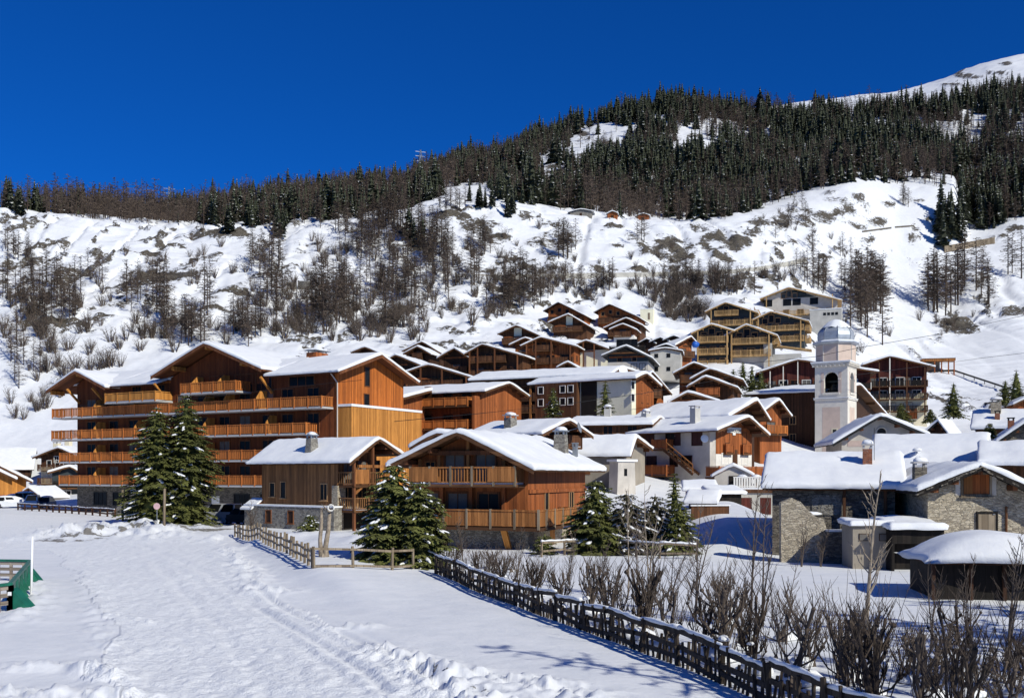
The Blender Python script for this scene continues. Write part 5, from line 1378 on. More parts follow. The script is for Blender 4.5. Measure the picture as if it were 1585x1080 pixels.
for f in (-.5, 0, .45, .92): h.post(f * (h.wl if f < 0 else h.wr), -1.4, 0, h.zp - abs(f) * 2.0 - .1, .2, 'wood_brown' if f else 'white_trim')
mb = MB(); mb.box(.3 * h.wr, .75 * h.wr, -.1, -.04, 0, 2.0); mb.build('garage_door', M['wood_rust'], h.root)

# tall dark barn beside the tower: boards above, pale base
h = gable('barn', 'tall dark boarded barn with snow edged roof standing right behind the church tower', (1332, 592), (1287, 602), (1374, 640), 716, 163, 60, 10.5, 'wood_dark', 'barn', .9, 1.6, .6, .3, lower='render_cream', bh=2.2, res=.8)
z0 = h.root.location.z
for y in (662, 687): 
    z = EYE + (HZ - y) * 160 / F - z0
    h.win('left', 4.2, z, .8, 1.1, 'frame_pale', bars=1)
for y in (652, 683):
    z = EYE + (HZ - y) * 146 / F - z0; h.balcony('left', .5, 9.0, z - .9, .5, 'slats', 'wood_dark', 9, .8) if y == 683 else None
mb = MB(); mb.box(-h.wl - .08, -h.wl - .037, 4.2, 5.6, .3, 2.1); mb.build('door', M['wood_brown'], h.root)
# ------------------------------------------------------------------ church tower
def tower():
    t = empty('church_tower', (0, 0, 0), R(-34)); tag(t, 'pale pink and white church bell tower with arched belfry and snow topped zinc dome', 'church tower')
    d = 140.0; p = P(1312, 720, d)            # the corner between front and right face
    w = 4.6; c, s_ = math.cos(R(-34)), math.sin(R(-34))
    cx = Vector((p.x, p.y, 0)) - Vector((c, s_, 0)) * (w / 2) + Vector((-s_, c, 0)) * (w / 2)
    t.location = (cx.x, cx.y, 0)
    def z(y): return EYE + (HZ - y) * d / F
    a = w / 2; zb, z1, zc = z(735), z(616), z(563)
    # shaft with a real arched opening on each visible face
    mb = MB(); mb.box(-a, a, -a, a, zb, z1); mb.build('shaft', M['white_trim'], t)
    zo0, zo1, r = z(606), z(585), .98
    def arch_face(axis, sign):
        m = MB(); n = 12; T = .55
        pts = [(-r, zo0)] + [(-r * math.cos(math.pi * i / n), zo1 + r * math.sin(math.pi * i / n)) for i in range(n + 1)] + [(r, zo0)]
        def put3(x, zz_, dep):
            q = -a + dep
            if axis == 'y': return (x, q * (1 if sign < 0 else -1), zz_)
            return (-q if sign > 0 else q, x, zz_)
        # outer wall sheet split in strips left, right, below, above
        ring = pts; k0 = len(ring)
        outer = [(-a, zo0)] + [(-a + 2 * a * i / n, None) for i in range(n + 1)] + [(a, zo0)]
        top = zc
        for dep in (0, T):
            vs = [put3(x, zz_, dep) for x, zz_ in ring] + [put3(x, zo0 if zz_ is not None else top, dep) for x, zz_ in outer]
            fs = [(i, i + 1, k0 + i + 1, k0 + i) for i in range(k0 - 1)]
            m.add(vs, fs)
        vs = [put3(x, zz_, 0) for x, zz_ in ring] + [put3(x, zz_, T) for x, zz_ in ring]
        m.add(vs, [(i, i + 1, k0 + i + 1, k0 + i) for i in range(k0 - 1)] + [(k0 - 1, 0, k0, 2 * k0 - 1)])
        vs = [put3(-a, z1, 0), put3(a, z1, 0), put3(a, zo0, 0), put3(-a, zo0, 0), put3(-a, z1, T), put3(a, z1, T), put3(a, zo0, T), put3(-a, zo0, T)]
        m.add(vs, [(0, 1, 2, 3), (3, 2, 6, 7)])
        return m.build('belfry_wall', M['white_trim'], t)
    arch_face('y', -1); arch_face('x', 1)
    mb = MB(); mb.box(-a, a - .56, a - .5, a, z1, zc); mb.box(-a, -a + .5, -a + .56, a - .5, z1, zc); mb.build('belfry_wall', M['white_trim'], t)
    mb = MB(); mb.box(-a + .55, a - .6, a - .6, a - .52, z1, zc); mb.box(-a + .52, -a + .6, -a + .6, a - .6, z1, zc); mb.box(-a + .5, a - .56, -a + .56, a - .5, zc - .1, zc - .02); mb.build('belfry_shade_lining', M['dark_in'], t)  # near-black sheets added so the belfry inside looks shaded
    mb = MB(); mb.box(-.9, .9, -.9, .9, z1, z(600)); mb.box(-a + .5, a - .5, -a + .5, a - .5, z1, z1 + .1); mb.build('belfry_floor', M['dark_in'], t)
    # bell
    mb = MB(); mb.lathe([(.75, 0), (.6, .25), (.45, .8), (.3, 1.0), (.05, 1.1)], 16, (0, -.9, z(602))); mb.box(-1.6, 1.6, -1.0, -.8, z(602) + 1.15, z(602) + 1.4); mb.build('bell', M['bronze'], t)
    mb = MB()
    for i in range(7):
        x = -.8 + i * .27; mb.bar((x, -a + .12, zo0), (x, -a + .12, zo0 + .55), .05, .05)
    mb.bar((-.95, -a + .12, zo0 + .55), (.95, -a + .12, zo0 + .55), .06, .06); mb.build('belfry_railing', M['iron'], t)
    # pink fields, mouldings, corner strips
    for ax_ in ('f', 'r'):
        def fld(x0, x1, za, zb_, dep, m_, nm):
            m = MB()
            if ax_ == 'f': m.box(x0, x1, -a - dep, -a - .002, za, zb_)
            else: m.box(a + .002, a + dep, x0, x1, za, zb_)
            return m.build(nm, m_, t)
        fld(-1.25, 1.25, z(700), z(629), .015, M['pink'], 'pink_field')
        n = 10
        for sg in (-1, 1):
            m = MB()
            x0, x1 = (sg * 1.02, sg * 1.45) if sg > 0 else (sg * 1.45, sg * 1.02)
            if ax_ == 'f': m.box(x0, x1, -a - .015, -a - .002, z(607), z(574))
            else: m.box(a + .002, a + .015, x0, x1, z(607), z(574))
            m.build('pink_field', M['pink'], t)
        fld(-1.2, 1.2, zo0 - .28, zo0 - .02, .14, M['white_trim'], 'sill')
        for sg in (-1, 1): fld(sg * 1.15 - .16, sg * 1.15 + .16, zo1 - .15, zo1 + .05, .1, M['white_trim'], 'impost')
    # little lower window with yellow surround
    mb = MB(); mb.box(.05, .95, -a - .05, -a - .016, z(673.5), z(662)); w_ = mb.build('window', M['render_cream'], t)
    mb = MB(); mb.box(.25, .75, -a - .06, -a - .051, z(671.5), z(664)); mb.build('pane', M['iron'], w_)
    def ring_(z0, z1_, e, mat, nm):
        m = MB(); m.box(-a - e, a + e, -a - e, a + e, z0, z1_); return m.build(nm, mat, t)
    ring_(z(617.5), z(615), .14, M['white_trim'], 'string_course'); ring_(z(615), z(614.2), .2, M['snow'], 'snow')
    ring_(z(565), z(562), .18, M['white_trim'], 'cornice'); ring_(z(562), z(559.5), .42, M['white_trim'], 'cornice'); ring_(z(559.5), z(557.5), .5, M['snow'], 'snow')
    mb = MB()
    for i in range(9):
        q = -a - .2 + i * (2 * a + .4) / 8
        mb.box(q - .1, q + .1, -a - .38, -a - .002, z(565.5), z(562) - .01); mb.box(a + .002, a + .38, q - .1, q + .1, z(565.5), z(562) - .01)
    mb.build('corbels', M['white_trim'], t)
    # octagon
    ro = 2.72; ph = math.pi / 8
    mb = MB(); mb.lathe([(ro, z(557)), (ro, z(530))], 8, (0, 0, 0), 0, ph); mb.build('octagon', M['pink'], t)
    for k in range(8):
        mb = MB(); th = ph + k * math.pi / 4; mb.bar((ro * 1.0 * math.cos(th), ro * math.sin(th), z(557)), (ro * math.cos(th), ro * math.sin(th), z(530)), .1, .1)
        mb.build('corner_trim', M['white_trim'], t)
    mb = MB(); mb.lathe([(ro + .05, z(531)), (ro + .35, z(529.5)), (ro + .5, z(528)), (ro + .5, z(526.5))], 8, (0, 0, 0), 0, ph); mb.build('cornice', M['metal_dome'], t)
    mb = MB(); mb.lathe([(ro + .48, z(526.5)), (ro + .45, z(525)), (ro - .1, z(523.5))], 8, (0, 0, 0), 0, ph); mb.build('snow', M['snow'], t)
    zd = z(524.5)
    H = z(490) - zd
    prof = [(2.38, 0), (2.5, .12), (2.52, .25), (2.45, .42), (2.2, .55), (1.7, .70), (1.1, .84), (.5, .94), (.15, .99)]
    mb = MB(); mb.lathe([(r_, zd + f * H) for r_, f in prof], 8, (0, 0, 0), 0, ph); mb.build('dome', M['metal_dome'], t)
    mb = MB()
    for k in range(8):
        th = ph + k * math.pi / 4
        for (r0, f0), (r1, f1) in zip(prof[:-1], prof[1:]): mb.bar((r0 * math.cos(th), r0 * math.sin(th), zd + f0 * H), (r1 * math.cos(th), r1 * math.sin(th), zd + f1 * H), .07, .07)
    mb.build('dome_seams', M['metal_grey'], t)
    mb = MB(); n = 24
    sp = [(2.12, .60), (2.08, .64), (1.95, .69), (1.6, .79), (1.15, .91), (.6, 1.0), (.1, 1.04)]
    b = 0
    for i, (r_, f) in enumerate(sp):
        for k in range(n):
            th = 2 * math.pi * k / n; q = math.cos(math.pi / 8) / math.cos((th - ph + math.pi / 8) % (math.pi / 4) - math.pi / 8)
            e = .035 * math.sin(3 * th + 1) + .02 * math.sin(7 * th) if i == 0 else 0
            mb.v.append((r_ * q * 1.0 * math.cos(th), r_ * q * math.sin(th), zd + (f + e) * H))
    for i in range(len(sp) - 1):
        for k in range(n): k2 = (k + 1) % n; mb.f.append([i*n+k, i*n+k2, (i+1)*n+k2, (i+1)*n+k]); mb.m.append(0)
    mb.f.append([(len(sp) - 1) * n + k for k in range(n)]); mb.m.append(0)
    mb.build('dome_snow', M['snow'], t, True)
    # sloped plinth at the foot
    mb = MB(); mb.box(-a - .3, a + .3, -a - .3, a + .3, zb - 3, zb); mb.build('plinth', M['pink_dark'], t)
tower()
# church house: grey gable in front of the tower
h = gable('church_nave', 'grey rendered gable with arched attic window below the church tower', (1363.5, 637), (1289, 682), (1438, 668), 735, 98, -8, 9, 'render_grey', 'church', 1.1, 1.4, .6, .3, eave='iron', res=.5)
z0 = h.root.location.z
def zz(y, d=98): return EYE + (HZ - y) * d / F - z0
mb = MB(); n = 10; xc = .35
mb.add([(xc - .42, -.05, zz(670)), (xc + .42, -.05, zz(670))] + [(xc + .42 * math.cos(math.pi * i / n), -.05, zz(668) + .42 * math.sin(math.pi * i / n)) for i in range(n + 1)], [list(range(n + 3))])
mb.build('window', M['iron'], h.root)
for sg in (-1, 1):
    m2 = MB(); n2 = 10; 
    pts = [(xc + .5 * math.cos(math.pi * i / n2), -.07, zz(668) + .5 * math.sin(math.pi * i / n2)) for i in range(n2 + 1)]
    if sg > 0: m2.tube(pts, .06, 5); m2.build('arch_surround', M['white_trim'], h.root)
mb = MB(); mb.box(-2.9, -1.4, -.03, -.004, zz(690), zz(681)); mb.build('shutter', M['pink_dark'], h.root)
mb = MB(); mb.box(-3.9, -3.3, -.2, -.004, zz(690), zz(668)); mb.build('rain_pipe', M['wood_black'], h.root) if False else None

# ------------------------------------------------------------------ old barns and the stone house (roof slopes seen from the eaves)
def eaves_house(name, label, u0, u1, ye, yr, d, deep, al, wall, cat='barn', lower=None, bh=0, T=.34, ovs=.6, ovg=.5, base=0, back=None, eave='eave', res=.45, ug=None):
    """house whose long roof slope faces the eye; u0..u1 = eave ends, ye / yr = rows of eave and ridge (snow), deep = run from eave to ridge"""
    al_ = R(al)
    e1 = Vector((-math.sin(al_), math.cos(al_), 0)); e2 = Vector((math.cos(al_), math.sin(al_), 0))
    pr = P(u1, ye, d)                           # right eave end
    kl = (u0 - CX) / F
    t = (pr.x - kl * d) / (-e1.x + kl * e1.y)
    zE = pr.z - .23 - T * .55; c = pr + e2 * deep
    zR = EYE + (HZ - yr) * (d + e2.y * deep) / F - .23 - T * .8
    g = (zR - zE) / deep
    w = deep - ovs
    loc = Vector((c.x, c.y, base)) + e1 * ovg
    h = House(name, label, cat, loc, al_, w, back or w, t - 2 * ovg, zR - g * w - base, zR - g * (back or w) - base, zR - base, wall, lower, bh)
    h.roof(ovs, ovs, ovg, ovg, .2, T, res, eave, False)
    return h
h = eaves_house('barn', 'long dark stone barn under a smooth snow slab with a red brick chimney', 1180, 1402, 750, 696, 53, 4.3, 72, 'stone_dark', base=0, T=.22)
c = h.chimney(-1.7, 1.35, .52, .95, 'brick', .5, 0, 'slab', True)
mb = MB(); mb.bar((-2.0, 1.0, h.zp - .2), (-2.0, 1.0, h.zp + 1.6), .03, .03); mb.build('antenna', M['iron'], h.root)
h.beam((-h.wl - .3, -.3, h.zl - .12), (-h.wl - .3, h.L + .3, h.zl - .12), .2, .26, 'wood_rust')
for a in (.5, 2.6): h.post(-h.wl - .25, a, 1.7, h.zl - .2, .16, 'wood_brown')
mb = MB(); mb.box(-h.wl - .05, -h.wl - .003, 2.7, 4.3, 2.3, 3.4); mb.build('wall_patch', M['stone'], h.root)
# the ruinous lit wall that runs out from it
mb = MB()
prof = [(0, 3.05), (.55, 3.3), (1.0, 3.1), (1.35, 2.7), (1.8, 2.3), (2.2, 2.2), (2.35, 1.6)]
n = len(prof)
for i in range(n - 1):
    mb.add([(prof[i][0], 0, -.5), (prof[i+1][0], 0, -.5), (prof[i+1][0], 0, prof[i+1][1]), (prof[i][0], 0, prof[i][1]), (prof[i][0], .6, -.5), (prof[i+1][0], .6, -.5), (prof[i+1][0], .6, prof[i+1][1]), (prof[i][0], .6, prof[i][1])],
           [(0, 1, 2, 3), (7, 6, 5, 4), (3, 2, 6, 7), (0, 3, 7, 4), (1, 5, 6, 2)])
o = mb.build('stone_wall', M['stone_pale']); p = P(1209, 862, 52.5); o.location = (p.x, p.y, 0); o.rotation_euler = (0, 0, R(-6)); tag(o, 'crumbling pale stone wall with broken sloping top in front of the old barn', 'wall')
mb = MB(); mb.blob((1.6, .3, 2.42), .5, .3, .16, 0, 3); mb.build('snow_cap', M['snow_lump'], o, True)
mb = MB(); mb.box(0, 3.4, 0, .5, -.5, 1.55); o = mb.build('stone_wall', M['stone_dark']); p = P(1275, 862, 51.8); o.location = (p.x, p.y, 0); o.rotation_euler = (0, 0, R(-4)); tag(o, 'low shaded stone wall between broken pale wall and privy', 'wall')
mb = MB(); mb.box(.2, 1.6, .02, .48, 1.55, 1.66); mb.build('snow', M['snow'], o)

h = eaves_house('house', 'house with the widest smooth snow roof, directly behind the long old barn', 1340, 1527, 727, 668, 70, 5.4, 63, 'wood_brown', 'house', base=.4, T=.26, lower='stone_dark', bh=2.0)
h.L_ext = 0
mb = MB(); mb.blob((-3.6, 4.2, h.zp - 1.0), .75, .35, .22, 0, 4); mb.build('skylight_snow', M['snow_lump'], h.root, True)
h = eaves_house('house', 'snow roofed house cut off by the right edge above the stone gable house', 1514, 1700, 714, 678, 64, 4.4, 64, 'wood_brown', 'house', base=.6, T=.26)
# stone gable house on the right
h = gable('house', 'old fieldstone gable house with shuttered attic window and grey plank door', (1519, 711), (1420, 751), (1652, 772), 852, 49, -7, 8.0, 'stone_pale', 'house', .75, .9, .5, .24, eave='wood_black', res=.4, th=.24)
z0 = h.root.location.z
def zz(y, d=50): return EYE + (HZ - y) * d / F - z0
mb = MB()
for i in range(26):
    for sg, w_, zz1 in ((-1, h.wl + .7, h.zl), (1, h.wr + .7, h.zr)):
        f = (i + .5) / 26; x = sg * w_ * f; g = (h.zp - zz1) / (h.wl if sg < 0 else h.wr)
        mb.obox((x, -.80 + rnd.uniform(-.1, .05), h.zp - g * abs(x) + rnd.uniform(-.03, .12)), Vector((.16, 0, -.16 * g * sg)), Vector((0, .14, 0)), Vector((0, 0, .035)))
mb.build('slate_edge', M['stone_dark'], h.root)
h.win('front', .05, zz(764.5), 1.25, .98, 'wood_grey', 'wood_rust', sill=True, bars=0)
mb = MB(); mb.box(-.55, -.15, -.07, -.06, zz(764), zz(735.5)); mb.build('shutter', M['wood_amber'], h.root)
mb = MB(); mb.box(-.95, -.72, -.03, -.004, zz(766), zz(733)); mb.box(.78, 1.0, -.03, -.004, zz(766), zz(733)); mb.build('window_surround', M['render_grey'], h.root)
h.door('front', .55, zz(826), .85, 1.0, 'wood_grey')
mb = MB(); mb.box(.05, .13, -.09, -.004, zz(826), zz(794)); mb.box(.98, 1.06, -.09, -.004, zz(826), zz(794)); mb.box(.05, 1.06, -.09, -.004, zz(794), zz(794) + .09); mb.build('door_frame', M['wood_black'], h.root)
mb = MB(); mb.tube([(1.45, -.09, zz(830)), (1.45, -.09, zz(783))], .06, 6); mb.build('rain_pipe', M['wood_brown'], h.root)
h.chimney(-2.15, 1.9, .62, .75, 'stone_dark', .5, 0, 'slab', True)

# gallery between barn and stone house
g_ = empty('balcony_house', (P(1388, 800, 56).x, 56, 0.0), R(-5)); tag(g_, 'shaded cottage front with slatted wooden gallery between old barn and stone gable house', 'cottage')
mb = MB(); mb.box(0, 2.7, .6, 3.2, -.5, 3.9); mb.build('wall', M['stone_dark'], g_)
mb = MB(); mb.box(-.1, 2.8, -.2, .598, 3.1 - .16, 3.1); b_ = mb.build('balcony', M['wood_brown'], g_)
mb = MB()
for i in range(14): mb.box(-.05 + i * .2, .07 + i * .2, -.2, -.17, 3.12, 3.85)
mb.bar((-.1, -.18, 3.88), (2.8, -.18, 3.88), .07, .08); mb.build('railing', M['wood_rust'], b_)
for x in (.15, 1.35, 2.5): mb = MB(); mb.box(x - .08, x + .08, -.1, .06, 0, 2.94); mb.build('post', M['wood_brown'], g_)
mb = MB(); mb.box(.4, 1.1, .55, .598, 1.4, 2.7); mb.build('window', M['glass'], g_); mb = MB(); mb.box(1.7, 2.3, .55, .598, .9, 2.8); mb.build('door', M['wood_brown'], g_)
mb = MB(); mb.box(-.2, 2.9, -.3, 3.2, 3.9, 4.05); mb.build('roof', M['wood_black'], g_)

# privy and open shed with snow roofs in front
t = empty('privy', (P(1320, 870, 49).x, 49, 0), R(-5)); tag(t, 'small grey rendered lean-to with two tiny windows and snow on top', 'outbuilding')
mb = MB(); mb.box(0, 1.9, 0, 2.2, -.5, 2.0); mb.build('wall', M['render_dim'], t)
for x in (.32, 1.28):
    mb = MB(); mb.box(x - .03, x + .43, -.04, -.004, 1.27, 1.63); f = mb.build('window', M['wood_dark'], t); mb = MB(); mb.box(x, x + .4, -.05, -.041, 1.3, 1.6); mb.build('pane', M['curtain'], f)
mb = MB(); mb.box(-.12, 2.0, -.15, 2.3, 2.0, 2.08); mb.build('roof', M['eave_grey'], t)
snow_slab(t, (0, 2.25, 0), X3, Y3, -.1, 1.95, 2.35, .0, 2.1, 2.08, 2.1, .22, .35, 31)
t = empty('open_shed', (P(1381, 880, 48).x, 48, 0), R(-5)); tag(t, 'open black timber shed with snow roof leaning on the grey lean-to', 'shed')
mb = MB(); mb.box(0.05, 2.4, .9, 3.0, -.5, 1.8); mb.build('wall', M['wood_black'], t)
mb = MB(); mb.box(-.05, .08, -.1, .9, -.5, 1.85); mb.box(.08, 2.4, -.08, -.02, 1.2, 1.85); mb.build('boarding', M['wood_black'], t)
mb = MB(); mb.box(-.15, 2.4, -.3, 3.2, 1.86, 1.95); mb.build('roof', M['eave_grey'], t)
snow_slab(t, (0, 3.2, 0), X3, Y3, -.15, 2.4, 3.5, .0, 2.15, 1.96, 2.15, .26, .35, 32)

# round topped snow loaded shed in front of the stone house
t = empty('shed', (P(1533, 925, 36.5).x, 36.2, -.05), R(-8)); tag(t, 'low black timber shed buried under one thick rounded snow cushion', 'shed')
w = 1.95; mb = MB(); mb.box(-w, w + 3, .3, 4.0, -.6, 1.28); mb.build('wall', M['wood_black'], t)
mb = MB(); mb.box(-w - .3, w + 3, -.05, 4.4, 1.28, 1.38); mb.build('roof', M['wood_dark'], t)
mb = MB(); nx, ny = 26, 16
x0, x1, y0, y1 = -w - .55, w + 3.2, -.45, 4.6
vs = []
for j in range(ny + 1):
    for i in range(nx + 1):
        fx, fy = i / nx, j / ny
        ex = min(fx * 2.2, 1) ; ey = min(min(fy, 1 - fy) * 3.2, 1); e = min(1, (ex * (2 - ex))) * (ey * (2 - ey))
        z = 1.36 + .14 * min(1, 6 * min(fx, fy, 1 - fy)) ** .5 + .98 * e * (.82 + .18 * math.sin(fx * 5 + .6)) + .05 * float(fbm(fx * 4, fy * 4, 2, 88))
        xx = x0 + (x1 - x0) * fx + .10 * math.sin(fy * 9) * (fx < .1); yy = y0 + (y1 - y0) * fy + .16 * math.sin(fx * 8 + 1) * (fy < .15) - .25 * fx * (fy < .1)
        vs.append((xx, yy, z))
fs = [(j*(nx+1)+i, j*(nx+1)+i+1, (j+1)*(nx+1)+i+1, (j+1)*(nx+1)+i) for j in range(ny) for i in range(nx)]
b = len(vs)
ring = [i for i in range(nx+1)] + [(j)*(nx+1)+nx for j in range(1, ny+1)] + [ny*(nx+1)+i for i in range(nx-1, -1, -1)] + [j*(nx+1) for j in range(ny-1, 0, -1)]
cx_, cy_ = (x0 + x1) / 2, (y0 + y1) / 2
for k in ring: v = vs[k]; vs.append((cx_ + (v[0] - cx_) * .95, cy_ + (v[1] - cy_) * .92, 1.385))
m_ = len(ring)
fs += [(ring[(q+1) % m_], ring[q], b + q, b + (q+1) % m_) for q in range(m_)]
mb.add(vs, fs); mb.build('roof_snow', M['snow'], t, True)
for x in (-w - .12, -w + 1.2, .4, 1.6): mb = MB(); mb.box(x - .06, x + .06, .1, .24, -.4, 1.28); mb.build('post', M['wood_dark'], t)

# houses in the right background
h = gable('house', 'small snow roofed house half in blue shadow under the lone spruce', (1452, 645), (1428, 668), (1468, 668), 690, 100, -35, 5.5, 'wood_dark', 'house', .5, .7, .4, .3, eave='iron', res=.6)
h = eaves_house('house', 'snow roofed house with squared stone chimney above the widest snow roof', 1503, 1640, 657, 630, 104, 5.0, 62, 'wood_brown', 'house', base=4.4, T=.36, eave='iron')
h.chimney(-1.2, 5.6, 1.1, 1.5, 'stone_pale', 1.0, 0, 'slab', True); h.chimney(-3.2, 5.4, .6, .9, 'brick', .5, 0, 'iron', False)
h = gable('house', 'snow roof sloping left with thin chimney at the right edge', (1600, 640), (1542, 679), (1640, 660), 720, 88, -20, 6, 'stone_dark', 'house', .5, .8, .4, .28, eave='iron', res=.6)
h.chimney(-1.6, 1.0, .5, .9, 'brick', .5, 0, 'iron', False)
h = gable('house', 'far house with snow roof and blue shaded wall at the right edge', (1600, 607), (1568, 622), (1640, 622), 650, 128, -15, 7, 'wood_rust', 'house', .5, .8, .4, .3, res=.8)
t = empty('snow_shed', (0, 0, 0), R(20)); p = P(1527, 632, 122); t.location = (p.x, p.y, zat(p.x, p.y)); tag(t, 'grey barrel roofed shed drifted over with snow left of the spruce pair', 'shed')
mb = MB(); n = 10
mb.prism([(2.6 * math.cos(math.pi * i / n), 0, 2.0 * math.sin(math.pi * i / n)) for i in range(n + 1)], (0, 5, 0)); mb.build('roof', M['metal_dome'], t)
mb = MB(); mb.box(-2.5, 2.5, .02, 4.98, -3, -.002); mb.build('wall', M['wood_brown'], t)

# left edge: honey coloured chalets, dark rendered house, far roofs
h = gable('chalet', 'honey boarded chalet with big sloping roof cut off by the left edge', (-60, 688), (-170, 735), (50, 742), 779, 150, 28, 6, 'wood_honey', 'chalet', .8, 1.2, .6, .34, lower='render_white', bh=1.4, res=.6)
h.win('front', 5.2, 2.0, .5, .55, bars=0)
h = gable('chalet', 'smaller honey boarded gable in front at the left edge with window below', (-50, 702), (-120, 735), (26, 738), 779, 144, 28, 4, 'wood_honey', 'chalet', .6, 1.0, .4, .34, lower='wood_rust', bh=1.2, res=.6)
h.win('front', 3.0, .2, .8, .9, 'wood_rust', bars=0)
h = gable('house', 'dark brown and cream house with two white balcony rows left of the big orange building', (90, 689), (50, 705), (122, 704), 772, 168, -12, 9, 'wood_brown', 'house', .8, 1.2, .6, .3, lower='render_cream', bh=5.4, res=.9)
z0 = h.root.location.z
for y in (727, 748):
    z = EYE + (HZ - y) * 168 / F - z0; h.balcony('front', -h.wl, h.wr - 1.0, z, 1.0, 'slats', 'wood_brown', 3, .9)
    for x in (-2.6, -1, .6, 2): h.win('front', x, z + .1, .8, 1.5, 'frame_white', bars=0)
for x in (-1.2, 1.2): h.win('front', x, 6.2, .8, 1.0, 'frame_white')
h.chimney(-2.6, 2.0, .9, 1.6, 'render_cream', .9, 0, 'slab', True); h.chimney(-.8, 2.6, .9, 1.6, 'render_cream', .9, 0, 'slab', True)
h = eaves_house('house', 'house with plain broad snow roof behind the honey chalets at the left edge', -60, 52, 724, 692, 174, 7, 112, 'wood_dark', 'house', base=1.5, T=.36, res=.8)
h = gable('house', 'low slate roofed house tucked in the shade beside the big orange building', (108, 718), (74, 728), (132, 732), 776, 158, 15, 5, 'slate', 'house', .5, .8, .4, .28, res=.8)
h.balcony('front', -h.wl + .3, h.wr - .3, 2.2, 1., 'panel', 'wood_black'); h.win('front', -.6, .3, 1.2, 1.4, 'frame_white')
h = gable('garage', 'white walled garage with sloping snow roof behind the parked cars', (44, 751), (36, 757), (66, 768), 781, 148, -15, 5, 'render_white', 'garage', .3, .5, .3, .24, res=.8)

# huts on the forest edge
for (u, y, w, lb, dd_) in ((899, 334, 20, 'long low snow roofed hut at the forest edge on the crest', 1), (948, 337, 9, 'tiny brown hut in the middle of the forest edge crest', 0), (995, 340, 11, 'small brown hut at the forest edge above the rocky cliff', 0)):
    p = on_ground(u, y, 260)
    t = empty('hut', p, R(-10)); tag(t, lb, 'hut')
    s_ = w * p.y / F
    mb = MB(); mb.prism([(-s_ * .85, 0, -2), (s_ * .85, 0, -2), (s_ * .85, 0, 1.3), (0, 0, 2.1), (-s_ * .85, 0, 1.3)], (0, 4, 0)); mb.build('wall', M['stone'] if dd_ else M['wood_rust'], t)
    snow_slab(t, (0, 0, 0), Y3, X3, -.5, 4.4, s_, s_, 2.3, 1.35, 1.35, .25, 1.2, int(u))
    mb = MB(); mb.box(-.4, .4, -.05, -.003, -.4, .9); mb.build('door', M['wood_dark'], t)
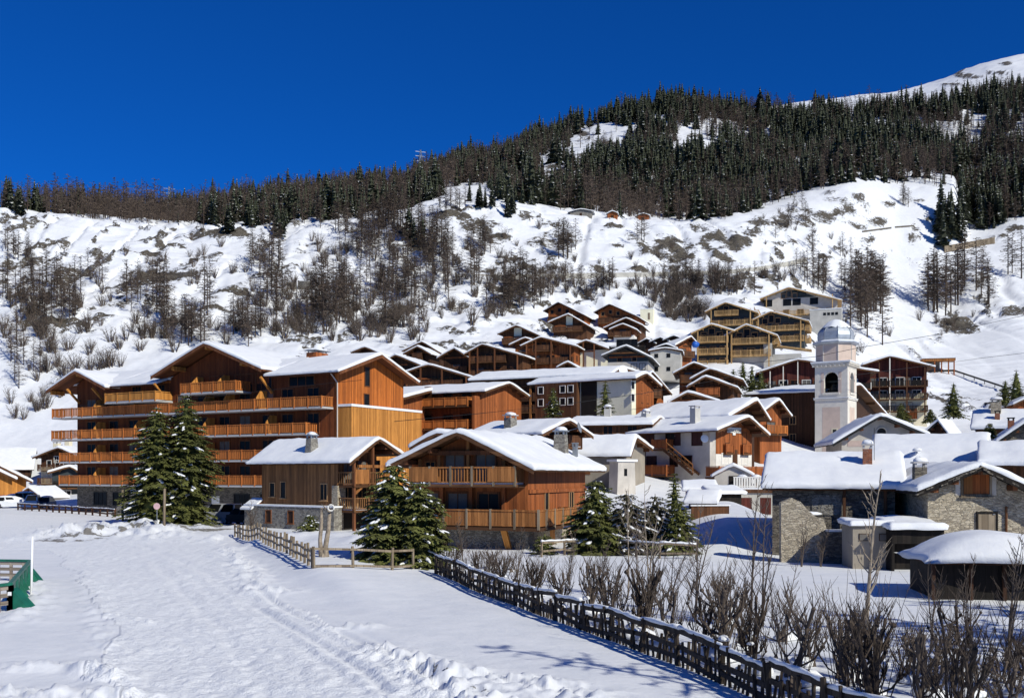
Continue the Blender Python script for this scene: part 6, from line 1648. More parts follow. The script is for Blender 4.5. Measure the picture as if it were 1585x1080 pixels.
# ------------------------------------------------------------------ near spruces: trunk, crown of drooping sprays, snow pads
def near_spruce(name, label, loc, h, rad, seed, snow=.3, lev=40, nb=10, z0f=.03, squash=1.0, cat='tree', group=None, shape=.8, tilt=0.0, mat='needle_near'):
    rg = random.Random(seed)
    root = empty(name, loc, rg.uniform(0, 6)); tag(root, label, cat, group)
    g = TS(); tr = MB(); sn = MB()
    tr.tube([(0, 0, -.6), (0, 0, h * .5), (0, 0, h * .98)], [h * .016 + .03, h * .009 + .02, .015], 7)
    g.cone((0, 0, h * .04), (0, 0, h * .55), rad * .40, rad * .24, 7); g.cone((0, 0, h * .55), (0, 0, h * .95), rad * .24, .02, 7)
    lobes = [(rg.uniform(0, 6.3), rg.uniform(.15, .85), rg.uniform(.7, 1.25)) for _ in range(16)]
    for i in range(lev):
        f = (i + rg.uniform(-.4, .4)) / lev; f = max(0, f)
        z = h * (z0f + (.985 - z0f) * f); L0 = rad * (1 - f) ** shape + .10
        n = nb if f < .7 else max(5, int(nb * .7))
        ph = rg.uniform(0, 6.3)
        for k in range(n):
            if rg.random() < .08: continue
            th = ph + 2 * math.pi * k / n + rg.uniform(-.4, .4)
            q = 1.0
            for a_, f_, w_ in lobes:
                dd = ((math.cos(th - a_) - 1) * 1.2) ** 2 + ((f - f_) * 7) ** 2
                q *= 1 + (w_ - 1) * math.exp(-dd * 1.5)
            L = L0 * q * rg.uniform(.72, 1.12)
            c, s_ = math.cos(th), math.sin(th)
            dr = L * rg.uniform(.22, .5); up = L * rg.uniform(.05, .18)
            def pt(t): return np.array([c * L * t, s_ * L * t, z - dr * t ** 1.3 + up * max(0, t - .65) * 1.6])
            nt = max(4, int(L / .17))
            for j in range(nt):
                t = .22 + .78 * (j + rg.random()) / nt
                b = pt(t); tw = min(.62, .16 + L * .26) * (1.15 - .65 * t) * rg.uniform(.7, 1.25)
                for sg in (-1, 1):
                    a2 = th + sg * rg.uniform(.5, 1.05); dn = rg.uniform(.15, .55)
                    tip = b + np.array([math.cos(a2) * tw, math.sin(a2) * tw, -tw * dn])
                    w = tw * rg.uniform(.2, .32); nx = np.array([-math.sin(a2) * w, math.cos(a2) * w, 0]); m = b + (tip - b) * .5 + np.array([0, 0, .03])
                    g.kite(tuple(b), tuple(m + nx), tuple(m - nx), tuple(tip), 0)
                if rg.random() < .45:       # hanging spray
                    w = tw * .2; l = tw * rg.uniform(.4, .7)
                    g.kite(tuple(b), (b[0] - s_ * w, b[1] + c * w, b[2] - l * .5), (b[0] + s_ * w, b[1] - c * w, b[2] - l * .5), (b[0], b[1], b[2] - l), 0)
            e = pt(1.0); w = min(.3, L * .18)
            m = pt(.85); g.kite(tuple(pt(.7)), (m[0] - s_ * w * .6, m[1] + c * w * .6, m[2]), (m[0] + s_ * w * .6, m[1] - c * w * .6, m[2]), tuple(e + np.array([c * .1, s_ * .1, .02])), 0)
            if rg.random() < snow and L > .3:
                t0 = rg.uniform(.35, .7)
                for q3 in range(rg.randint(2, 5)):
                    l = min(.34, L * rg.uniform(.07, .16)); b = pt(min(1, t0 + .09 * q3)); of = rg.uniform(-.12, .12) * L * (1.1 - t0); b = b + np.array([-s_ * of, c * of, -abs(of) * .15])
                    k0 = len(sn.v)
                    sn.blob((0, 0, 0), l, l * rg.uniform(.3, .7), .03 + l * .16, 0, rg.randint(0, 999), 6, 4, .2)
                    sl = -dr / L
                    for q_ in range(k0, len(sn.v)):
                        x, y, zz_ = sn.v[q_]
                        sn.v[q_] = (b[0] + x * c - y * s_, b[1] + x * s_ + y * c, b[2] + zz_ + x * sl + .05)
    tr.build('trunk', M['bark_dark'], root)
    V, T, _ = g.arr(); me = np_mesh('crown', V, T, None, [M[mat]]); link(bpy.data.objects.new('crown', me), root)
    if sn.v: tag(sn.build('snow', M['needle_snow'], root, True), kind='stuff')
    return root
def at_floor(u, y):
    p = on_ground(u, y, 9); return p
def place_d(u, d): x = (u - CX) * d / F; return Vector((x, d, zat(x, d)))
near_spruce('spruce_tree', 'left of the two tall twin spruces before the big orange building', place_d(243, 88), 10.7, 3.9, 1, .18, 48, 13, shape=.58)
near_spruce('spruce_tree', 'right of the two tall twin spruces before the big orange building, the taller one', place_d(288, 89), 11.8, 3.8, 2, .15, 50, 13, shape=.58)
near_spruce('spruce_tree', 'thick spruce between stone cellar chalet and wide middle chalet, left stem', place_d(610, 49), 4.95, 2.3, 3, .34, 34, 13, shape=.5)
near_spruce('spruce_tree', 'thick spruce between stone cellar chalet and wide middle chalet, lower right stem', place_d(650, 48.5), 4.2, 1.9, 4, .3, 30, 13, shape=.5)
near_spruce('spruce_tree', 'dark broad spruce standing at the right corner of the wide middle chalet', place_d(922, 57), 4.4, 2.1, 5, .16, 32, 12, shape=.5)
near_spruce('snowy_bush', 'snow loaded brown bush in the clump below the white house, left one', place_d(970, 57), 3.7, 1.7, 6, .85, 17, 9, shape=.35, mat='bush_leaf', cat='bush')
near_spruce('snowy_bush', 'snow loaded brown bush in the clump below the white house, right one', place_d(1014, 57.5), 3.5, 1.8, 7, .85, 16, 9, shape=.35, mat='bush_leaf', cat='bush')
near_spruce('spruce_tree', 'blue shaded spruce at the right end of the clump below the white house', place_d(1052, 56.5), 3.0, 1.5, 8, .35, 24, 10, shape=.6)
near_spruce('juniper_bush', 'small round dark bush with snow at the cellar corner of the stone cellar chalet', place_d(481, 66), 1.1, .75, 9, .5, 9, 9, shape=.35, cat='bush')
near_spruce('juniper_bush', 'low green bush at the pale stone corner of the wide middle chalet', place_d(843, 56), 1.2, .8, 10, .05, 9, 9, shape=.4, cat='bush')
for u, y, h, r, lb in ((937, 642, 4.2, 1.1, 'slim young spruce against the pale block wall'), (856, 642, 3.4, 1.2, 'short spruce in the shade under the long brown apartment block')):
    d = 118; p = P(u, y, d); near_spruce('spruce_tree', lb, p, h, r, int(u), .15, 18, 8, mat='needle_near')
for u, y, h, d, r, lb in ((1476, 642, 52, 150, 2.0, 'lone spruce standing above the small blue shaded roof'), (1556, 625, 38, 132, 1.3, 'left one of the spruce pair near the right edge'), (1573, 628, 58, 136, 2.0, 'right taller one of the spruce pair near the right edge'), (1532, 676, 22, 92, .8, 'tiny spruce beside the squared stone chimney'),
                     (1164, 612, 48, 160, 1.7, 'snow dusted spruce left of the wide dark red chalet'), (1178, 606, 34, 165, 1.5, 'second snow dusted spruce close to the dark red chalet'), (1150, 598, 40, 170, 1.5, 'dark spruce under the long pale wooden terrace'), (1135, 606, 36, 165, 1.5, 'spruce right of the four stacked roofs'),
                     (1395, 652, 30, 150, 2.0, 'round dark evergreen before the dark brown chalet block'), (1440, 650, 18, 150, 1.2, 'low dark evergreen at the foot of the dark brown chalet block')):
    p = P(u, y, d); near_spruce('spruce_tree', lb, p, h * d / F, r, int(u) + 3, .22, 18, 8)

near_spruce('spruce_tree', 'slim green spruce top rising behind the snow loaded brown bushes', place_d(1044, 60), 4.6, .9, 21, .15, 26, 9, shape=.7)
# ------------------------------------------------------------------ fences
def fence(name, label, pts, post_h, rails, post_gap, mat, snow=False, slat=0, rail_w=.07, rail_h=.10, post_w=.11, jit=.03, cat='fence', two=False, seed=1):
    rg = random.Random(seed); pts = [Vector(p) for p in pts]
    o0 = pts[0].copy(); root = empty(name, o0); tag(root, label, cat)
    L = [0]
    for a, b in zip(pts[:-1], pts[1:]): L.append(L[-1] + (b - a).length)
    def at(s):
        for i in range(len(L) - 1):
            if s <= L[i+1] + 1e-6:
                t = (s - L[i]) / (L[i+1] - L[i]); q = pts[i].lerp(pts[i+1], t); q.z = zat(q.x, q.y); return q - o0
        q = pts[-1].copy(); q.z = zat(q.x, q.y); return q - o0
    n = max(1, int(round(L[-1] / post_gap))); P_ = [at(L[-1] * i / n) for i in range(n + 1)]
    for p in P_:
        m = MB(); a = rg.uniform(-jit, jit); b = rg.uniform(-jit, jit); hh = post_h * rg.uniform(.95, 1.12)
        m.tube([p + Vector((0, 0, -.5)), p + Vector((a * .5, b * .5, hh * .5)), p + Vector((a, b, hh))], [post_w * .55, post_w * .5, post_w * .48], 6)
        m.build('post', M[mat], root)
    for r_ in rails:
        m = MB(); s_ = MB()
        for p, q in zip(P_[:-1], P_[1:]):
            z1, z2 = r_ + rg.uniform(-jit, jit), r_ + rg.uniform(-jit, jit)
            off = Vector((0, -.07, 0))
            m.bar(p + off + Vector((0, 0, z1)), q + off + Vector((0, 0, z2)), rail_w, rail_h)
            if snow and r_ > .5 and (r_ == max(rails) or rg.random() < .55):
                k = 7; pp = [p.lerp(q, i / k) + off + Vector((0, 0, z1 + (z2 - z1) * i / k + rail_h * .5 + .025 + rg.uniform(0, .035))) for i in range(k + 1)]
                s_.tube(pp, [rg.uniform(.03, .075) for _ in pp], 6)
        m.build('rail', M[mat], root)
        if s_.v: tag(s_.build('snow', M['snow_lump'], root, True), kind='stuff')
    if slat:
        m = MB(); k = int(L[-1] / slat)
        for i in range(k):
            p = at(L[-1] * (i + .5) / k); z0 = rails[0] - .2; z1 = max(rails) + .05
            m.bar(p + Vector((rg.uniform(-.03, .03), 0, z0)), p + Vector((rg.uniform(-.12, .12), rg.uniform(-.08, .02), z1 * rg.uniform(.6, 1.18))), .055, .055)
        m.build('pickets', M[mat], root)
    return root
fence('wooden_fence', 'weathered post and rail fence running down beside the snow track', [place_d(364, 71), place_d(398, 63), place_d(437, 53.5), place_d(484, 44.5)], .95, [.35, .72], 1.15, 'wood_grey', jit=.07, post_w=.13, seed=3)
fence('wooden_fence', 'short weathered two rail fence in front of the thick spruce', [place_d(486, 44.3), place_d(548, 45), place_d(610, 45.5), place_d(640, 47)], .95, [.12, .85], 2.0, 'wood_grey', jit=.04, post_w=.14, seed=4)
fence('wooden_fence', 'long dark snow capped fence running to the lower right corner', [(-3.5, 45.4, 0), (-1.2, 38.4, 0), (1.2, 31.2, 0), (4.2, 22.8, 0), (5.9, 17.4, 0), (7.4, 12.5, 0)], .86, [.16, .42, .74], 1.9, 'wood_fence', True, .19, .06, .11, .12, jit=.10, seed=5)
fence('wooden_fence', 'pale wooden rail fence with snow behind the leafless hedge', [place_d(838, 54), place_d(900, 56.5), place_d(950, 57), place_d(1005, 53.5), place_d(1078, 53)], .95, [.3, .78], 2.0, 'wood_grey', True, jit=.05, post_w=.14, seed=6)
fence('wooden_fence', 'low dark fence along the car park at the far left', [place_d(28, 128), place_d(75, 122), place_d(120, 115), place_d(178, 107)], .9, [.35, .75], 2.1, 'wood_brown', True, jit=.05, post_w=.2, rail_h=.16, seed=7)

# green rink barrier at the left edge
def barrier():
    root = empty('rink_barrier', (0, 0, 0)); tag(root, 'dark green painted rink barrier with grey plank infill at the left edge', 'barrier')
    A = place_d(-90, 43.0); B = place_d(47, 42.2); C = place_d(16, 32.6); D = place_d(-60, 31.4)
    for p, q, solid in ((A, B, False), (B, C, True), (C, D, False)):
        v = q - p; t = v.normalized(); 
        m = MB(); m.bar(p + Z3 * .86, q + Z3 * .86, .14, .09); m.build('top_rail', M['green_paint'], root)
        n = max(1, int(v.length / 2.0))
        for i in range(n + 1):
            c = p.lerp(q, i / n); m = MB(); m.box(c.x - .08, c.x + .08, c.y - .08, c.y + .08, c.z - .4, c.z + .82); m.build('post', M['green_paint'], root)
        if solid:
            m = MB(); m.bar(p + Z3 * .38, q + Z3 * .38, .06, .86); m.build('panel', M['green_paint'], root)
            nn = v.cross(Z3).normalized()
            for i in range(7):
                m = MB(); c = p.lerp(q, (i + .5) / 7); m.prism([c + Z3 * .6 - nn * .04, c - Z3 * .25 - nn * .04, c - Z3 * .25 - nn * .5], t * .05)
                m.build('bracing', M['green_paint'], root)
        else:
            for z in (.25, .5, .74):
                m = MB(); m.bar(p + Z3 * z, q + Z3 * z, .05, .13); m.build('plank', M['plank_grey'], root)
            m = MB(); k = int(v.length / .55)
            for i in range(k): c = p.lerp(q, (i + .5) / k); m.box(c.x - .06, c.x + .06, c.y - .03, c.y + .03, c.z - .1, c.z + .8)
            m.build('uprights', M['plank_grey'], root)
    m = MB(); c = C; nn = Vector((1, 0, 0)); m.prism([c + Z3 * .7, c - Z3 * .4, c - Z3 * .3 + nn * .7, c + Z3 * .05 + nn * .62, c + Z3 * .45 + nn * .25], (0, .5, 0)); m.build('end_panel', M['green_paint'], root)
    m = MB(); c = B; m.prism([c + Z3 * .5, c - Z3 * .4, c - Z3 * .4 + nn * .55, c + nn * .42], (0, .3, 0)); m.build('end_panel', M['green_paint'], root)
    m = MB(); m.obox(C + Vector((.02, -.09, .55)), (.06, 0, 0), (0, .008, 0), (0, 0, .06)); m.build('label_plate', M['white_paint'], root)
barrier()
def pole(label, u, d, h, r, mat, name='pole', cat='pole', lean=0):
    p = place_d(u, d); m = MB(); m.tube([(0, 0, -.5), (lean * .5, 0, h * .5), (lean, 0, h)], [r, r * .95, r * .88], 10); o = m.build(name, M[mat], None, True); o.location = p; tag(o, label, cat); return o
pole('thin white marker pole beside the green rink barrier', 48, 36.5, 2.15, .045, 'white_paint', lean=.05)
pole('left of two wooden posts in front of the twin spruces, shorter', 190, 96, 3.0, .12, 'wood_grey', lean=-.03)
pole('right of two wooden posts in front of the twin spruces, beside the round sign', 254, 76, 2.75, .11, 'wood_grey', lean=.04)
t = empty('round_sign', place_d(243, 79)); tag(t, 'round pinkish sign on a thin post between the twin spruces and wooden post', 'sign')
m = MB(); m.tube([(0, 0, -.4), (0, 0, 1.9)], .03, 6); m.build('post', M['metal_grey'], t)
m = MB(); m.lathe([(.02, -.02), (.26, -.02), (.26, .02), (.02, .02)], 20); o = m.build('sign_face', M['sign_pink'], t); o.location = (0, -.05, 1.75); o.rotation_euler = (R(90), 0, 0)

# old pollard with two weathered stems and a round white lamp
t = empty('pollard_tree', place_d(497, 49.5)); tag(t, 'two weathered leafless stems leaning together beside the stone cellar chalet', 'tree')
m = MB(); m.tube([(.25, 0, -.3), (.22, 0, .5), (.36, .05, 1.4), (.42, .05, 2.35)], [.2, .13, .11, .08], 8); m.tube([(.05, 0, -.3), (-.05, 0, .8), (0, .05, 1.7), (.02, 0, 2.45)], [.16, .10, .09, .06], 8)
for i in range(7): a = i * .9; m.tube([(.12, 0, .25), (.12 + .3 * math.cos(a), .3 * math.sin(a), -.25)], [.10, .04], 6)
m.build('trunk', M['bark_pale'], t, True)
m = MB(); rg = random.Random(3)
for i in range(10): m.tube([(.42 + rg.uniform(-.05, .05), 0, 2.2), (.42 + rg.uniform(-.4, .4), rg.uniform(-.3, .3), 2.2 + rg.uniform(.2, .5))], [.025, .008], 4)
m.build('twigs', M['bark_pale'], t)
m = MB(); m.tube([(.15 * math.cos(i * math.pi / 9), .15 * math.sin(i * math.pi / 9), 0) for i in range(19)], .035, 6); o = m.build('ring', M['frame_white']); o.location = t.location + Vector((.52, -.16, 2.45)); o.rotation_euler = (R(85), 0, R(20)); tag(o, 'round white ring hung at the top of the two weathered stems', 'ring')

# ------------------------------------------------------------------ bare hedge shrubs with cut heads, and thin saplings
def hedge_shrub(seed, h=1.7, thick=1.0):
    rg = random.Random(seed); m = MB(); sn = MB(); tips = []
    for i in range(rg.randint(3, 6)):
        th = rg.uniform(0, 6.3); sp = rg.uniform(.12, .42)
        pts = [Vector((.10 * math.cos(th), .10 * math.sin(th), -.3))]
        hh = h * rg.uniform(.55, .95)
        for k in range(1, 5):
            f = k / 4; pts.append(Vector((math.cos(th) * sp * f ** 1.2 + rg.uniform(-.06, .06), math.sin(th) * sp * f ** 1.2 + rg.uniform(-.06, .06), hh * f)))
        r0 = rg.uniform(.018, .036) * thick
        m.tube(pts, [r0 * 1.25, r0, r0 * .9, r0 * .85, r0 * 1.1], 6)
        heads = [pts[-1]]
        for k in range(rg.randint(2, 4)):
            b = pts[rg.randint(1, 3)]; a = rg.uniform(0, 6.3); l = rg.uniform(.2, .5)
            e = b + Vector((math.cos(a) * l, math.sin(a) * l, l * rg.uniform(.6, 1.5))); mid = b.lerp(e, .5) + Vector((math.cos(a) * .06, math.sin(a) * .06, -.03))
            m.tube([b, mid, e], [r0 * .6, r0 * .5, r0 * .62], 5); heads.append(e)
        for e in heads:
            tips.append(e)
            m.blob(e, r0 * 1.25, r0 * 1.25, r0 * 1.2, 0, rg.randint(0, 99), 6, 4, .8)
            for q in range(rg.randint(3, 6)):
                a = rg.uniform(0, 6.3); l = rg.uniform(.10, .42)
                e2 = e + Vector((math.cos(a) * l * .5, math.sin(a) * l * .5, l))
                m.tube([e, e.lerp(e2, .6) + Vector((rg.uniform(-.02, .02), rg.uniform(-.02, .02), 0)), e2], [.009, .007, .004], 4)
    for q in range(12):
        a = rg.uniform(0, 6.3); l = h * rg.uniform(.6, 1.5); e2 = Vector((math.cos(a) * l * rg.uniform(.15, .5), math.sin(a) * l * rg.uniform(.15, .5), l))
        b = Vector((math.cos(a) * .12, math.sin(a) * .12, -.2)); m.tube([b, b.lerp(e2, .5) + Vector((rg.uniform(-.08, .08), rg.uniform(-.08, .08), 0)), e2], [.010, .008, .003], 4)
        for w in range(3):
            f = rg.uniform(.4, .9); c = b.lerp(e2, f); a3 = rg.uniform(0, 6.3); l3 = rg.uniform(.12, .4); m.tube([c, c + Vector((math.cos(a3) * l3 * .7, math.sin(a3) * l3 * .7, l3))], [.007, .003], 3)
    m.blob((0, 0, 0), .22, .22, .28, 0, seed, 8, 5, .3)
    for e in tips:
        if rg.random() < .05: s_ = rg.uniform(.06, .15); sn.blob(e + Vector((0, 0, .0)), s_ * 1.5, s_, s_ * .9, 0, rg.randint(0, 999), 8, 5, .35)
    sn.blob((rg.uniform(-.2, .2), rg.uniform(-.2, .2), .05), .45, .35, .22, 0, seed, 9, 5, .3)
    return m, sn
protos = []
for i in range(7):
    m, sn = hedge_shrub(40 + i, 1.5 + .12 * (i % 3), 1 + .25 * (i % 3))
    r_ = empty('hedge_shrub', (0, 0, 0)); m.build('stems', M['stem' if i % 2 else 'twig'], r_); tag(sn.build('snow', M['snow_lump'], r_, True), kind='stuff'); protos.append(r_)
hz = []
rg = random.Random(9)
A_, B_ = Vector((-2.6, 45.6, 0)), Vector((7.3, 16.8, 0)); nrm = Vector((.917, .398, 0))
for i in range(25):
    f = i / 24; p = A_.lerp(B_, f) + nrm * rg.uniform(-.1, .9) + Vector((0, rg.uniform(-.4, .4), 0)); hz.append((p, 'in the cut hedge close behind the dark snow capped fence', (.55 + .68 * min(1, f * 1.3)) * rg.uniform(.85, 1.15)))
for u, d in ((1120, 30.5), (1150, 26), (1210, 27.5), (1250, 24.0), (1305, 22.5), (1345, 24), (1400, 22), (1440, 20.5), (1480, 22.5), (1515, 20.6), (1560, 21), (1600, 20), (1345, 19.8), (1480, 18.6), (1560, 18.2)):
    p = place_d(u, d); hz.append((p, 'among the loose cut shrubs in the lower right corner', rg.uniform(.75, 1.0)))
for i, (p, w, s) in enumerate(hz):
    src = protos[i % 7]; o = src if i < 7 else copy_tree(src)
    p = Vector(p); p.z = zat(p.x, p.y); o.location = p; o.rotation_euler = (0, 0, rg.uniform(0, 6.3)); o.scale = (s * rg.uniform(.9, 1.15), s * rg.uniform(.9, 1.15), s)
    tag(o, 'leafless knobbly shrub ' + w, 'shrub', 'cut shrubs ' + w)
def sapling(label, u, d, h, seed, lean=0.0, nb=16, r=.03, mat='twig', spread=.28, multi=1, cat='tree'):
    rg = random.Random(seed); t = empty('sapling', place_d(u, d)); tag(t, label, cat); m = MB(); b_ = MB()
    for s_ in range(multi):
        a0 = rg.uniform(0, 6.3); ln = lean + (rg.uniform(-.12, .12) * h if multi > 1 else 0); ly = rg.uniform(-.1, .1) * h if multi > 1 else 0
        hh = h * (1 if s_ == 0 else rg.uniform(.6, .95))
        def pt(f): return Vector((ln * f ** 1.3 + .03 * math.sin(f * 7 + s_), ly * f, hh * f))
        m.tube([pt(f) + (Vector((0, 0, -.3)) if f == 0 else Vector()) for f in (0, .2, .4, .6, .8, 1)], [r * 1.2, r, r * .8, r * .6, r * .4, r * .12], 6)
        for i in range(nb):
            f = rg.uniform(.25, .97); b = pt(f); a = rg.uniform(0, 6.3); l = h * spread * (1.1 - f) * rg.uniform(.6, 1.2) + .1
            e = b + Vector((math.cos(a) * l * .65, math.sin(a) * l * .65, l * rg.uniform(.6, 1.1))); mid = b.lerp(e, .5) + Vector((math.cos(a) * .1 * l, math.sin(a) * .1 * l, -.04 * l))
            b_.tube([b, mid, e], [r * .38, r * .28, r * .1], 4)
            for q in range(3):
                g_ = b.lerp(e, rg.uniform(.35, .9)); a2 = a + rg.uniform(-1, 1); l2 = l * rg.uniform(.2, .45); b_.tube([g_, g_ + Vector((math.cos(a2) * l2 * .6, math.sin(a2) * l2 * .6, l2 * .8))], [r * .2, r * .08], 3)
    m.build('trunk', M[mat], t); b_.build('branches', M[mat], t)
    return t
SAP = [(972, 37.5, 4.2, .02, 1, .030, 'bark_pale', 'thin pale sapling before the snow loaded spruce clump, leftmost'), (985, 36, 3.6, .05, 1, .028, 'twig', 'thin grey sapling just right of the leftmost pale sapling'), (1003, 36.5, 4.3, .25, 2, .03, 'bark_pale', 'forked pale sapling before the snow loaded spruce clump'),
       (1075, 31, 3.9, .5, 3, .030, 'twig', 'many stemmed leaning sapling before the blue shaded snow bank'), (1160, 31, 4.6, .15, 2, .032, 'twig', 'tall thin sapling before the blue snow bank, beside the broken wall'), (1178, 30, 4.2, .5, 2, .03, 'twig', 'second tall thin sapling nearest the broken pale wall'),
       (1338, 27.5, 4.6, .45, 1, .055, 'bark_pale', 'slender leaning tree crossing the front of the grey lean-to'), (1560, 25, 3.2, .3, 4, .026, 'twig', 'bushy leafless sapling before the snow cushioned shed at the right edge'), (1500, 24.5, 2.6, -.1, 4, .02, 'twig', 'low many stemmed shrub before the black shed'), (1440, 26, 2.4, .1, 3, .02, 'twig', 'low twiggy shrub left of the black shed'),
       (716, 52, 2.6, -.1, 3, .022, 'twig', 'leafless shrub before the balcony of the wide middle chalet'), (800, 44, 2.2, .2, 3, .02, 'twig', 'thin twiggy shrub below the curved plank balcony'), (880, 41, 2.3, .3, 4, .02, 'twig', 'fan shaped leafless shrub left of the broad dark spruce'), (930, 38, 2.1, .3, 4, .02, 'twig', 'fan shaped leafless shrub before the broad dark spruce'),
       (390, 68, 2.6, 0, 6, .03, 'twig', 'dense brown shrub at the corner of the grey stone cellar'), (1240, 50, 2.6, .3, 5, .022, 'twig', 'leafless bush growing against the broken pale wall'), (1270, 50, 2.0, .2, 4, .02, 'twig', 'smaller leafless bush at the foot of the broken wall'), (660, 66, 1.2, .1, 5, .015, 'twig', 'little thorny shrub in the shade beside the thick spruce'),
       (1035, 33, 2.6, .6, 4, .022, 'twig', 'wide fan of bare shoots right of the forked sapling'), (1110, 30, 2.6, .5, 4, .022, 'twig', 'fan of bare shoots below the blue snow bank'), (1215, 27, 2.4, .4, 3, .02, 'twig', 'bare shoots in the middle of the shaded field edge')]
for i, (u, d, h, ln, mu, r, mt, lb) in enumerate(SAP): sapling(lb, u, d, h, 60 + i, ln, 12 if mu > 1 else 18, r, mt, multi=mu)
# bushy thicket on the bank by the wide chalet
for i, (u, d) in enumerate(((690, 49), (735, 48), (760, 47.5), (790, 46), (705, 50.5))):
    p = place_d(u, d); o = copy_tree(protos[(i * 2) % 7]); o.location = p; o.scale = (.8, .8, .55); o.rotation_euler = (0, 0, i * 1.3); tag(o, 'leafless knobbly shrub under the wide middle chalet', 'shrub', 'cut shrubs under the wide middle chalet')
# trees standing beside the frame, whose shadows cross the snow
for i, (x, y, h, w) in enumerate(((11.2, 13.4, 12.5, .55), (19, 19.5, 11, 1.2), (22, 21, 12, 1.2), (24, 18, 13, 1.3), (20, 14, 11, 1.2), (27, 23, 13, 1.3), (17, 14.5, 10, 1.1), (29, 20, 13, 1.3), (32, 25, 13, 1.3), (23, 12, 12, 1.2), (34, 22, 13, 1.3), (26, 15, 13, 1.3), (31, 17, 14, 1.3))):
    o = put('larch', (x, y, zat(x, y)), h, label='bare larch beside the track just outside the right edge', group='bare larches beside the right edge', wide=w)

# ------------------------------------------------------------------ parked cars
def car(label, loc, rz, paint, snow=True, van=False, L=4.2, Wd=1.75):
    root = empty('parked_car', loc, rz); tag(root, label, 'car')
    a = L / 2; w = Wd / 2; hb = .92 if not van else 1.05; ht = 1.48 if not van else 1.85
    prof = [(-a, .35), (-a + .05, .75), (-a + .25, hb), (a - 1.1, hb), (a - .25, hb - .12), (a, .68), (a, .32), (a - .4, .22), (-a + .4, .22)]
    m = MB(); m.prism([(x, -w, z) for x, z in prof], (0, Wd, 0)); m.build('body', M[paint], root)
    x0, x1 = -a + .3, a - 1.05; t0, t1 = x0 + (.35 if not van else .1), x1 - .75; wi = w - .08; wt = w - .26
    m = MB(); vs = [(x0, -wi, hb), (x1, -wi, hb), (x1, wi, hb), (x0, wi, hb), (t0, -wt, ht), (t1, -wt, ht), (t1, wt, ht), (t0, wt, ht)]
    m.add(vs, [(4,5,6,7),(0,1,5,4),(1,2,6,5),(2,3,7,6),(3,0,4,7)]); cb = m.build('cabin', M[paint], root)
    def panel(c4, off):
        c = sum((Vector(q) for q in c4), Vector()) / 4; n = (Vector(c4[1]) - Vector(c4[0])).cross(Vector(c4[3]) - Vector(c4[0])).normalized()
        if n.dot(c - Vector((0, 0, 1))) < 0: n = -n
        mm = MB(); mm.add([c + (Vector(q) - c) * .84 + n * off for q in c4], [(0, 1, 2, 3)]); mm.build('window', M['glass'], cb)
    v = vs
    panel((v[1], v[2], v[6], v[5]), .012); panel((v[3], v[0], v[4], v[7]), .012)
    for i0, i1, i2, i3 in ((0, 1, 5, 4), (3, 2, 6, 7)):
        q0, q1, q2, q3 = (Vector(v[i]) for i in (i0, i1, i2, i3)); md0, md1 = q0.lerp(q1, .48), q3.lerp(q2, .48)
        panel((q0, md0, md1, q3), .012); panel((md0, q1, q2, md1), .012)
    for sx in (-a + .8, a - .85):
        for sy in (-1, 1):
            wh = empty('wheel', (sx, sy * (w - .08), .31)); wh.parent = root
            m = MB(); m.lathe([(.2, -.10), (.31, -.10), (.32, 0), (.31, .10), (.2, .10)], 16); o = m.build('tyre', M['rubber'], wh); o.rotation_euler = (R(90), 0, 0)
            m = MB(); m.lathe([(.02, -.105), (.2, -.105), (.2, .105), (.02, .105)], 12); o = m.build('rim', M['rim'], wh); o.rotation_euler = (R(90), 0, 0)
    for sy in (-1, 1):
        m = MB(); m.box(a - .04, a + .012, sy * (w - .35) - .18, sy * (w - .35) + .18, .6, .74); m.build('headlight', M['lamp_glass'], root)
        m = MB(); m.box(-a - .012, -a + .06, sy * (w - .25) - .13, sy * (w - .25) + .13, .66, .84); m.build('tail_light', M['wood_red'], root)
    if snow:
        m = MB(); m.blob(((t0 + t1) / 2, 0, ht - .02), (t1 - t0) * .62, wt * 1.15, .22, 0, 3, 14, 6, .05); m.build('snow', M['snow_lump'], root, True)
    return root
def gcar(u, d): x = (u - CX) * d / F; return Vector((x, d, zat(x, d) + .0))
car('silver grey van parked right of the twin spruces under the balconies', gcar(340, 93), R(165), 'car_silver', False, True, 4.6, 1.85)
car('black car parked in the shade beside the silver grey van', gcar(374, 92), R(150), 'car_dark', False)
c_ = car('car completely buried under snow at the left end of the car park', gcar(16, 134), R(20), 'car_white', True)
m = MB(); m.blob((0, 0, .75), 2.1, 1.0, .85, 0, 5, 16, 8, .3); m.build('snow', M['snow_lump'], c_, True)
car('dark blue car second from the buried car in the left car park', gcar(30, 140), R(10), 'car_blue', True)
car('dark green off-roader in the left car park', gcar(46, 139), R(0), 'car_green', True, True)
car('blue hatchback facing the low dark fence in the left car park', gcar(50, 131), R(-75), 'car_blue', False, True, 4.0)
car('dark estate car nearest the big orange building in the left car park', gcar(70, 133), R(-80), 'car_dark', True)

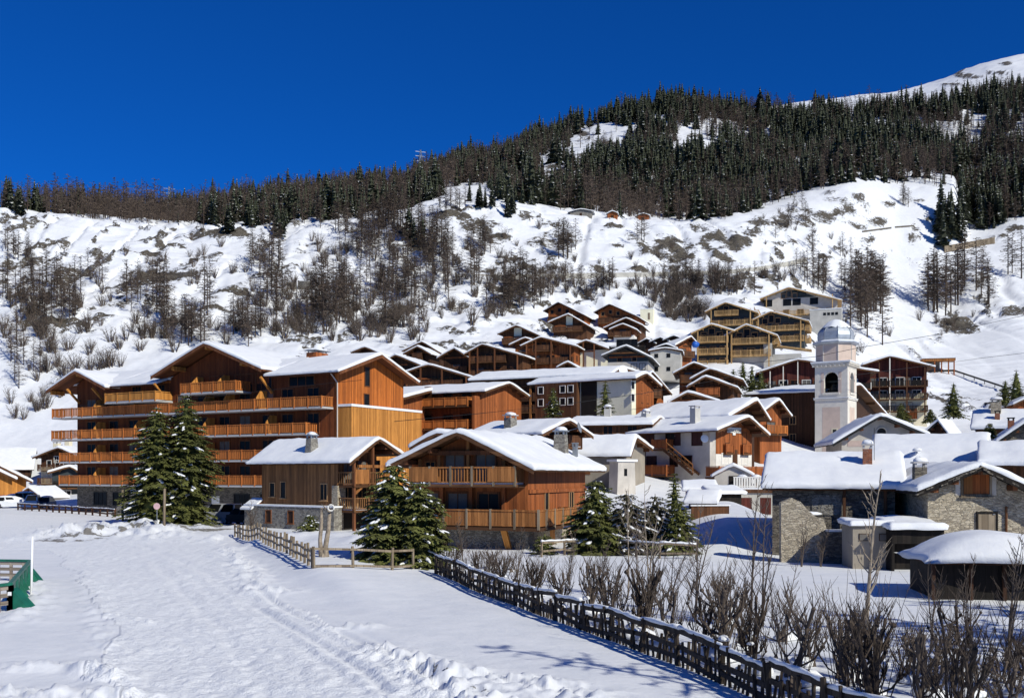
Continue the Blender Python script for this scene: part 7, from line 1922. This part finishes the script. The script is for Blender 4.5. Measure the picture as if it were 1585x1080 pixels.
# ------------------------------------------------------------------ terraces and sheds under the white house
def terrace():
    p = P(1155, 790, 80); z = zat(p.x, p.y)
    t = empty('terrace', (P(1118, 790, 84).x, 84, 0), R(-4)); tag(t, 'snowy restaurant terrace with white slatted railing above the blue snow bank', 'terrace')
    w = 5.9
    m = MB(); m.box(1.0, w, 0, 4.5, -1, 3.0); m.build('wall', M['concrete'], t); m = MB(); m.box(.9, w + .1, -.15, 4.5, 3.0, 3.3); m.build('deck', M['wood_brown'], t)
    m = MB(); m.box(.95, w + .05, -.1, 4.4, 3.3, 3.45); m.build('snow', M['snow'], t)
    m = MB()
    for i in range(24): x = 1.0 + i * (w - 1.0) / 23; m.box(x - .07, x + .07, -.12, -.08, 3.45, 4.3)
    m.bar((.9, -.1, 4.33), (w + .1, -.1, 4.33), .08, .08); m.bar((.9, -.1, 3.55), (w + .1, -.1, 3.55), .06, .06); m.build('railing', M['frame_white'], t)
    for x in (2.0, 3.6, 5.0): m = MB(); m.box(x - .45, x + .45, -.03, -.004, 1.2, 2.6); m.build('window', M['wood_red'], t)
    for i, x in enumerate((1.9, 3.0, 4.2)):
        k = empty('terrace_table', t.matrix_basis @ Vector((x, 1.2, 3.45))); k.location = Matrix.Translation(t.location) @ (Matrix.Rotation(R(-4), 4, 'Z') @ Vector((x, 1.2, 3.45)))
        tag(k, ('left', 'middle', 'right')[i] + ' snow heaped table on the restaurant terrace', 'table', 'snowy tables on the terrace')
        m = MB(); m.box(-.4, .4, -.4, .4, .7, .76); m.build('table_top', M['wood_new'], k); m = MB(); m.box(-.06, .06, -.06, .06, 0, .7); m.build('leg', M['wood_brown'], k); m = MB(); m.blob((0, 0, .76), .5, .5, .35, 0, i, 10, 6, .1); m.build('snow', M['snow_lump'], k, True)
terrace()
def shed(label, u, y, d, w, dp, hgt, mat, rz=-5, slope=.5, name='shed'):
    p = P(u, y, d); t = empty(name, (p.x, d, p.z), R(rz)); tag(t, label, 'shed')
    m = MB(); m.prism([(0, 0, -1.5), (0, dp, -1.5), (0, dp, hgt + slope), (0, 0, hgt)], (w, 0, 0)); m.build('wall', M[mat], t)
    m = MB(); m.prism([(-.25, -.3, hgt - .02 - .1), (-.25, dp + .1, hgt + slope + .02), (-.25, dp + .1, hgt + slope + .12), (-.25, -.3, hgt + .02)], (w + .5, 0, 0)); m.build('roof', M['eave'], t)
    snow_slab(t, (0, dp + .1, 0), X3, Y3 * 1.0, -.25, w + .25, dp + .4, 0, hgt + slope + .12, hgt + .0, hgt + slope + .12, .24, .4, int(u))
    m = MB(); m.box(w * .3, w * .55, -.04, -.004, 0, hgt * .75); m.build('door', M['wood_black'], t)
    return t
shed('orange boarded shed with flat snowy roof below the outdoor stair', 1062, 786, 82, 2.2, 1.4, 1.5, 'wood_rust', -8)
shed('dark lean-to with sloping snow roof in the terrace yard', 1066, 806, 74, 1.9, 1.3, 1.4, 'wood_black', -20, .6)
shed('dark shed with snow slab roof joining the yard and the terrace', 1104, 800, 79, 2.4, 1.5, 1.9, 'wood_black', 12, .25)
t = empty('concrete_hut', (P(1106, 765, 86).x, 86, P(0, 790, 86).z), R(-12)); tag(t, 'grey cement hut with dark doorway under the curved orange balcony', 'outbuilding')
m = MB(); m.prism([(0, 0, -1), (3.0, 0, -1), (3.0, 0, 3.1), (1.6, 0, 3.9), (0, 0, 3.0)], (0, 3, 0)); m.build('wall', M['render_grey'], t)
m = MB(); m.box(1.2, 2.0, -.03, -.004, 1.0, 3.0); m.build('door', M['wood_black'], t)
snow_slab(t, (1.6, 0, 0), Y3, X3, -.2, 3.0, 1.8, 1.6, 4.0, 3.0, 3.1, .2, .4, 9)
m = MB(); a = P(1070, 838, 68); m.box(0, 2.7, 0, .08, -.6, .95); o = m.build('plank_fence', M['wood_brown']); o.location = (a.x, a.y, zat(a.x, a.y) + .05); o.rotation_euler = (0, 0, R(8)); tag(o, 'brown plank fence of the terrace yard above the blue snow bank', 'fence')
m = MB(); m.box(-.05, 2.75, -.08, .16, .95, 1.03); m.build('snow', M['snow'], o)

# ------------------------------------------------------------------ shelter, railing and walls on the upper slope
p = on_ground(1462, 578, 170); t = empty('shelter', p, R(-14)); tag(t, 'open wooden shelter on posts with flat snowy roof on the upper right slope', 'shelter')
s_ = p.y / F
m = MB(); m.box(-32 * s_, 16 * s_, 0, 4, 20 * s_, 24 * s_); m.build('roof', M['wood_amber'], t)
m = MB(); m.box(-33 * s_, 17 * s_, -.2, 4.2, 24 * s_, 27 * s_); m.build('roof_snow', M['snow'], t)
for x in (-28, -14, -4, 6, 14): m = MB(); m.box(x * s_ - .15, x * s_ + .15, .1, .4, -2, 20 * s_); m.build('post', M['wood_rust'], t)
m = MB(); m.box(-30 * s_, 15 * s_, .2, .35, 3 * s_, 6 * s_); m.build('railing', M['wood_black'], t)
m = MB(); m.box(-32 * s_, -4 * s_, 3, 3.5, -2, 20 * s_); m.build('wall', M['stone'], t)
q_ = [on_ground(1476 + i * 8, 578 + i * 2.7, 170) for i in range(13)]
t = empty('slope_railing', q_[0]); tag(t, 'dark railing running down the slope from the wooden shelter', 'railing')
m = MB()
for a, b in zip(q_[:-1], q_[1:]): m.bar(a - q_[0] + Z3 * .9, b - q_[0] + Z3 * .9, .25, .4)
m.build('rail', M['iron'], t)
for a in q_[::2]: m = MB(); m.tube([a - q_[0] - Z3, a - q_[0] + Z3 * .8], .1, 5); m.build('post', M['iron'], t)
def hillwall(label, a, b, h, mat, n=10):
    pts = [on_ground(a[0] + (b[0] - a[0]) * i / n, a[1] + (b[1] - a[1]) * i / n, 170) for i in range(n + 1)]
    m = MB()
    for p, q in zip(pts[:-1], pts[1:]): m.prism([p - Z3 * 1.5, q - Z3 * 1.5, q + Z3 * h, p + Z3 * h], (0, .8, 0))
    o = m.build('retaining_wall', M[mat]); tag(o, label, 'wall')
hillwall('brown earth retaining wall of the track above the big bare larches', (1462, 391), (1540, 377), 2.6, 'wood_grey')
hillwall('left grey retaining wall in the brown brush on the left slope', (444, 448), (458, 449), 2.0, 'stone')
hillwall('right grey retaining wall in the brown brush on the left slope', (461, 448), (480, 449), 2.4, 'stone')
hillwall('thin dark dry stone wall crossing the bare knoll', (1335, 360), (1380, 354), .7, 'stone_dark')
hillwall('second short dark dry stone wall right on the bare knoll', (1386, 353), (1415, 351), .7, 'stone_dark')
0 and hillwall('brown bank wall under the tall larches right of the dome', (1458, 512), (1515, 500), 4.0, 'dirt_grey')

# pylons on the ridge
def pylon(label, u, ytop, d, hgt):
    x = (u - CX) * d / F; z = EYE + (HZ - ytop) * d / F - hgt
    t = empty('pylon', (x, d, z), R(20)); tag(t, label, 'pylon')
    m = MB(); w = hgt * .09
    for sx in (-1, 1):
        for sy in (-1, 1): m.bar((sx * w, sy * w, 0), (sx * w * .12, sy * w * .12, hgt), .22, .22)
    n = 8
    for i in range(n):
        f0, f1 = i / n, (i + 1) / n; a = w * (1 - .88 * f0); b = w * (1 - .88 * f1)
        m.bar((-a, -a, f0 * hgt), (b, -b, f1 * hgt), .12, .12); m.bar((a, -a, f0 * hgt), (-b, -b, f1 * hgt), .12, .12); m.bar((-a, a, f0 * hgt), (-a * .9, -a, f1 * hgt), .12, .12)
    m.build('mast', M['metal_grey'], t)
    for f in (.72, .84, .95): m = MB(); m.bar((-hgt * .13, 0, f * hgt), (hgt * .13, 0, f * hgt), .2, .2); m.build('crossarm', M['metal_grey'], t)
pylon('tall lattice power pylon on the wooded ridge left of the forest summit', 651, 232, 640, 26)
pylon('small distant lattice pylon above the larches on the left ridge', 262, 289, 520, 22)

# overhead cables
def cable(label, pts, r=.022):
    m = MB(); m.tube([P(*p) for p in pts], r, 4); o = m.build('overhead_cable', M['iron']); tag(o, label, 'cable', None)
cable('cable strung from the big orange building across to the pale new chalets', [(610, 652, 100), (740, 640, 105), (870, 626, 112), (1000, 608, 122), (1100, 590, 135), (1200, 566, 150)], .03)
cable('cable crossing in front of the church dome up to the right edge', [(1160, 562, 132), (1262, 552, 128), (1330, 538, 128), (1460, 516, 135), (1640, 476, 150)], .03)
cable('cable from the belfry side to the wooden shelter and beyond', [(1325, 580, 136), (1440, 565, 150), (1520, 554, 160), (1640, 540, 170)], .03)
cable('cable sagging along the upper balconies of the big orange building', [(124, 628, 120), (230, 622, 112), (330, 614, 105), (480, 596, 100), (560, 588, 98)], .02)
# ------------------------------------------------------------------ camera, sun, sky
cam = bpy.data.cameras.new('camera'); cam.lens = 35.0; cam.sensor_width = 36.0
cam.shift_y = 195.0 / 1585.0; cam.clip_end = 6000; cam.clip_start = .2
co = link(bpy.data.objects.new('camera', cam)); co.location = (0, 0, EYE); co.rotation_euler = (R(90), 0, 0)
S.camera = co
SUN_EL = R(35.0)
SH = Vector((.68, -.733, 0)).normalized()
SD = Vector((SH.x * math.cos(SUN_EL), SH.y * math.cos(SUN_EL), math.sin(SUN_EL)))
sun = bpy.data.lights.new('sun', 'SUN'); sun.energy = 4.5; sun.angle = R(.5); sun.color = (1.0, .975, .84)
so = link(bpy.data.objects.new('sun', sun)); so.rotation_euler = SD.to_track_quat('Z', 'Y').to_euler(); so.location = (60, -40, 80)
W = bpy.data.worlds.new('World'); S.world = W; W.use_nodes = True
nt = W.node_tree; nt.nodes.clear()
sky = nt.nodes.new('ShaderNodeTexSky'); sky.sky_type = 'NISHITA'; sky.sun_disc = False
sky.sun_elevation = SUN_EL; sky.sun_rotation = math.atan2(SH.x, SH.y)
sky.altitude = 1900; sky.air_density = 1.1; sky.dust_density = 0.15; sky.ozone_density = 5.0
mul = nt.nodes.new('ShaderNodeMix'); mul.data_type = 'RGBA'; mul.blend_type = 'MULTIPLY'; mul.inputs[0].default_value = 1
mul.inputs[7].default_value = (.025, .34, .85, 1)
bg = nt.nodes.new('ShaderNodeBackground'); bg.inputs[1].default_value = .11
wo = nt.nodes.new('ShaderNodeOutputWorld')
nt.links.new(sky.outputs[0], mul.inputs[6]); nt.links.new(mul.outputs[2], bg.inputs[0]); nt.links.new(bg.outputs[0], wo.inputs[0])
S.view_settings.view_transform = 'Standard'; S.view_settings.look = 'None'
S.view_settings.exposure = 0.0; S.view_settings.gamma = 1.0; S.view_settings.use_curve_mapping = False
S.cycles.max_bounces = 6; S.cycles.diffuse_bounces = 4; S.cycles.glossy_bounces = 2
S.cycles.use_adaptive_sampling = True
